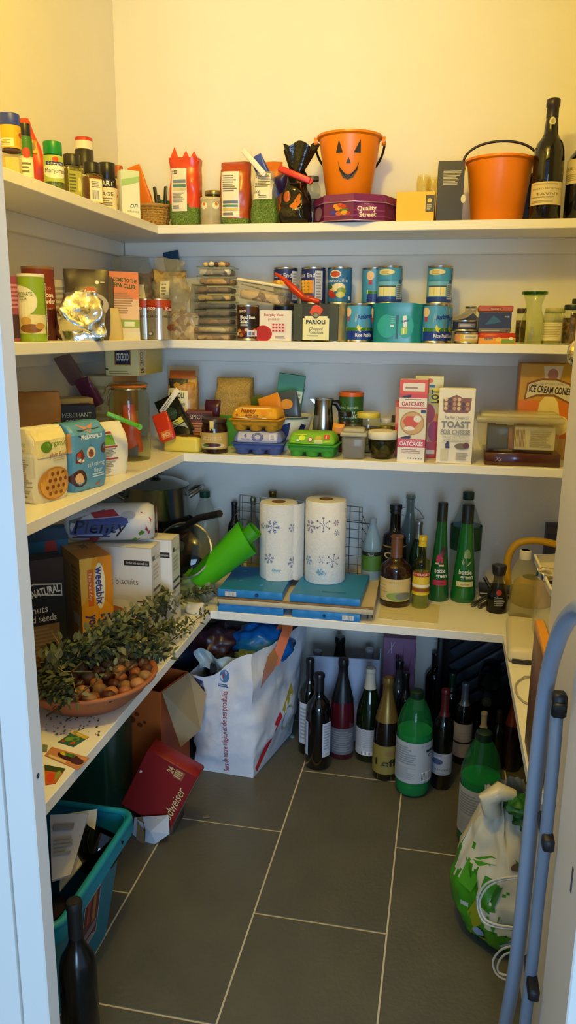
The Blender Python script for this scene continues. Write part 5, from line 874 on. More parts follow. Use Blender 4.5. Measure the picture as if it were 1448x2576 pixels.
# cereal box with weetabix spine
wy = 1.735; hz = at(250, 1398, wy).z-Z4; c = Vector((-.80, wy, Z4)); rz = 44
n_ = Matrix.Rotation(math.radians(rz), 3, 'Z'); ctr = c + n_ @ Vector((0, .125, 0))+Vector((.0, 0, 0))
carton('cereal_box', 'large yellow and brown cereal box with a vertical blue name', 'box', (ctr.x-.002, ctr.y-.045, Z4), .082, .165, hz, rz, '#b07f30', front=[('r', 0, 0, 1, 1, '#e9a01c'), ('p', [(0, 1), (.4, 1), (.2, .6), (0, .5)], '#e8b84a'), ('p', [(.55, 1), (1, 1), (1, .45), (.6, .6)], '#d88a1a'), ('e', .60, .70, .17, .24, '#f0e4c4'), ('T', 'weetabix', .60, .70, .24, '#3a3f8a', .40, -90), ('r', .22, .5, .40, .88, '#dd6a1c'), ('t', 'Fuel your day', .31, .7, .10, '#f2e6c8', .28, -90), ('T', 'Fuel', .74, .30, .3, '#3a3f86', .2, -90), ('T', 'your day', .36, .22, .3, '#3a3f86', .38, -90)], left=[('r', 0, 0, 1, 1, '#a87a30'), ('r', .55, .1, .98, .95, '#b5822e'), ('l', .6, .5, .95, .9, 8, '#8a6020'), ('r', .62, .28, .9, .4, '#c9c0b0'), ('r', .1, .15, .5, .9, '#96702c')], top=[('r', 0, 0, 1, 1, '#b5904a'), ('T', 'weetabix', .5, .4, .3, '#5a4020', .8, 90)])
# two white biscuit boxes
q = onz(382, 1602, Z4); hb = at(380, 1382, q.y).z-Z4
wb = [('r', 0, 0, 1, 1, '#e6e2de'), ('r', .62, .80, .97, .86, '#2c2a2a'), ('t', 'Fortified with vitamins & iron', .8, .83, .03, '#e6e2de', .3), ('t', 'wheat biscuits', .50, .62, .075, '#8a7a5a', .62), ('e', .58, .16, .40, .3, '#dcd8d2'), ('e', .55, .17, .33, .24, '#e9e6e0'), ('e', .46, .17, .22, .16, '#b5713a'), ('e', .42, .2, .1, .08, '#8a4a20'), ('e', .5, .12, .1, .06, '#c98a4a'), ('p', [(.86, .38), (.9, .40), (.93, .3), (.9, .1), (.87, .12), (.9, .28)], '#3a3a3c')]
for k_ in range(2):
    carton('biscuit_box', ['front white box lettered wheat biscuits with a cereal bowl', 'white carton standing close behind the wheat biscuits box'][k_], 'box', (q.x-.098+.028*k_, q.y+.036+.078*k_, Z4), .20, .07, hb+.004*k_, 2, '#e3dfd8', front=wb, right=[('r', 0, 0, 1, 1, '#dedad4'), ('r', .1, .85, .35, .9, '#3a3a3a'), ('t', 'essentials', .6, .86, .035, '#8d8a84', .6), ('l', .15, .62, .8, .8, 4, '#b5b0a8'), ('r', .1, .5, .9, .53, '#4a4a4c'), ('r', .1, .42, .9, .45, '#4a4a4c'), ('b', .2, .15, .8, .35, '#3a3a3a')], top=[('r', 0, 0, 1, 1, '#d9d2bc'), ('l', .1, .2, .9, .4, 1, '#b0a890')], group='white biscuit boxes')
boxtop = Z4+hb+.004
# pack of kitchen towel lying on the boxes
t = thing('towel_pack', 'film-wrapped kitchen towel pack lying on the cereal boxes', 'pack', (-.865, 1.895, boxtop+.051), rot=(0, 0, math.radians(18)))
L = .24; r = .05; pm = P('#cfd0d4', .2, .06, 10); mb = MB(); rr = lambda s: r*(1-.0*s)
mb.lathe([(0, -L/2), (r*.3, -L/2+.002), (r*.85, -L/2+.006), (r, -L/2+.02), (r, L/2-.02), (r*.85, L/2-.006), (r*.3, L/2-.002), (0, L/2)], pm, 36, mx=Matrix.Rotation(PI/2, 4, 'Y'), sy=1.25); pk_ = mb.obj('roll_pack', t, 60)
drape(t, 'front_print', [('p', [(0, .1), (0, .95), (.45, .95), (.5, .3), (.35, .05)], '#5a6468'), ('p', [(.3, .88), (.55, .95), (.62, .8), (.35, .75)], '#a83a44'), ('p', [(.05, .05), (.35, .05), (.4, .2), (.1, .22)], '#a8303c'), ('p', [(.8, .05), (.95, .3), (.97, .7), (.85, .9), (.92, .5)], '#b8303a'), ('p', [(.74, .05), (.86, .4), (.9, .35), (.8, .03)], '#4f8a2a'), ('p', [(.08, .3), (.16, .7), (.7, .78), (.72, .62), (.5, .3)], '#3a4a8a'), ('i', 'Plenty', .4, .52, .36, '#16161a', .56), ('l', .15, .18, .6, .26, 1, '#3a5aa0'), ('e', .72, .82, .08, .08, '#aeb0b6')], L*.98, r*1.9, pk_, 0, -r*.95, cell=.006, offn=.0038)
printed(t, 'end_print', [('p', [(.5, .5), (1, .5), (.93, .75), (.75, .93), (.5, 1)], '#b8303a'), ('p', [(.5, .5), (.5, 0), (.75, .07), (.93, .25), (1, .45)], '#b8303a'), ('e', .5, .5, .3, .3, '#d9dade'), ('i', 'Plenty', .5, .5, .16, '#2a2a5a', .5)], r*1.7, r*1.7, lambda u, v, o: (L/2+.001+o, u-r*.85, v-r*.85))
(x, y, z), w, h = spot(74, 132, 1378, -.93, Z4); carton('blue_pack', 'blue carton with red spot behind the dark muesli box', 'box', (-1.005, 1.80, Z4), .10, .05, h, 40, '#2a6a9c', front=[('e', .55, .82, .16, .1, '#a83a2c'), ('r', 0, .9, 1, 1, '#2a4a6a')])
# ---------------------------------------------------------------- pots in the corner
bxz = Z4+.165
MBx = thing('wooden_crate', 'plain brown box under the stock pot in the corner', 'box', (-.93, 2.36, Z4), 6); MB().box(.26, .24, .165, P('#4a2c20', .6, .1, 12), bev=.003).obj('body', MBx); MB().box(.262, .02, .02, P('#3a2218', .6), (0, -.115, .14), .002).obj('rim', MBx)
px_ = at(385, 1300, 2.30).x; r = .104; zt = at(385, 1222, 2.28).z
t = thing('frying_pan', 'black frying pan under the stock pot with long handle', 'pan', (px_, 2.33, bxz), 0); pn = P('#17161a', .35, .05, 20)
MB().lathe([(0, 0), (.10, 0), (.11, .006), (.125, .035), (.122, .035), (.107, .008), (0, .004)], pn, 40).obj('pan', t, 60)
e_ = at(553, 1292, 2.08)-Vector((px_, 2.33, bxz)); m_ = at(500, 1303, 2.13)-Vector((px_, 2.33, bxz))
MB().tube([(.095, -.075, .03), (.13, -.12, .045), m_, e_], .010, P('#1b191a', .3), 10, rs=[.008, .009, .011, .011]).obj('handle', t, 60)
pz = bxz+.005; hp = zt-pz
t = thing('stock_pot', 'shiny steel stock pot with lid in the back left corner', 'pot', (px_, 2.33, pz), 25); st = STEEL()
MB().lathe([(0, 0), (r*.98, 0), (r, .004), (r, hp*.93), (r*1.03, hp*.95), (r*1.03, hp*.97)], st, 48).obj('body', t, 60)
MB().lathe([(r*1.03, hp*.955), (r*1.04, hp*.975), (r*.99, hp*.99), (r*.6, hp*1.09), (.02, hp*1.13), (0, hp*1.13)], st, 48).obj('lid', t, 60); MB().lathe([(.012, hp*1.12), (.01, hp*1.18), (.02, hp*1.2), (.02, hp*1.24), (0, hp*1.25)], P('#2a2a2a', .3), 20).obj('lid_knob', t, 60)
for s in (-1, 1): MB().tube([(s*r, -.035, hp*.72), (s*r*1.3, -.032, hp*.85), (s*r*1.48, -.0, hp*.9), (s*r*1.3, .032, hp*.85), (s*r, .035, hp*.72)], .007, st, 10).obj('handle', t, 60)
# glass saucepan lid leaning, small saucepan
lp = at(462, 1385, 2.15); t = thing('pan_lid', 'domed glass lid with steel rim leaning beside the green paper', 'lid', lp, rot=(math.radians(62), math.radians(-18), math.radians(10)))
MB().lathe([(.085, 0), (.082, .008), (.06, .022), (.03, .03), (0, .032)], G('#cfd6cc'), 40).obj('glass', t, 60); MB().lathe([(.084, -.003), (.089, -.002), (.089, .003), (.084, .004)], st, 40).obj('rim', t, 60); MB().lathe([(.01, .03), (.012, .04), (.02, .046), (.018, .058), (0, .06)], BLK, 20).obj('knob', t, 60)
t = thing('saucepan', 'dark saucepan half hidden behind the white biscuit boxes', 'pan', (at(455, 1440, 2.25).x, 2.22, Z4), 0); MB().lathe([(0, 0), (.07, 0), (.075, .005), (.078, .1), (.075, .1), (.072, .006), (0, .005)], P('#2c2a2c', .3, metal=.6), 36).obj('pan', t, 60); MB().tube([(.07, -.03, .085), (.12, -.05, .10), (.16, -.06, .105)], .008, BLK, 8).obj('handle', t, 60)
# PET bottle at the wall and green paper cone
PET = [(0, .0), (.8, .0), (.98, .02), (1, .06), (1, .55), (.97, .62), (.8, .72), (.55, .83), (.36, .90), (.30, .93), (.30, .94), (0, .94)]
def pet(name, label, x, y, z, r, h, tint, cap, prs=None, lz=(.2, .5), lcol='#e6e4de', rz=0, fill=None, group=None, shape=PET):
    t = thing(name, label, 'bottle', (x, y, z), rz, group); p_ = prof(shape, r, h); MB().lathe(p_, tint, 36).obj('bottle', t, 60)
    MB().lathe([(r*.36, h*.925), (r*.37, h*.93), (r*.37, h*.995), (r*.33, h), (0, h)], cap, 24).obj('cap', t, 40)
    if fill:
        ip = [(0, .006)]+[(max(.001, a-.003), max(.006, b)) for a, b in cut(p_, .001, fill[0]*h, 0)]+[(0, fill[0]*h)]; MB().lathe(ip, fill[1], 36).obj('liquid', t, 60)
    if prs is not None:
        W = 2*PI*r*.5; z0, z1 = lz[0]*h, lz[1]*h; MB().lathe([(r+.0004, z0), (r+.0004, z1)], P(lcol, .4), 40).obj('label', t, 60); printed(t, 'label_print', prs, W, z1-z0, m_cyl(r+.0005, W, z0), step=.006)
    return t
x, w, h = fit(478, 546, 1238, 2.42, Z4); pet('water_bottle', 'clear plastic bottle with green cap behind the frying pan handle', x, 2.44, Z4, w/2, h, F('#b9c2b4', .3, .1), P('#17452e', .4))
t = thing('gift_wrap', 'rolled bright green wrapping sheet leaning on the ice packs', 'wrap', (0, 0, 0)); a = at(498, 1462, 2.16); b_ = at(622, 1352, 2.18); d = b_-a; L = d.length; dz_ = d.normalized(); sx_ = dz_.cross(Vector((0, 1, 0))).normalized(); sy_ = dz_.cross(sx_)
gm = P('#4fb814', .3, .08, 10); mb = MB()
def cone(u, v):
    an = 2*PI*u*1.08; rr = .036+.018*v+.002*math.sin(an*2); return a+dz_*(L*v*(1+.07*math.sin(an+1)*v))+sx_*(math.cos(an)*rr)+sy_*(math.sin(an)*rr)
mb.grid(cone, 48, 10, gm); mb.obj('sheet', t, 60)
mb = MB(); mb.grid(lambda u, v: a+dz_*(L*(.75+.42*v))+sx_*(math.cos(2*PI*u)*(.026+.004*math.sin(9*u)))+sy_*(math.sin(2*PI*u)*.026), 32, 8, P('#3f9a14', .35, .08, 10), wrap=True); mb.obj('inner_roll', t, 60)
MB().tube([b_+sx_*.03-dz_*.02, b_+sx_*.015+dz_*.006, b_-dz_*.012-sx_*.01], .006, P('#e3c88a', .2, metal=.6), 8).obj('gold_ribbon', t, 60)
# clear bag with limes / green film, white tub, small tube
lb = onz(488, 1515, Z4); t = thing('produce_bag', 'clear bag of something green at the corner of the lowest shelf', 'bag', (lb.x, lb.y+.03, Z4), 0); bag_mb(.095, .07, .085, F('#c9cbb8', .4, .12), 'pinch', 81, .014, nu=48, nv=20).obj('film', t, 60)
for i in range(4): lump_mb(.022, .02, .02, P('#6abf1c', .4), i, .1).obj('lime', t, 60, loc=(-.035+.004*i, .0+.012*(i % 2), .022+.017*i))
t = thing('white_bag', 'small scrunched white plastic bag in front of the produce bag', 'bag', onz(492, 1540, Z4), 0); bag_mb(.05, .04, .028, P('#dfdcd4', .3), 'pinch', 83, .009).obj('bag', t, 60)
l4 = onz(434, 1492, Z4); t = thing('snack_tube', 'slim dark green tube with cream lid behind the white cartons', 'tube', (l4.x-.0, l4.y+.01, Z4), 0); h = at(432, 1388, l4.y).z-Z4; MB().lathe([(0, 0), (.014, 0), (.014, h-.008)], P('#27402a', .4), 20).obj('tube', t); MB().lathe([(.0145, h-.008), (.0145, h), (0, h)], P('#d8d49a', .4), 20).obj('lid', t)
# ---------------------------------------------------------------- terracotta bowl with nuts, herbs
bc = Vector((-.742, 1.472, Z4)); R = .15; bh = .066
t = thing('terracotta_bowl', 'wide shallow terracotta bowl full of nuts', 'bowl', bc, 0); tc_ = P('#9a5630', .7, .12, 9, c2='#b06a40')
MB().lathe([(0, .0), (R*.5, 0), (R*.62, .004), (R*.85, bh*.5), (R*.98, bh*.93), (R, bh), (R*.95, bh), (R*.92, bh*.93), (R*.8, bh*.52), (R*.55, .012), (0, .01)], tc_, 56).obj('bowl', t, 60); MB().tube([(R*.985*math.cos(2*PI*i/48), R*.985*math.sin(2*PI*i/48), bh*.95) for i in range(48)], .005, tc_, 8, True).obj('rim', t, 60)
rnd = random.Random(21); NUT = [('#8a6238', .016, 'walnut'), ('#4a2012', .015, 'chestnut'), ('#9a5a34', .014, 'hazelnut'), ('#a8703c', .016, 'walnut')]
lay = []
for ring, (n, rr_, zz) in enumerate(((1, 0, .05), (6, .038, .050), (12, .072, .048), (17, .104, .050), (21, .129, .058))):
    for i in range(n):
        a_ = 2*PI*i/n+ring*.4; lay.append((rr_*math.cos(a_), rr_*math.sin(a_), zz))
for k_, (dx, dy, dz2) in enumerate(lay):
    c_, s_, nm = NUT[k_ % 4]; o = lump_mb(s_*1.05, s_, s_*.9, P(c_, .5, .18, 60, bump=.2, bscale=120), k_, .12, 14, 2.2).obj(nm, None, 60, loc=(bc.x+dx, bc.y+dy, bc.z+dz2+(s_-.014)))
    side = ('left ' if dx < -.05 else ('right ' if dx > .05 else 'central '))+('front' if dy < -.03 else ('back' if dy > .03 else 'middle')); tag(o, '%s in the %s of the terracotta bowl' % ({'walnut': 'pale wrinkled walnut', 'chestnut': 'dark glossy chestnut', 'hazelnut': 'reddish brown nut'}[nm], side), 'nut', 'nuts in the terracotta bowl')
# herb sprigs: stems with leaves lying over boxes, bowl and shelf
LM = [P('#4a522e', .65, .25, 60), P('#5f663a', .65, .25, 60), P('#3b4226', .65, .25, 60), P('#757350', .65, .25, 60)]
def leafmesh(m):
    mb = MB(); V = [(0, 0, 0), (.006, .006, .002), (.0075, .013, .001), (.005, .021, -.001), (0, .028, -.004), (-.005, .021, -.001), (-.0075, .013, .001), (-.006, .006, .002), (0, .012, -.002)]
    mb.add(V, [(0, 1, 8), (1, 2, 8), (2, 3, 8), (3, 4, 8), (4, 5, 8), (5, 6, 8), (6, 7, 8), (7, 0, 8)], m); o = mb.obj('leaf', None, 60); me = o.data; bpy.data.objects.remove(o); return me
LMES = [leafmesh(m) for m in LM]; STM = P('#4a3a22', .7)
def sprig(label, pts, nleaf, seed, sz=1.0, extra=40):
    rnd = random.Random(seed); pts = [Vector(p) for p in pts]; o0 = pts[0].copy(); t = thing('herb_sprig', label, 'herb', o0, 0, 'dried herb sprigs')
    def cr(s):
        s *= len(pts)-1; i = min(int(s), len(pts)-2); f = s-i; p0, p1, p2, p3 = pts[max(i-1, 0)], pts[i], pts[i+1], pts[min(i+2, len(pts)-1)]
        return .5*((2*p1)+(p2-p0)*f+(2*p0-5*p1+4*p2-p3)*f*f+(3*p1-p0-3*p2+p3)*f**3)
    cs = [cr(i/24)-o0 for i in range(25)]; MB().tube(cs, .0016, STM, 5, rs=[.0022-.0014*i/24 for i in range(25)]).obj('stem', t, 60)
    def pose(s):
        p = cr(s)-o0; d = (cr(min(1, s+.02))-cr(max(0, s-.02))).normalized(); a = rnd.random()*2*PI; side = d.orthogonal().normalized(); side.rotate(Matrix.Rotation(a, 3, d)); dr = (side*.9+d*.5+Vector((0, 0, .15))).normalized()
        q_ = dr.to_track_quat('Y', 'Z'); k = sz*(.7+.6*rnd.random()); return Matrix.Translation(p+dr*.003) @ q_.to_matrix().to_4x4() @ Matrix.Rotation(rnd.uniform(-.6, .6), 4, 'Y') @ Matrix.Scale(k*.66, 4)
    for i in range(nleaf):
        o = bpy.data.objects.new('leaf', LMES[rnd.randrange(4)]); COL.objects.link(o); o.parent = t; o.matrix_basis = pose(.12+.88*(i+.5)/nleaf)
    mb = MB()
    for i in range(int(extra*4)):
        me = LMES[rnd.randrange(4)]; mx = Matrix.Translation((rnd.gauss(0, .012), rnd.gauss(0, .012), abs(rnd.gauss(0, .008)))) @ pose(.15+.85*rnd.random()); mb.add([v.co for v in me.vertices], [tuple(p.vertices) for p in me.polygons], me.materials[0], mx)
    if extra: o = mb.obj('small_leaves', t, 60); o['kind'] = 'stuff'
    return t
zt_ = Z4+.075
def W_(px, py, z): return onz(px, py, z)
sprig('long herb sprig trailing along the shelf edge toward the corner', [W_(300, 1700, Z4+.09), W_(370, 1640, Z4+.05), W_(420, 1618, Z4+.03), W_(480, 1570, Z4+.018), W_(525, 1535, Z4+.016)], 24, 1, .8, 20)
sprig('herb sprig rising in front of the wheat biscuits box', [W_(180, 1690, Z4+.10), W_(280, 1600, Z4+.12), W_(360, 1545, Z4+.12), W_(420, 1505, Z4+.10)], 22, 2, 1.1, 60)
sprig('herb sprig lying over the white bag at the corner', [W_(330, 1580, Z4+.10), W_(400, 1540, Z4+.07), W_(460, 1505, Z4+.05), W_(520, 1490, Z4+.045)], 20, 3, 1.0, 40)
sprig('dense herb sprig in front of the yellow cereal box', [W_(110, 1720, Z4+.09), W_(190, 1650, Z4+.10), W_(270, 1610, Z4+.10), W_(350, 1580, Z4+.09)], 22, 4, 1.15, 80)
sprig('herb sprig across the middle of the terracotta bowl', [W_(110, 1715, Z4+.085), W_(200, 1665, Z4+.09), W_(290, 1630, Z4+.09), W_(380, 1600, Z4+.08)], 22, 5, 1.1, 80)
sprig('herb sprig drooping over the back rim of the bowl', [W_(200, 1640, Z4+.09), W_(300, 1625, Z4+.10), W_(370, 1640, Z4+.085), W_(410, 1655, Z4+.06)], 18, 6, 1.0, 60)
sprig('dark herb sprig at the left end of the bowl by the jamb', [W_(105, 1680, Z4+.08), W_(118, 1710, Z4+.085), W_(135, 1740, Z4+.08), W_(165, 1755, Z4+.078)], 18, 7, 1.1, 60)
sprig('herb sprig at the foot of the dark muesli box', [W_(100, 1640, Z4+.05), W_(160, 1650, Z4+.10), W_(230, 1640, Z4+.11), W_(300, 1610, Z4+.10)], 20, 8, 1.1, 80)
sprig('bare twiggy herb stem pointing at the jamb over the bowl rim', [W_(118, 1800, Z4+.012), W_(180, 1760, Z4+.075), W_(260, 1700, Z4+.095), W_(330, 1640, Z4+.10)], 10, 9, .8, 10)
sprig('herb sprig with pale leaves under the wheat biscuits box', [W_(300, 1640, Z4+.10), W_(360, 1600, Z4+.07), W_(400, 1590, Z4+.05), W_(440, 1580, Z4+.03)], 18, 10, 1.0, 40)
sprig('herb sprig piled high against the yellow cereal box', [W_(120, 1690, Z4+.10), W_(180, 1640, Z4+.12), W_(250, 1600, Z4+.13), W_(310, 1560, Z4+.13)], 20, 11, 1.1, 70)
sprig('herb sprig between the muesli box and the bowl', [W_(100, 1700, Z4+.085), W_(150, 1672, Z4+.10), W_(210, 1650, Z4+.11), W_(260, 1640, Z4+.11)], 18, 12, 1.1, 70)
for pts_, lab in (([(130, 1590), (170, 1650), (190, 1740), (160, 1800)], 'long dry yellow stalk bent over the terracotta bowl'), ([(110, 1650), (160, 1690), (230, 1690)], 'short dry stalk among the herbs at the jamb')):
    o = MB().tube([W_(a_, b2, Z4+.11 if i < 2 else (Z4+.07 if i == 2 else Z4+.004)) for i, (a_, b2) in enumerate(pts_)], .0009, P('#a89a5a', .6), 5).obj('dry_stalk', None, 60); tag(o, lab, 'stalk')
rnd = random.Random(5); mb = MB()
for i in range(90):
    p = onz(rnd.uniform(115, 250), rnd.uniform(1790, 1850), Z4+.0008); s_ = rnd.uniform(.0008, .004); a_ = rnd.random()*6; mb.add([(p.x+s_*math.cos(a_+k)*(.5 if k % 2 else 1.2), p.y+s_*math.sin(a_+k), p.z+.0006*(k % 2)) for k in (0, 1.6, 3.1, 4.7)], [(0, 1, 2, 3)], LM[i % 4])
o = mb.obj('herb_crumbs', None, 0); tag(o, 'crumbs of dried herb scattered on the lowest shelf', 'crumbs', kind='stuff')
# seed packets and cards on the shelf
def card(label, quad, z, shapes, col, th=.001, name='seed_packet'):
    P4 = [onz(a_, b2, z) for a_, b2 in quad]; o0 = P4[0]; t = thing(name, label, 'packet', o0); c4 = [p-o0 for p in P4]; mb = MB(); V = [tuple(p) for p in c4]+[tuple(p+Vector((0, 0, th))) for p in c4]
    mb.add(V, [(3, 2, 1, 0), (4, 5, 6, 7)]+[(i, (i+1) % 4, 4+(i+1) % 4, 4+i) for i in range(4)], P(col, .4)); mb.obj('card', t, 20)
    def mp(u, v, o): return tuple(c4[0]*(1-u)*(1-v)+c4[1]*u*(1-v)+c4[2]*u*v+c4[3]*(1-u)*v+Vector((0, 0, th+o)))
    printed(t, 'picture', shapes, 1, 1, mp, gloss=.4); return t
card('small seed packet with green snake-like beans', [(145, 1868), (185, 1880), (224, 1855), (188, 1840)], Z4, [('r', 0, 0, 1, 1, '#2f6a5a'), ('r', 0, .75, 1, 1, '#d8b83a'), ('e', .3, .4, .2, .2, '#7aa83a'), ('e', .6, .5, .22, .2, '#6a9a30'), ('e', .6, .5, .1, .09, '#2f6a5a'), ('e', .2, .15, .1, .1, '#b8402a'), ('e', .75, .2, .12, .12, '#c9502a'), ('l', .2, .8, .8, .92, 1, '#efe2a0')], '#2f6a5a')
card('seed packet with aubergines lying at the shelf edge', [(112, 1902), (196, 1938), (225, 1908), (130, 1880)], Z4, [('r', 0, 0, 1, 1, '#c9875a'), ('e', .55, .6, .3, .3, '#3a1c2e'), ('e', .8, .5, .18, .25, '#4a2436'), ('e', .4, .7, .1, .12, '#d8c02a'), ('e', .55, .75, .14, .14, '#4a7a2a'), ('r', .1, .05, .6, .25, '#e3c890'), ('e', .9, .8, .08, .1, '#d89a6a')], '#c9905a')
card('orange and green seed packet nearest the jamb', [(114, 1976), (140, 1972), (165, 1935), (112, 1925)], Z4, [('r', 0, 0, 1, 1, '#c9682a'), ('r', 0, .7, 1, 1, '#3a4a22'), ('e', .4, .35, .3, .25, '#d8441c'), ('e', .8, .5, .15, .3, '#8a9a3a')], '#b5602a')
card('small grey-green card against the jamb', [(107, 1892), (118, 1892), (120, 1876), (107, 1874)], Z4, [('r', 0, 0, 1, 1, '#7a8a7a')], '#7a8a7a', name='card')
# ================================================================ lowest shelf, back arm
ICE = P('#237fc4', .4, .06, 12); ICE2 = P('#2a86c4', .4)
def icepack(label, x, y, z, w, d, h, rz, extras):
    t = thing('ice_pack', label, 'ice pack', (x, y, z), rz, 'blue ice packs'); mb = MB(); n = 60; prof_ = []
    per = []
    for i in range(14): per.append((-w/2+w*i/13, -d/2+.0022*math.cos(i*2.4)*(1 if 0 < i < 13 else 0)))
    for i in range(1, 8): per.append((w/2, -d/2+d*i/8))
    for i in range(14): per.append((w/2-w*i/13, d/2))
    for i in range(1, 8): per.append((-w/2, d/2-d*i/8))
    N = len(per); rows = [(.99, 0), (1, .003), (1, h-.004), (.985, h)]
    V = [(a_*s, b2*s, zz) for s, zz in rows for a_, b2 in per]; Fc = [(j*N+i, j*N+(i+1) % N, (j+1)*N+(i+1) % N, (j+1)*N+i) for j in range(3) for i in range(N)]+[tuple(3*N+i for i in range(N)), tuple(reversed(range(N)))]
    mb.add(V, Fc, ICE); mb.obj('body', t, 35)
    if 'slot' in extras: MB().box(.07, .009, .002, P('#1a5f98', .4), (.02, -d*.32, h-.0008), .0009).obj('slot', t)
    if 'dots' in extras:
        for i, (a_, b2) in enumerate(((-.3, .3), (-.25, -.1), (.1, -.25), (.25, .2))): MB().lathe([(.008, 0), (.006, .0015), (0, .002)], ICE2, 14, o=(a_*w, b2*d, h-.0002)).obj('stud', t, 60)
    if 'plug' in extras: MB().tube([(extras['plug']*w, -d/2-.0032, h*.5), (extras['plug']*w, -d/2+.004, h*.5)], .005, P('#123a66', .4), 14).obj('plug', t, 60)
    if 'code' in extras: printed(t, 'bar_code', [('r', 0, 0, 1, 1, '#cfc9c4'), ('b', .08, .1, .92, .9, '#6a645e')], .034, h*.62, lambda u, v, o: (extras['code']*w+u-.017, -d/2-.0026-o, v+h*.18))
    return t
PY = 2.175; hi = .024
icepack('lower left blue ice pack under the cream board', at(627, 1540, 2.07).x, PY, Z4, .196, .20, hi, 1, {})
icepack('lower right blue ice pack with bar code at its right end', at(818, 1552, 2.07).x, PY, Z4, .196, .20, hi, 0, {'plug': -.02, 'code': .33})
bz = Z4+hi+.0004
t = thing('wooden_board', 'cream laminated board between the blue ice packs', 'board', (at(733, 1530, 2.075).x+.004, 2.235, bz), 1); MB().box(.455, .325, .016, P('#e0d3b4', .55, .12, 14, c2='#c9b68c'), bev=.0015).obj('board', t); MB().box(.456, .01, .004, P('#8a6a48', .8, .4, 60), (0, -.158, .0158), .0012).obj('chipped_edge', t)
iz = bz+.0168
xl_ = at(628, 1480, 2.10).x; xr_ = at(816, 1490, 2.10).x
icepack('upper left blue ice pack carrying the unrolling kitchen roll', xl_, 2.205, iz, .193, .235, hi, 2, {'dots': 1, 'plug': .1, 'code': -.3})
icepack('upper right blue ice pack carrying the full kitchen roll', xr_+.004, 2.205, iz, .205, .235, hi, -1, {'slot': 1})
kz = iz+hi+.0006
ROLL = P('#e9e6e0', .85, .03, 30, bump=.25, bscale=160); CORE = P('#8a6a45', .8)
def flake(cx, cz, s, c, rot=0, kind=0):
    out = []
    for k in range(6):
        a_ = math.radians(60*k+rot); d_ = Vector((math.cos(a_), math.sin(a_))); n2 = Vector((-d_.y, d_.x)); C_ = Vector((cx, cz))
        q = lambda al, of: tuple(C_+d_*(al*s)+n2*(of*s))
        out.append(('Q', [q(.1, -.04), q(1, -.03), q(1, .03), q(.1, .04)], c))
        if kind == 0:
            for b3 in (.45, .7):
                for sg in (-1, 1): out.append(('Q', [q(b3, sg*.03), q(b3+.22, sg*.24), q(b3+.32, sg*.2), q(b3+.1, sg*.02)], c))
        else: out.append(('Q', [q(.9, -.14), q(1.08, -.14), q(1.08, .14), q(.9, .14)], c))
    return out
def kroll(label, x, y, r, h, rz, flakes, flap):
    t = thing('kitchen_roll', label, 'kitchen roll', (x, y, kz), rz, 'kitchen rolls')
    MB().lathe([(.02, .001), (r-.002, 0), (r, .004), (r, h-.004), (r-.003, h), (.021, h), (.021, h-.03)], ROLL, 56).obj('paper', t, 50); MB().lathe([(.021, 0), (.021, h+.001), (.0195, h+.001), (.0195, 0)], CORE, 30).obj('cardboard_core', t, 50)
    if flap:
        mb = MB()
        def fs(u, v):
            a_ = -.9+1.5*min(u, .62)/.62
            if u <= .62: p = Vector(((r+.0025)*math.sin(a_+.35), -(r+.0025)*math.cos(a_+.35), 0))
            else:
                k = (u-.62)/.38; a0 = -.9+1.5+.35; p = Vector(((r+.0025)*math.sin(a0), -(r+.0025)*math.cos(a0), 0))+Vector((math.cos(a0), math.sin(a0), 0))*(.05*k)+Vector((.0, -.008*math.sin(PI*k), 0))
            return (p.x, p.y, h*(.0+.995*v)-(.012 if u > .62 else 0)*(u-.62)/.38*(1-v))
        mb.grid(fs, 40, 12, ROLL); mb.obj('loose_sheet', t, 60)
    for fk in flakes:
        mb = MB()
        for q in fk:
            V = []
            for u, v in q[1]: a_ = u/r; rr = r+(.0034 if flap else .0007); V.append((rr*math.sin(a_), -rr*math.cos(a_), v))
            mb.add(V, [(0, 1, 2, 3)], pcol(q[2]))
        mb.obj('snowflake', t, 0)
    printed(t, 'brand_print', [('i', 'Plenty', .5, .5, 1, '#4a9cc0', .9)], .03, .010, m_cyl(r+(.0036 if flap else .0008), .03, h*.13))
    return t
x, w, h = fit(652, 752, 1262, 2.25, kz); r1 = .058; h1 = at(705, 1262, 2.25).z-kz
kroll('kitchen roll with a loose sheet hanging off, the left one', at(700, 1360, 2.25).x, 2.25, r1, h1, 6, [flake(-.012, h1*.72, .021, '#5a6a9c'), flake(.05, h1*.70, .014, '#6a7494'), flake(-.022, h1*.30, .016, '#6a6494', 15), flake(.052, h1*.24, .017, '#74688a', 10), flake(-.045, h1*.72, .01, '#5a7aa0')], True)
r2 = .062; h2 = at(818, 1255, 2.25).z-kz
kroll('full kitchen roll printed with snowflakes, the right one', at(818, 1360, 2.25).x, 2.25, r2, h2, 0, [flake(-.042, h2*.70, .02, '#6f5f88'), flake(.002, h2*.74, .021, '#6f6684', 30, 1), flake(.042, h2*.76, .009, '#8a5a78'), flake(.044, h2*.64, .009, '#7a7a9a', 15), flake(-.002, h2*.31, .010, '#8a7a9a', 0, 1), flake(.034, h2*.30, .019, '#6f6a8a', 20, 1), flake(-.048, h2*.28, .015, '#4f86b4'), flake(-.005, h2*.16, .012, '#6aa0c0', 10)], False)
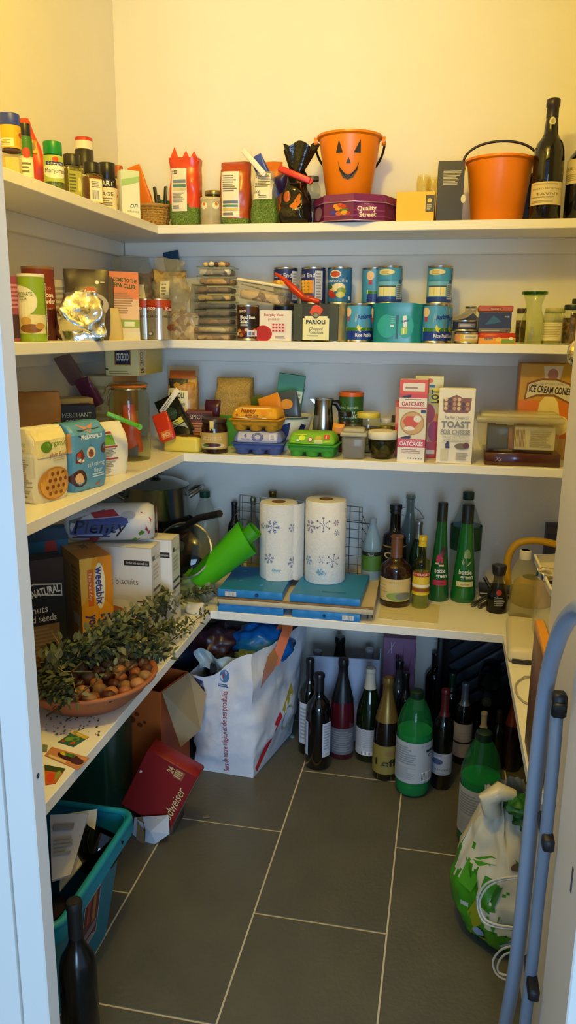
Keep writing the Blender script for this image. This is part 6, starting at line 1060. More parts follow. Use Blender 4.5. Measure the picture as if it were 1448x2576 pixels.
# wire rack behind the rolls
t = thing('wire_rack', 'chrome wire rack standing on edge behind the kitchen rolls', 'rack', (at(745, 1400, 2.42).x, 2.44, Z4), 0); wr_ = P('#a7abb0', .25, metal=1)
x0 = at(600, 1300, 2.42).x-t.location.x; x1 = at(915, 1300, 2.42).x-t.location.x; ht_ = at(720, 1250, 2.42).z-Z4
def wire(name, pts, r=.0013, closed=False): return MB().tube(pts, r, wr_, 6, closed).obj(name, t, 60)
wire('frame', [(x0, -.03, .001), (x0+.006, -.025, ht_), (x1-.006, -.025, ht_-.02), (x1, -.03, .001)], .0022, True); wire('frame', [(x0-.035, .02, .001), (x0-.03, .02, ht_*.78), (x1+.02, .02, ht_*.7), (x1+.02, .02, .001)], .0022, True)
for i in range(9): z_ = ht_*(i+.7)/9.5; wire('cross_wire', [(x0+.004, -.027, z_), (x1-.004, -.027, z_-.012)]); 
for i in range(14): xx = x0+(x1-x0)*(i+.5)/14; wire('upright_wire', [(xx, -.026, .002), (xx, -.024, ht_-.02*(i+.5)/14)])
for i in range(6): z_ = ht_*(i+.8)/7; wire('end_wire', [(x1-.004, -.027, z_), (x1+.02, .02, z_*.72)]); wire('end_wire', [(x0+.004, -.027, z_), (x0-.033, .02, z_*.78)])
# black spiral-looking rack teeth beside the ice packs
t = thing('metal_comb', 'row of small metal loops of a folded rack beside the ice packs', 'rack', onz(930, 1555, Z4), 0); dm = P('#4a4a48', .35, metal=.8); A_ = onz(926, 1558, Z4); B_ = onz(940, 1455, Z4)
for i in range(11):
    p = (B_-A_)*(i/10); MB().tube([p+Vector((-.006, 0, .001)), p+Vector((-.006, 0, .022)), p+Vector((.006, 0, .022)), p+Vector((.006, 0, .001))], .0014, dm, 5).obj('loop', t, 60)
MB().tube([Vector((-.006, -.01, .0016)), B_-A_+Vector((-.006, .01, .0016))], .0016, dm, 5).obj('base_wire', t, 60)
# bottles along the back
def bb(name, label, pl, pr, pt, y, **k):
    x, w, h = fit(pl, pr, pt, y, Z4); return bottle(name, label, (x, y, Z4), w/2, h, group='bottles on the lowest shelf', **k)
GDK = DG('#0a1a0d')
bb('wine_bottle', 'dark bottle neck left of the wire rack at the wall', 573, 606, 1262, 2.47, shape=BORD, cap=P('#121a18', .4), cap_h=.2)
bb('oil_bottle', 'clear bottle with silver cap behind the wire rack', 620, 652, 1252, 2.485, shape=BORD, glass=F('#8a8d7c', .4, .1), cap=P('#8a8468', .3, metal=.8), cap_h=.09)
bb('spirit_bottle', 'bottle with ribbed gold cap behind the left kitchen roll', 662, 708, 1234, 2.49, shape=BORD, glass=DG('#241a10'), cap=P('#8a7440', .3, metal=.8), cap_h=.09)
x, w, h = fit(911, 959, 1303, 2.37, Z4)
pet('tonic_bottle', 'small clear bottle with green label and no cap', x, 2.37, Z4, w/2, h, F('#9ec4dc', .45, .08), F('#b0bcc4', .5), [('r', 0, .8, 1, 1, '#16201e'), ('r', 0, 0, 1, .8, '#4d7a2a'), ('t', 'FIZZ', .5, .9, .1, '#c9c9bc', .2)], (.30, .56), '#4d7a2a')
x, w, h = fit(985, 1052, 1255, 2.48, Z4)
t = bottle('swing_top_bottle', 'clear swing-top glass bottle behind the dark oil bottle', (x+.012, 2.485, Z4), .034, h, 0, BURG, G('#c9d4d6'), None); mb = MB(); w_ = P('#8d8f90', .3, metal=1)
mb.tube([(-.014, 0, h*.9), (-.05, -.01, h*.88), (-.055, -.012, h*.84), (-.02, 0, h*.8)], .0013, w_, 6); mb.tube([(.014, 0, h*.9), (.03, 0, h*.86), (.045, 0, h*.78), (.02, 0, h*.76)], .0013, w_, 6); mb.obj('wire_clasp', t, 60); MB().lathe([(.014, h), (.016, h*1.01), (.014, h*1.05), (0, h*1.055)], G('#d0d4d0'), 20).obj('stopper', t, 60)
OIL = [(0, .0), (.92, .0), (1, .012), (1, .60), (.97, .63), (.9, .66), (.62, .685), (.5, .70), (.46, .74), (.44, .94), (.5, .945), (.5, .985), (.46, 1.0), (0, 1.0)]
bb('oil_bottle', 'dark olive oil bottle with black and gold label', 961, 1022, 1268, 2.40, shape=OIL, glass=DG('#100c08'), cap=P('#17140f', .4), cap_h=.1, print_=[('r', 0, .93, 1, .97, '#a08a4a'), ('e', .4, .66, .15, .1, '#cfc8b4'), ('e', .4, .66, .1, .07, '#1b1814'), ('t', 'OLIO', .5, .42, .08, '#b9b2a0', .4)], lz=(.2, .55), lcol='#14110c', lspan=1.1)
bb('red_sauce_bottle', 'red bottle edge left of the dark oil bottle', 942, 970, 1380, 2.44, shape=BURG, glass=DG('#5a1210'), cap=None)
bb('wine_vinegar_bottle', 'green bottle with silver neck between vinegar and oil', 1028, 1072, 1312, 2.40, shape=BURG, glass=DG('#0c2410'), cap=P('#9a9a98', .3, metal=.8), cap_h=.24)
VIN = [(0, .0), (.92, .0), (1, .02), (1, .52), (.98, .56), (.85, .6), (.6, .64), (.42, .68), (.37, .73), (.36, .97), (.42, .975), (.42, 1.0), (0, 1.0)]
t = bb('vinegar_bottle', 'squat brown vinegar bottle with cream label and pear', 957, 1034, 1347, onz(995, 1530, Z4).y+.042, shape=VIN, glass=DG('#2c120a'), cap=P('#6a4426', .4), cap_h=.3, print_=[('t', 'Cider', .22, .7, .07, '#8a7a58', .2), ('t', 'Apple', .22, .55, .07, '#8a7a58', .2), ('t', 'Vinegar', .25, .42, .07, '#8a7a58', .25), ('e', .62, .22, .28, .2, '#8aa04a'), ('e', .68, .24, .16, .16, '#7a7a74'), ('p', [(.2, .02), (.4, .2), (.5, .02)], '#b9bd5a'), ('t', 'Organic', .45, .88, .06, '#b0a070', .5)], lz=(.1, .42), lcol='#d6bd7c', lspan=1.05)
t = bb('oil_bottle', 'clear oil bottle with yellow cap and yellow label', 1038, 1081, 1348, onz(1060, 1533, Z4).y+.024, shape=OIL, glass=G('#e3e8bc'), cap=P('#d8b81c', .4), cap_h=.14, fill=(.5, F('#cfcf84', .3, .1)), print_=[('r', 0, .8, 1, 1, '#a8281c'), ('t', 'BORGES', .5, .9, .1, '#f0e2c0', .7), ('e', .5, .62, .34, .15, '#e3c43a'), ('r', 0, .34, 1, .46, '#efe8d0'), ('r', 0, .14, 1, .3, '#8a4a1a'), ('r', 0, 0, 1, .1, '#e3c81c')], lz=(.2, .52), lcol='#dfb62c', lspan=1.1)
CORD = [(0, .0), (.92, .0), (1, .012), (1, .06), (.82, .34), (.62, .58), (.47, .78), (.45, .83), (.45, .99), (.4, 1.0), (0, 1.0)]
def cordial(label, pl, pr, pt, y, glass, fillc, band, art, bandtxt):
    x, w, h = fit(pl, pr, pt, y, Z4); r = w/2*1.0; p_ = prof(CORD, r, h)
    t = bottle('cordial_bottle', label, (x, y, Z4), r, h, 4, CORD, glass, P('#17211a', .4), .19, group='tapered cordial bottles'); MB().lathe([(max(a_-.002, 0), b2) for a_, b2 in cut(p_, .003, h*.62, 0)], fillc, 30).obj('liquid', t, 60)
    rad = lambda z: r*(1-.38*max(0, z/h-.06)/.62)
    W = r*1.9; H0, H1 = h*.14, h*.58
    printed(t, 'label_print', art+[('T', 'bottle', .5, .42, .10, '#d8dcd2', .62), ('T', 'green', .58, .31, .10, '#d8dcd2', .6), ('r', .12, .08, .88, .2, band), ('t', bandtxt, .5, .14, .05, '#3a2a30', .4)], W, H1-H0, lambda u, v, o: ((rad(H0+v)+o+.0012)*math.sin((u-W/2)/r), -(rad(H0+v)+o+.0012)*math.cos((u-W/2)/r), H0+v), step=.005); return t
cordial('green tapered cordial bottle with pink band, the left one', 1081, 1134, 1263, onz(1108, 1515, Z4).y+.03, DG('#155a26'), DG('#170a10'), '#b8284a', [('e', .34, .68, .12, .1, '#b83050'), ('e', .5, .74, .1, .08, '#a02848'), ('e', .62, .82, .1, .08, '#6a2440'), ('e', .7, .9, .1, .07, '#5a2038'), ('e', .58, .66, .08, .07, '#c23a58'), ('r', .2, .56, .4, .6, '#e3d2a8'), ('r', .42, .52, .7, .56, '#e3d2a8')], 'pomegranate')
cordial('green tapered cordial bottle with cream band, the right one', 1138, 1203, 1268, onz(1170, 1518, Z4).y+.035, DG('#186a2c'), DG('#145224'), '#d8d08a', [('e', .55, .85, .16, .1, '#7a9a6a'), ('e', .48, .8, .1, .07, '#8aaa78'), ('e', .65, .8, .1, .07, '#6a8a5c'), ('r', .5, .5, .52, .78, '#9ab088'), ('p', [(.5, .54), (.7, .6), (.8, .68), (.62, .64)], '#8aa87a'), ('p', [(.3, .62), (.36, .74), (.44, .64), (.38, .58)], '#8aa87a')], 'elderflower')
x, w, h = fit(1132, 1210, 1237, 2.465, Z4); pet('soda_bottle', 'large green-capped plastic bottle of pale liquid at the wall', x, 2.465, Z4, w/2, h, F('#8fb8c4', .35, .08), P('#16352c', .4), [('r', 0, 0, 1, 1, '#1c4a22')], (.42, .66), '#1f5226')
# cutlery bundle, soy sauce, clear bottle
for i, (a_, b2) in enumerate((((1188, 1522), (1240, 1488)), ((1205, 1526), (1252, 1500)), ((1218, 1450), (1236, 1485)))):
    A2 = onz(a_[0], a_[1], Z4+.006); B2 = onz(b2[0], b2[1], Z4+.008) if i < 2 else onz(b2[0], b2[1], Z4+.01); A2 = A2 if i < 2 else at(1218, 1452, B2.y+.02)
    t = thing('table_knife', ['left-hand steel handle pointing out behind the soy sauce', 'right-hand steel handle pointing out behind the soy sauce', 'steel handle sticking up behind the soy sauce'][i], 'cutlery', A2, 0, 'steel cutlery'); d = B2-A2; MB().tube([Vector((0, 0, 0)), d*.5, d], .006, P('#6a675c', .3, metal=.9), 10, rs=[.0065, .0055, .004]).obj('handle', t, 60)
    if i < 2: lump_mb(.0065, .0065, .004, P('#8a8678', .3, metal=.9), i, 0).obj('end_cap', t, 60)
bt_ = at(1250, 1485, 2.42); t = thing('baking_tray', 'dark tray edge at the wall behind the cordial bottles', 'tray', (bt_.x+.02, 2.44, Z4), 0); MB().box(.15, .12, .012, P('#3a3a36', .35, metal=.6), bev=.003).obj('tray', t); MB().tube([(-.075, -.06, .013), (.075, -.06, .013)], .0025, P('#8a8a82', .3, metal=.8), 8).obj('rolled_rim', t)
SOY = [(0, .0), (.95, .0), (1, .02), (1, .28), (.96, .36), (.7, .5), (.5, .64), (.46, .76), (.46, .80), (0, .80)]
sy = onz(1252, 1545, Z4).y+.03; x, w, h = fit(1225, 1279, 1421, sy, Z4); t = bottle('soy_sauce_bottle', 'small soy sauce bottle with black flared cap', (x, sy, Z4), w/2, h, 8, SOY, G('#b9b59c'), None, group='bottles on the lowest shelf', fill=(.34, DG('#0e0807'))); r = w/2
MB().lathe([(r*.5, h*.79), (r*.6, h*.8), (r*.7, h*.98), (r*.64, h), (0, h)], P('#161412', .35), 28).obj('cap', t, 40); printed(t, 'label', [('e', .45, .82, .16, .12, '#b8361c'), ('l', .2, .2, .85, .62, 5, '#8d8a80')], .05, h*.48, m_cyl(r*1.0, .05, .01), step=.005)
cy = onz(1310, 1562, Z4).y+.035; x, w, h = fit(1278, 1345, 1383, cy, Z4); WAT = [(0, .0), (.85, .0), (1, .03), (1, .62), (.96, .68), (.72, .80), (.42, .88), (.40, .92), (0, .92)]
t = pet('cleaner_bottle', 'clear plastic bottle with white ribbed cap at the shelf corner', x+.004, cy, Z4, w/2, h, F('#c4bd7c', .22, .06), P('#e3ddcc', .4), None, fill=(.45, F('#a59a4a', .2, .1)), shape=WAT)
MB().lathe([(w/2*.42, h*.87), (w/2*.44, h*.88), (w/2*.44, h*.995), (w/2*.4, h), (0, h)], P('#e3ddcc', .4), 24).obj('cap_skirt', t, 40)
# yellow watering can handle, navy box, tray
t = thing('watering_can', 'yellow plastic watering can with big loop handle', 'can', (at(1335, 1500, 2.36).x, 2.36, Z4), 0); ye = P('#c99a0a', .4, .05, 10); o0 = t.location
MB().lathe([(0, 0), (.055, 0), (.06, .005), (.055, .065), (.04, .08), (.03, .083)], ye, 32).obj('body', t, 60)
hp_ = [at(a_, b2, 2.34)-Vector(o0) for a_, b2 in ((1278, 1470), (1274, 1430), (1280, 1395), (1300, 1368), (1335, 1360), (1375, 1364), (1420, 1375))]
MB().tube(smooth(hp_, 5), .0105, ye, 12).obj('handle', t, 60)
x, w, h = fit(1368, 1425, 1323, 2.44, Z4); carton('navy_box', 'navy blue carton at the right behind the yellow handle', 'box', (x, 2.46, Z4), w, .06, h, 0, '#1a1c44', front=[('r', 0, .9, 1, 1, '#3a3a40')])
t = thing('plastic_box', 'cloudy clear plastic box at the right shelf corner', 'box', (at(1372, 1500, 2.0).x+.015, 1.99, Z4), 0); MB().box(.075, .12, .195, F('#cfc8a4', .35, .2), bev=.01, seg=2, top=1.06).obj('box', t)
pts4 = [at(1345, 1397, 1.98), at(1400, 1395, 2.0), at(1400, 1492, 1.80), at(1384, 1480, 1.82)]
t = thing('white_tray', 'white-rimmed tray of shiny packets tilted on the plastic box', 'tray', pts4[0]); mb = MB(); c4 = [p-pts4[0] for p in pts4]; mb.tube(c4, .0035, P('#e3dccc', .4), 8, True); mb.obj('rim', t, 60); mb = MB(); mb.add([tuple(c*.97+Vector((0, 0, -.02))) for c in c4]+[tuple(c) for c in c4], [(0, 1, 2, 3)]+[(i, (i+1) % 4, 4+(i+1) % 4, 4+i) for i in range(4)], P('#cfc8b8', .4)); mb.obj('pan', t, 20); bag_mb(.05, .05, .03, FOIL(), 'pinch', 91, .01).obj('foil_packet', t, 40, loc=(c4[1]+c4[2])*.5+Vector((-.02, .0, -.015)))
card('paper napkin lying in front of the brown vinegar bottle', [(950, 1556), (1100, 1570), (1106, 1522), (960, 1512)], Z4+.0002, [('l', .05, .3, .6, .34, 1, '#cfc090')], '#dfd1a0', .0012, 'paper_napkin')
# right arm of the lowest shelf: router, cable
t = thing('wifi_router', 'flat cream router box on the right shelf arm', 'router', (.236, 2.01, Z4), -3); cr_ = P('#e3d8b8', .35, .04, 10); MB().box(.085, .27, .034, cr_, (0, 0, .003), .012, seg=4, top=.9).obj('casing', t, 60); MB().box(.06, .012, .012, P('#2a2a2c', .4), (0, -.128, .001), .002).obj('overhang_shade', t); MB().box(.05, .2, .004, P('#6a665c', .6), (0, 0, 0), .001).obj('base', t)  # near-black strip at the near end is painted shade under the casing's overhang
t = thing('power_cable', 'thin grey cable looped on the right shelf arm', 'cable', (.25, 1.72, Z4)); MB().tube([(.0+.055*math.cos(a_*.35)*1.0, .085*math.sin(a_*.35), .003+.003*(i % 3 == 0)) for i, a_ in enumerate(range(0, 36))], .0022, P('#b5ad98', .5), 6).obj('loops', t, 60)
# ================================================================ on the floor
# woven shopper bag
t = thing('shopper_bag', 'big white woven shopper with red lettering down its front', 'bag', (-.57, 2.13, 0), 0); WB = P('#dcdee8', .28, .06, 10, bump=.2, bscale=28)
cs = [(-.105, -.125), (.075, -.135), (.135, .15), (-.07, .16)]     # footprint corners, local
tops = [.315, .395, .40, .36]; out_ = [(-.01, -.01), (.005, -.012), (.045, .0), (-.02, .0)]
def shop(u, v):
    s = u*4; i = int(s) % 4; f = s-int(s); a_, b2 = Vector(cs[i]), Vector(cs[(i+1) % 4]); g = f*f*(3-2*f)
    p = a_.lerp(b2, f); top = tops[i]+(tops[(i+1) % 4]-tops[i])*g
    if i == 0: top -= .03*math.sin(PI*f)*(1-f)
    o_ = Vector(out_[i]).lerp(Vector(out_[(i+1) % 4]), f)*v
    n2 = Vector((b2.y-a_.y, a_.x-b2.x)).normalized(); bl = .022*math.sin(PI*f)*math.sin(PI*min(1, v*1.15))
    q = Vector((p.x*14, p.y*14, v*6)); nn = noise.noise_vector(q*.7)*.014+noise.noise_vector(q*1.9)*.005+noise.noise_vector(q*5)*.0025
    return (p.x+o_.x+n2.x*bl+nn.x*min(1, v*5), p.y+o_.y+n2.y*bl+nn.y*min(1, v*5), top*v)
mb = MB(); mb.grid(shop, 96, 30, WB, wrap=True); mb.f.append(tuple(reversed(range(96)))); mb.m.append(0); sb = mb.obj('bag', t, 60)
drape(t, 'front_print', [('e', .52, .84, .075, .052, '#4a78a8'), ('e', .52, .84, .064, .044, '#ccd0d8'), ('T', 'U', .52, .84, .05, '#c02838', .06), ('l', .42, .755, .64, .78, 2, '#3f5f98'), ('p', [(.02, .80), (.16, .78), (.2, .70), (.04, .74)], '#3a4a7a'), ('t', 'OLEUM', .11, .755, .035, '#b9c0d0', .14), ('t', 'fiers de notre r\u00e9gion et de ses produits', .53, .38, .10, '#a8324c', .70, 90)], .185, .38, sb, -.012, .0, rz=0, cell=.006)
drape(t, 'side_print', [('p', [(.05, .05), (.55, .42), (.6, .36), (.1, .0)], '#c0202c'), ('p', [(.6, .42), (.85, .6), (.9, .5), (.66, .36)], '#b9a83a'), ('e', .75, .3, .12, .12, '#a8a090')], .24, .36, sb, 0, .01, rz=78, cell=.008)
drape(t, 'left_side_print', [('r', 0, .02, 1, .8, '#8a1c24')], .2, .30, sb, 0, .0, rz=-80, cell=.01)
OS = P('#c4602c', .4, .08, 12)
for s, pts_ in enumerate(([(.115, .02, .40), (.145, .0, .455), (.15, -.02, .43), (.135, -.05, .38), (.12, -.07, .33)], [(.10, -.06, .385), (.118, -.075, .36), (.112, -.10, .33), (.09, -.12, .30), (.075, -.13, .275)])):
    mb = MB(); V = []
    for p in pts_: V += [(p[0]-.014, p[1], p[2]), (p[0]+.014, p[1]+.012, p[2])]
    mb.add(V, [(2*i, 2*i+1, 2*i+3, 2*i+2) for i in range(4)], OS if s == 0 else P('#7a4a30', .4)); mb.add([(a_, b2-.002, c-.0) for a_, b2, c in V], [(2*i+2, 2*i+3, 2*i+1, 2*i) for i in range(4)], OS if s == 0 else P('#7a4a30', .4)); mb.obj('strap', t, 60)
def lumpbag(label, px, py, y, rx, ry, rz_, m, seed, name='plastic_bag', amp=.35, freq=2.6):
    p = at(px, py, y); o = lump_mb(rx, ry, rz_, m, seed, amp, 36, freq).obj(name, None, 60, loc=p); return tag(o, label, 'bag', 'scrunched bags inside the shopper')
lumpbag('maroon scrunched bag in the back of the white shopper', 545, 1612, 2.16, .075, .07, .055, P('#3a2026', .35, .15, 20), 3)
lumpbag('bright blue scrunched bag in the white shopper', 660, 1614, 2.17, .095, .085, .062, P('#1668b4', .25, .12, 12), 8, amp=.24, freq=3.0)
lumpbag('black scrunched bag low in the white shopper', 590, 1690, 2.10, .085, .08, .06, P('#17171a', .3, .1, 12), 11)
t = thing('carrier_bag', 'limp grey-white carrier with cut-out handle in the shopper', 'bag', at(548, 1668, 2.03), 0); mb = MB(); gw = P('#9fb0b8', .3, .06, 12)
mb.grid(lambda u, v: ((u-.5)*.13+.01*math.sin(v*5), .012*math.sin(u*7)+.004*math.sin(u*19), (v-.5)*.06-.03*(u-.2)**2+.008*math.sin(u*9)), 24, 8, gw); mb.obj('film', t, 60); printed(t, 'handle_hole', [('p', [(0, 0), (.05, .8), (.3, 1), (.8, .9), (1, .6), (1, 0)], '#15161a')], .022, .034, lambda u, v, o: (u-.018, -.024-o, v-.022))
lumpbag('olive green packet lying on the black bag in the shopper', 620, 1652, 2.08, .038, .03, .018, P('#5a6a48', .4), 15)
t = thing('dark_bag', 'dark blue bag squeezed between the shopper and the left shelf wall', 'bag', (-.80, 2.20, 0), 0); bag_mb(.16, .2, .42, P('#1a2438', .35, .1, 14), 'fold', 95, .014).obj('bag', t, 60)
# orange cardboard box with open flap
OC = P('#b5561c', .6, .08, 10); CI = P('#8d8068', .7, .08, 14)
t = thing('cardboard_box', 'open orange cardboard box with paw prints and flap hanging out', 'box', (-.785, 1.93, 0), -12); hb = .325
mb = MB()
for (a_, b2, c, d) in ((-.085, -.075, .085, -.072), (-.085, .072, .085, .075), (-.085, -.072, -.082, .072), (.082, -.072, .085, .072)): mb.box(c-a_, d-b2, hb, OC, ((a_+c)/2, (b2+d)/2, 0), .0006)
mb.box(.165, .145, .003, CI, (0, 0, .001), 0); mb.obj('body', t, 30)
mb = MB(); mb.add([(.086, -.07, hb), (.088, .07, hb), (.15, .06, hb-.05), (.165, -.0, hb-.13), (.135, -.06, hb-.16)], [(0, 1, 2, 3, 4)], OC); mb.add([(.088, -.07, hb), (.09, .07, hb), (.152, .06, hb-.05), (.167, -.0, hb-.13), (.137, -.06, hb-.16)], [(4, 3, 2, 1, 0)], CI); mb.obj('flap', t, 0)
printed(t, 'paw_print', [('e', .35, .5, .12, .09, '#6a3010'), ('e', .2, .68, .07, .06, '#6a3010'), ('e', .35, .75, .07, .06, '#6a3010'), ('e', .52, .68, .07, .06, '#6a3010'), ('e', .6, .4, .08, .06, '#6a3010'), ('e', .75, .5, .05, .04, '#6a3010')], .11, .11, lambda u, v, o: (u-.05, -.0752-o, v+.17))
# dark green storage box
t = thing('storage_crate', 'dark green plastic storage box under the left shelf', 'box', (-.925, 1.755, 0), 0); GB = P('#1f4a3a', .25, .1, 8); MB().box(.24, .17, .36, GB, bev=.008, seg=2, top=1.04).obj('body', t); MB().box(.262, .19, .012, GB, (0, 0, .35), .004).obj('rim', t); MB().box(.06, .002, .03, P('#6a7a70', .5), (.0, -.087, .14), 0).obj('sticker', t)
# red beer box, rolled over against the green box
bw, bd, bh = .147, .06, .188; A4 = [at(300, 2028, 1.69), at(428, 2088, 1.69)]; mid = (A4[0]+A4[1])/2
t = thing('beer_box', 'torn red beer box leaning behind the teal crate', 'box', (mid.x, 1.69+bd/2, mid.z), rot=(0, math.radians(25.5), 0)); RB = P('#8a1414', .4, .08, 10)
bo = MB().box(bw, bd, bh, RB, bev=.003).obj('body', t); MB().box(.003, bd*.98, bh*.96, P('#6a5440', .7), (bw/2+.0005, 0, .002), .0005).obj('bare_side', bo)
printed(bo, 'front_print', [('r', .01, .01, .99, .99, '#8a1616'), ('T', '24', .52, .90, .12, '#d8b87a', .09, 90), ('r', .60, .82, .78, .96, '#a85a3a'), ('l', .61, .83, .77, .95, 4, '#d8b87a'), ('i', 'Budweiser', .84, .40, .17, '#e3cf8a', .62, 90), ('r', .05, .62, .09, .66, '#e6dcc8')], bw, bh, m_front(bw, bd))
WF = P('#b4bac6', .5, .08, 14); imx = (Matrix.Translation(t.location) @ Matrix.Rotation(math.radians(25.5), 4, 'Y')).inverted()
V = [imx @ at(a_, b2, y_) for a_, b2, y_ in ((338, 2056, 1.683), (424, 2050, 1.68), (426, 2098, 1.655), (392, 2122, 1.645), (355, 2142, 1.65), (332, 2118, 1.665))]
V = V+[imx @ at(378, 2092, 1.648)]; mb = MB(); mb.add(V, [(i, (i+1) % 6, 6) for i in range(6)], WF); mb.obj('torn_flap', t, 0)
V = [imx @ at(a_, b2, y_) for a_, b2, y_ in ((345, 2056, 1.680), (358, 2054, 1.677), (366, 2090, 1.650), (364, 2122, 1.640), (342, 2118, 1.650))]
mb = MB(); mb.add(V, [tuple(range(5))], P('#7a6448', .7)); mb.obj('brown_tear', t, 0)
t = thing('brown_carton', 'low brown carton under the tilted red beer box', 'box', (-.70, 1.735, 0), 0); MB().box(.13, .09, .03, P('#4a3828', .7), bev=.002).obj('body', t)
# teal crate with odds and ends
t = thing('plastic_crate', 'teal plastic crate on the floor under the left shelf', 'crate', (-.812, 1.222, 0), 0); TE = P('#13809c', .4, .08, 10); cw, cdp, ch = .30, .275, .265; ax, ay = .04, .03; mb = MB()
def ring(z, k, off=0): 
    a_, b2 = cw/2+ax*k-off, cdp/2+ay*k-off; r_ = .03; pts = []
    for (sx, sy, s0) in ((1, -1, -90), (1, 1, 0), (-1, 1, 90), (-1, -1, 180)):
        for q in range(5): an = math.radians(s0+22.5*q); pts.append((sx*(a_-r_)+r_*math.cos(an), sy*(b2-r_)+r_*math.sin(an), z))
    return pts
rings = [ring(0, 0), ring(ch, 1), ring(ch, 1.35), ring(ch-.03, 1.4), ring(ch-.03, 1.1)]; rings2 = [ring(ch, 1), ring(.008, 0, .004)]
for R_ in (rings, rings2):
    k0 = len(mb.v); N = 20; V = [p for rr in R_ for p in rr]; mb.add(V, [(j*N+i, j*N+(i+1) % N, (j+1)*N+(i+1) % N, (j+1)*N+i) for j in range(len(R_)-1) for i in range(N)], TE)
mb.add(ring(.008, 0, .004), [tuple(range(20))], TE); mb.obj('crate', t, 40)
MB().tube([(p[0]*1.003, p[1]*1.003, ch-.001) for p in ring(ch, 1.2)], .008, P('#148a9c', .4, .06, 10), 8, True).obj('rim', t, 60)
lsx = lambda v: cw/2+ax*v/ch
printed(t, 'sticker', [('r', 0, 0, 1, 1, '#b9b4b8'), ('r', .04, .04, .96, .96, '#5a3a44'), ('r', .2, .5, .4, .95, '#a8442a'), ('r', .55, .4, .75, .95, '#b8742a'), ('r', .1, .2, .9, .35, '#8a7a8a'), ('l', .1, .06, .9, .16, 2, '#c9c0c4'), ('r', .42, .5, .52, .9, '#3a4a6a')], .075, .12, lambda u, v, o: (lsx(.07+v)+o+.001, -.03+u, .07+v))
cc = Vector((-.80, 1.275, 0))
t = thing('glass_bowl', 'dark round glass bowl lying in the teal crate', 'bowl', at(246, 2135, 1.31)+Vector((0, 0, .0)), rot=(math.radians(-35), math.radians(20), 0)); MB().lathe([(0, -.05), (.025, -.048), (.045, -.02), (.05, .01), (.044, .035), (.041, .034), (.046, .01), (.042, -.018), (.022, -.044), (0, -.046)], G('#5a6658', .03, 1.6), 36).obj('bowl', t, 60); MB().lathe([(0, -.043), (.02, -.04), (.04, -.016), (.0, -.01)], P('#2a3228', .4), 24).obj('contents', t, 60)
for i, (quad, col, lab) in enumerate(((((150, 2050, .30), (245, 2035, .29), (232, 2140, .235), (150, 2240, .22)), '#cfc4a6', 'cream paper folder lying slanted in the teal crate'), (((126, 2050, .315), (222, 2046, .305), (178, 2200, .25), (130, 2215, .25)), '#b4b0b0', 'grey magazine on top of the cream folder in the crate'))):
    P4 = [onz(a_, b2, z_) for a_, b2, z_ in quad]; o0 = P4[0]; c4 = [p-o0 for p in P4]; t = thing('paper_folder', lab, 'paper', o0); mb = MB(); V = [tuple(p) for p in c4]+[tuple(p-Vector((0, 0, .004))) for p in c4]; mb.add(V, [(0, 1, 2), (0, 2, 3), (6, 5, 4), (7, 6, 4)]+[(i2, (i2+1) % 4, 4+(i2+1) % 4, 4+i2) for i2 in range(4)], P(col, .6, .08, 20)); mb.obj('cover', t, 0)
    printed(t, 'page_print', [('l', .1, .3, .8, .6, 5, '#8d8676'), ('r', .1, .7, .7, .8, '#7a7470')], 1, 1, lambda u, v, o, c4=c4: tuple(c4[0]*(1-u)*v+c4[1]*u*v+c4[2]*u*(1-v)+c4[3]*(1-u)*(1-v)+Vector((0, 0, .006+o))))
o = bag_mb(.12, .16, .17, P('#2a2024', .25, .1, 14), 'fold', 97, .014).obj('dark_plastic_bag', None, 60, loc=(-.735, 1.17, .012)); tag(o, 'dark crumpled plastic bag inside the teal crate', 'bag')
# wine bottle in the near left corner
bottle('wine_bottle', 'black wine bottle standing alone in the near left corner by the door jamb', (-.566, 1.03, 0), .032, at(163, 2262, 1.03).z, 0, BORD, P('#0c0c0c', .2, .05, 10), P('#141414', .5), .2)
# ---------------------------------------------------------------- bottles under the back shelf
def fb(name, label, px, pyb, pt, rpx, dy=.035, **k):
    p = onz(px, pyb, 0); y = p.y+dy; x, w, h = fit(px-rpx, px+rpx, pt, y, 0); xc = at(px, pyb-40, y).x; return bottle(name, label, (xc, y, 0), w/2, at(px, pt, y).z, group=k.pop('group', 'bottles on the floor'), **k)
CAPB = P('#121015', .35); lblw = [('l', .1, .1, .9, .9, 9, '#9aa2b0')]
fb('wine_bottle', 'dark wine bottle with tall white label, leftmost of the floor bottles', 776, 1902, 1656, 26, cap=CAPB, print_=lblw, lz=(.12, .56), lcol='#c9cede', lspan=.5, rz=-10)
t = fb('wine_bottle', 'dark wine bottle in front with white labels at both sides', 799, 1938, 1693, 32, cap=P('#15151f', .35), glass=DG('#07070a'))
r_ = .038
for s in (-1, 1):
    ph = t['h'] if 'h' in t else .29
    printed(t, 'label', [('r', 0, 0, 1, 1, '#b9bfd0'), ('l', .15, .2, .85, .95, 9, '#8a90a2'), ('b', .2, .02, .8, .14, '#5a6070')], .032, .11, (lambda s: (lambda u, v, o: ((.0402+o)*math.sin((u-.016)/.04+s*.98-.12), -(.0402+o)*math.cos((u-.016)/.04+s*.98-.12), v+.045)))(s), step=.006)
fb('sparkling_bottle', 'pink sparkling wine bottle with dark foil and grey label', 858, 1912, 1656, 31, shape=CHAM, glass=DG('#4a0f1c'), cap=P('#14141a', .35), cap_h=.42, print_=[('l', .1, .1, .9, .9, 9, '#7d8088')], lz=(.06, .33), lcol='#5e6068', lspan=1.0)
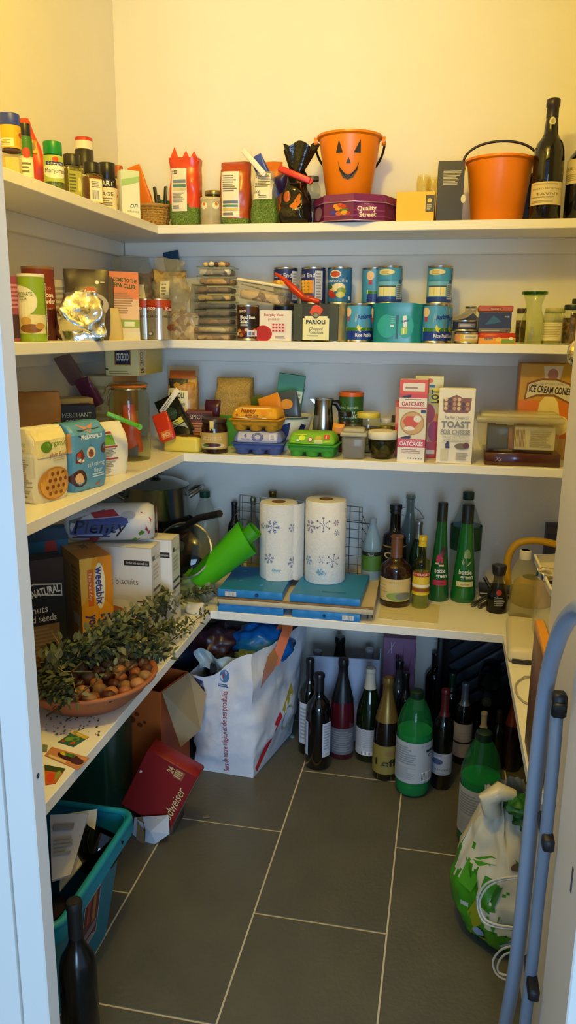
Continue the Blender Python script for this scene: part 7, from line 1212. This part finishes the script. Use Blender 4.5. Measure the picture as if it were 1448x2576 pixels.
fb('wine_bottle', 'green wine bottle with white screw cap and white label', 925, 1918, 1679, 32, shape=BURG, glass=DG('#0c1a08'), cap=P('#b4b4ac', .35), cap_h=.22, print_=[('l', .1, .3, .9, .95, 9, '#a2a6b0'), ('b', .35, .02, .75, .16, '#4a4e60'), ('r', .85, .02, .98, .16, '#6a6e80')], lz=(.08, .37), lcol='#b4b6c0', lspan=1.0)
t = fb('beer_bottle', 'large beer bottle with gold foil neck and olive label', 968, 1965, 1702, 33, shape=CHAM, glass=DG('#120c06'), cap=P('#8a7038', .3, .15, 30, metal=.6), cap_h=.42, print_=[('r', .02, .02, .98, .98, '#8a7a38'), ('p', [(.12, .35), (.2, .62), (.38, .82), (.6, .86), (.85, .75), (.98, .35)], '#d8902c'), ('p', [(.12, .35), (.98, .35), (.98, .2), (.1, .2)], '#cfc088'), ('e', .62, .74, .12, .1, '#8a6a3a'), ('T', 'Leffe', .60, .42, .24, '#2a2012', .62)], lz=(.07, .36), lcol='#6f6430', lspan=1.15)
# bottles standing behind
fb('wine_bottle', 'bottle cap peeping over the white board, left of the foil top', 795, 1885, 1636, 26, .16, cap=P('#8a8d92', .35), group='bottles behind the white board')
fb('sparkling_bottle', 'wired dark foil bottle top rising above the white board', 849, 1880, 1600, 30, .20, shape=CHAM, cap=P('#25221f', .3, metal=.4), cap_h=.4, group='bottles behind the white board')
fb('wine_bottle', 'pale screw cap above the right end of the white board', 922, 1885, 1630, 26, .19, cap=P('#b9c0c4', .35), cap_h=.2, group='bottles behind the white board')
fb('wine_bottle', 'bottle with black cork top behind the gold-necked beer bottle', 996, 1905, 1660, 24, .09, glass=DG('#3a3a3a'), cap=CAPB, cap_h=.1)
fb('wine_bottle', 'slim black capped bottle behind the first green soda bottle', 1013, 1905, 1691, 22, .06, cap=P('#17140f', .3), cap_h=.3)
# soda bottles
SODA = [(0, .01), (.4, .0), (.72, .0), (.9, .02), (.98, .06), (1, .12), (1, .60), (.97, .68), (.8, .80), (.55, .89), (.36, .935), (.30, .95), (.30, .96), (0, .96)]
def soda(label, px, pyb, pt, rpx, rz):
    p = onz(px, pyb, 0); y = p.y+.05; x, w, h = fit(px-rpx, px+rpx, pt, y, 0); r = w/2; xc = at(px, pyb-60, y).x; h = at(px, pt, y).z
    t = pet('soda_bottle', label, xc, y, 0, r, h, F('#1f7a3c', .35, .06), P('#0d2a18', .4), [('l', .06, .45, .5, .9, 8, '#8d939a'), ('l', .06, .08, .5, .4, 7, '#a2a6ac'), ('t', '2 litres', .72, .92, .05, '#8a9096', .3), ('r', .68, .76, .9, .82, '#2c4038'), ('e', .79, .68, .06, .045, '#4a5a54'), ('e', .79, .68, .04, .03, '#bfc2c4'), ('b', .6, .06, .9, .28, '#5a6066')], (.16, .56), '#b4b8bc', rz, (.62, F('#1fa050', .85, .1)), 'green soda bottles', SODA)
    return t
soda('green soda bottle with white label beside the gold-necked beer bottle', 1037, 2012, 1735, 46, 10)
soda('green soda bottle with white label behind the green carrier bag', 1199, 2156, 1838, 53, 12)
fb('wine_bottle', 'red-capped wine bottle with white label and blue crest', 1108, 1992, 1732, 26, cap=P('#4a1418', .35), cap_h=.26, print_=[('r', .0, .86, .5, 1, '#9a9ea6'), ('e', .35, .62, .18, .14, '#4a5a82'), ('t', 'COUNTRY', .45, .25, .1, '#6a6e7a', .7), ('l', .1, .05, .6, .12, 1, '#9a9ea8')], lz=(.16, .38), lcol='#b0b6c2', lspan=1.1)
fb('wine_bottle', 'silver-capped wine bottle with two pale labels', 1160, 1928, 1716, 24, cap=P('#7d8490', .3, metal=.6), cap_h=.27, print_=[('r', 0, .40, 1, .46, '#14141a'), ('l', .1, .55, .9, .9, 4, '#a8a4ac')], lz=(.10, .52), lcol='#a29ca4', lspan=1.0)
fb('wine_bottle', 'bottle with cream top behind the right soda bottle', 1207, 1985, 1790, 20, .10, cap=P('#a89c82', .4), cap_h=.25)
fb('wine_bottle', 'dark bottle with green cap edge right of the cream-topped one', 1245, 1975, 1786, 18, .10, cap=P('#2c1f18', .35), cap_h=.2)
fb('sparkling_bottle', 'bottle with copper foil under the right shelf arm', 1280, 1985, 1744, 24, .12, shape=CHAM, glass=DG('#1c0f0a'), cap=P('#7a3a1c', .3, .2, 30, metal=.5), cap_h=.4)
fb('wine_bottle', 'near black bottle behind the red-capped one', 1128, 1900, 1690, 26, .12, cap=P('#12301c', .35), cap_h=.25)
fb('wine_bottle', 'dark green bottle in the shadow behind the lattice', 1085, 1880, 1640, 24, .2, cap=P('#10131a', .35), cap_h=.2)
t = bottle('wine_bottle', 'wine bottle lying on its side with its cap toward the door', (at(1250, 1735, 2.24).x, 2.24, at(1250, 1735, 2.24).z), .036, .29, 0, BORD, DG('#0a0f0c'), P('#2a302f', .3), .15, group='bottles on the floor', rot=(math.radians(97), 0, math.radians(-6)))
t.location.y += .26
# white board and pink box behind the bottles
t = thing('white_board', 'white board leaning behind the wine bottles', 'board', (at(856, 1870, 2.26).x, 2.275, 0), rot=(math.radians(-2), 0, math.radians(4))); wbd = .235; MB().box(wbd, .008, at(855, 1658, 2.27).z, P('#aab4cc', .5, .04, 10), bev=.001).obj('panel', t); MB().box(.004, .009, .32, P('#8d95a8', .5), (wbd/2-.002, 0, 0), .0005).obj('edge_strip', t)
x, w, h = fit(959, 1040, 1602, 2.36, 0)
carton('gift_carton', 'tall pink bottle carton with scribbled pattern', 'box', (x, 2.40, 0), w, .085, .415, 2, '#7a5068', front=[('r', .02, .0, .98, .8, '#93688a'), ('r', 0, .8, 1, 1, '#5e3444'), ('i', 'X', .2, .72, .1, '#c2b0c8', .14), ('t', 'n', .45, .66, .05, '#3a2038', .1), ('p', [(.6, .6), (.62, .78), (.64, .6)], '#6a4460'), ('p', [(.75, .5), (.9, .7), (.78, .5)], '#6a4460'), ('l', .1, .3, .3, .5, 3, '#a884a0')])
# lattice wine rack in the dark corner
t = thing('wine_rack', 'dark lattice rack with slanting grey slats in the right corner', 'rack', (.27, 2.42, 0), 0); dk = P('#0d0d10', .5); MB().box(.50, .02, .40, dk, (0, .03, 0), .002).obj('back_panel', t); sl_ = P('#3c4350', .4, .06, 12)
for i in range(5):
    MB().box(.26, .012, .03, sl_, bev=.002).obj('slat', t, mxo=Matrix.Translation((-.09, .0, .13+.052*i)) @ Matrix.Rotation(math.radians(-38), 4, 'Y'))
for s in (-1, 1): MB().box(.02, .05, .40, dk, (s*.24, .0, 0), .002).obj('side_post', t)
# dark cans and packaging under the right arm
for i, (px, py) in enumerate(((1288, 1925), (1300, 1900))):
    p = at(px, py, 1.78+.1*i); t = thing('drink_can', ['nearer black drinks can under the right shelf arm', 'farther black drinks can under the right shelf arm'][i], 'can', (p.x, 1.80+.1*i, 0), 0, 'black drinks cans'); MB().lathe([(0, 0), (.025, .0), (.033, .01), (.033, .105), (.027, .115), (.027, .117), (.024, .114), (0, .114)], P('#17181a', .3, .05, 12), 28).obj('can', t, 60); MB().lathe([(.0275, .1155), (.0285, .1165), (.0275, .1175)], TINM(), 24).obj('rim', t, 60); MB().box(.012, .02, .0015, TINM(), (0, -.004, .1145), .0005).obj('ring_pull', t)
t = thing('clear_packaging', 'crumpled clear plastic packaging beside the right soda bottle', 'packaging', (.255, 1.70, 0), 0); bag_mb(.10, .10, .16, F('#5a564a', .4, .15), 'fold', 99, .014).obj('film', t, 60)
# green and white carrier bag
t = thing('carrier_bag', 'full white carrier bag with green leaf print on the floor', 'bag', (.205, 1.545, 0), 0); hb = .345
GW = P('#cfc9b0', .3, .06, 10, bump=.12, bscale=24)
def cbag(u, v):
    a_ = 2*PI*u; k = np.interp(v, [0, .06, .2, .38, .55, .75, .9, 1], [.62, .82, 1, 1.02, .88, .62, .4, .3])
    rx = .128*k; ry = .115*k; q = Vector((math.cos(a_)*2.2, math.sin(a_)*2.2, v*3.4)); nn = noise.noise_vector(q)*.012+noise.noise_vector(q*2.6)*.006
    return (rx*math.cos(a_)+nn.x-.035*v*v*0+(.0-.03*v*v), ry*math.sin(a_)+nn.y, hb*v*(1+.10*math.sin(a_*2)*max(0, v-.7)))
GL = P('#3f8a14', .3, .12, 14, bump=.12, bscale=24)
def cmat(u, v):
    a_ = u*360; edge = .52+.10*math.sin(a_*.21)+.07*math.sin(a_*.53+1); lim = 250+26*math.sin(v*17)+14*math.sin(v*41)
    return GL if 150 < a_ < lim-60*max(0, v-.3) and v < edge else GW
mb = MB(); mb.grid(cbag, 128, 52, GW, wrap=True, mfn=cmat); mb.f.append(tuple(reversed(range(128)))); mb.m.append(0); cb = mb.obj('bag', t, 60)
G1, G2, G3 = '#3f8a14', '#4f9a1c', '#2f6f1c'
pr = [('p', [(.0, .02), (.0, .5), (.1, .56), (.2, .40), (.16, .2), (.3, .05), (.2, .0)], G1), ('p', [(.05, .4), (.12, .56), (.3, .64), (.45, .62), (.3, .6), (.2, .46), (.16, .38)], G2), ('p', [(.1, .1), (.3, .3), (.4, .32), (.35, .2), (.5, .18), (.4, .08), (.25, .02)], G1), ('p', [(.28, .34), (.36, .5), (.4, .5), (.34, .36)], G3), ('p', [(.35, .26), (.55, .3), (.68, .27), (.5, .24)], G3), ('p', [(.6, .5), (.66, .44), (.72, .3), (.8, .2), (.84, .26), (.74, .4), (.68, .54)], G2), ('e', .72, .34, .05, .03, '#c9cba0'), ('p', [(.14, .22), (.2, .36), (.26, .22), (.2, .14)], '#9a9a1c'), ('p', [(.1, .08), (.14, .2), (.2, .14), (.18, .06)], '#a8981c'), ('p', [(.25, .08), (.36, .0), (.42, .02), (.3, .12)], '#a8981c'), ('e', .24, .13, .045, .04, '#9aa4c0'), ('p', [(.4, .12), (.5, .15), (.55, .12), (.45, .09)], '#aab0b8'), ('p', [(.5, .0), (.62, .02), (.66, .2), (.56, .12), (.44, .03)], G3), ('p', [(.48, .66), (.56, .6), (.6, .54), (.54, .56)], G3), ('e', .5, .62, .05, .02, '#5a4a3a')]
drape(t, 'leaf_print', pr, .26, hb*1.02, cb, -.0, 0, rz=-4, cell=.008, offn=.0016)
for i in range(5): lump_mb(.03, .03, .018, P('#2a6a24', .35, .15, 20), 60+i, .5, 20, 3).obj('green_film', t, 60, loc=(.0+.02*i-.01, -.055+.01*(i % 2), hb*(.98-.1*i)))
mb = MB(); mb.tube([(-.06, -.05, hb*.9), (-.07, -.055, hb*1.0), (-.05, -.05, hb*1.05), (-.02, -.045, hb*1.02)], .016, GW, 10, rs=[.02, .022, .02, .014]); mb.obj('knotted_handle', t, 60)
# white cable hanging in loops in front of the bag
t = thing('power_cable', 'white cable hanging in loops beside the step ladder', 'cable', (0, 0, 0)); wc = P('#cfcbbd', .45)
for pts_ in ([(1302, 2205), (1260, 2210), (1220, 2225), (1200, 2265), (1210, 2310), (1240, 2330), (1300, 2338)], [(1302, 2210), (1262, 2215), (1226, 2232), (1206, 2268), (1216, 2306), (1244, 2325), (1298, 2334)], [(1296, 2378), (1262, 2388), (1240, 2415), (1245, 2445), (1265, 2462), (1292, 2468)], [(1296, 2392), (1268, 2402), (1252, 2425), (1256, 2448), (1292, 2455)]):
    MB().tube(smooth([at(a_, b2, 1.30+.0004*(1300-a_)) for a_, b2 in pts_], 6), .0022, wc, 6).obj('loop', t, 60)
# small litter on the floor
o = MB().box(.02, .012, .004, P('#6a6454', .7), bev=.002).obj('paper_scrap', None, 40, loc=onz(518, 2056, 0), rz=.5); tag(o, 'scrap of crumpled paper on the tiles beside the red box', 'scrap')
o = MB().lathe([(0, .0), (.007, 0), (.007, .004), (0, .005)], P('#8aa39a', .4), 12).obj('bottle_top', None, 40, loc=onz(735, 1854, 0)); tag(o, 'pale bottle top lying between shopper and bottles', 'cap')
# ================================================================ step ladder and plank at the right jamb
t = thing('step_ladder', 'folded step ladder of grey-blue tube leaning at the right jamb', 'ladder', (.166, 1.1, 0)); LT = P('#8f9cae', .35, .05, 12); O_ = Vector(t.location)
rail = [(.168, .60, .90), (.167, .72, .975), (.166, .84, .99), (.166, .914, .969), (.165, .99, .92), (.165, 1.045, .86), (.165, 1.075, .81), (.165, 1.092, .75), (.165, 1.10, .67), (.165, 1.106, .56), (.165, 1.112, .389), (.165, 1.125, .29), (.165, 1.150, .195), (.165, 1.187, .096), (.165, 1.21, .012)]
MB().tube([p-O_ for p in smooth(rail)], .0118, LT, 14).obj('front_rail', t, 60)
rear = [(.1765, 1.045, .79), (.1765, 1.035, .70), (.1765, 1.035, .60), (.1765, 1.045, .46), (.1765, 1.045, .38), (.1765, 1.06, .2), (.1765, 1.075, .012)]
MB().tube([p-O_ for p in smooth(rear)], .009, P('#7d8a9a', .35, .05, 12), 12).obj('rear_rail', t, 60)
bk_ = P('#15161a', .45); MB().box(.02, .022, .036, bk_, (.012, -.058, .768), .004).obj('top_joint', t); MB().box(.018, .008, .016, bk_, (.012, -.071, .778), .003).obj('joint_knob', t)
for zz in (.572, .318): MB().box(.016, .075, .02, bk_, (.012, -.052, zz), .003).obj('step_bracket', t)
MB().lathe([(0, 0), (.014, 0), (.0135, .03), (.0125, .034)], bk_, 16, o=(-.001, .11, 0)).obj('rubber_foot', t, 60)
t = thing('chopping_board', 'wooden chopping board standing on edge on the right shelf arm', 'board', (.2035, 1.405, SZ[3]), 0); MB().box(.017, .165, .262, P('#8a5f26', .4, .2, 14, c2='#684018'), bev=.003).obj('board', t); MB().box(.0175, .1655, .02, P('#d8900f', .4), (0, 0, .243), .002).obj('orange_edge', t)
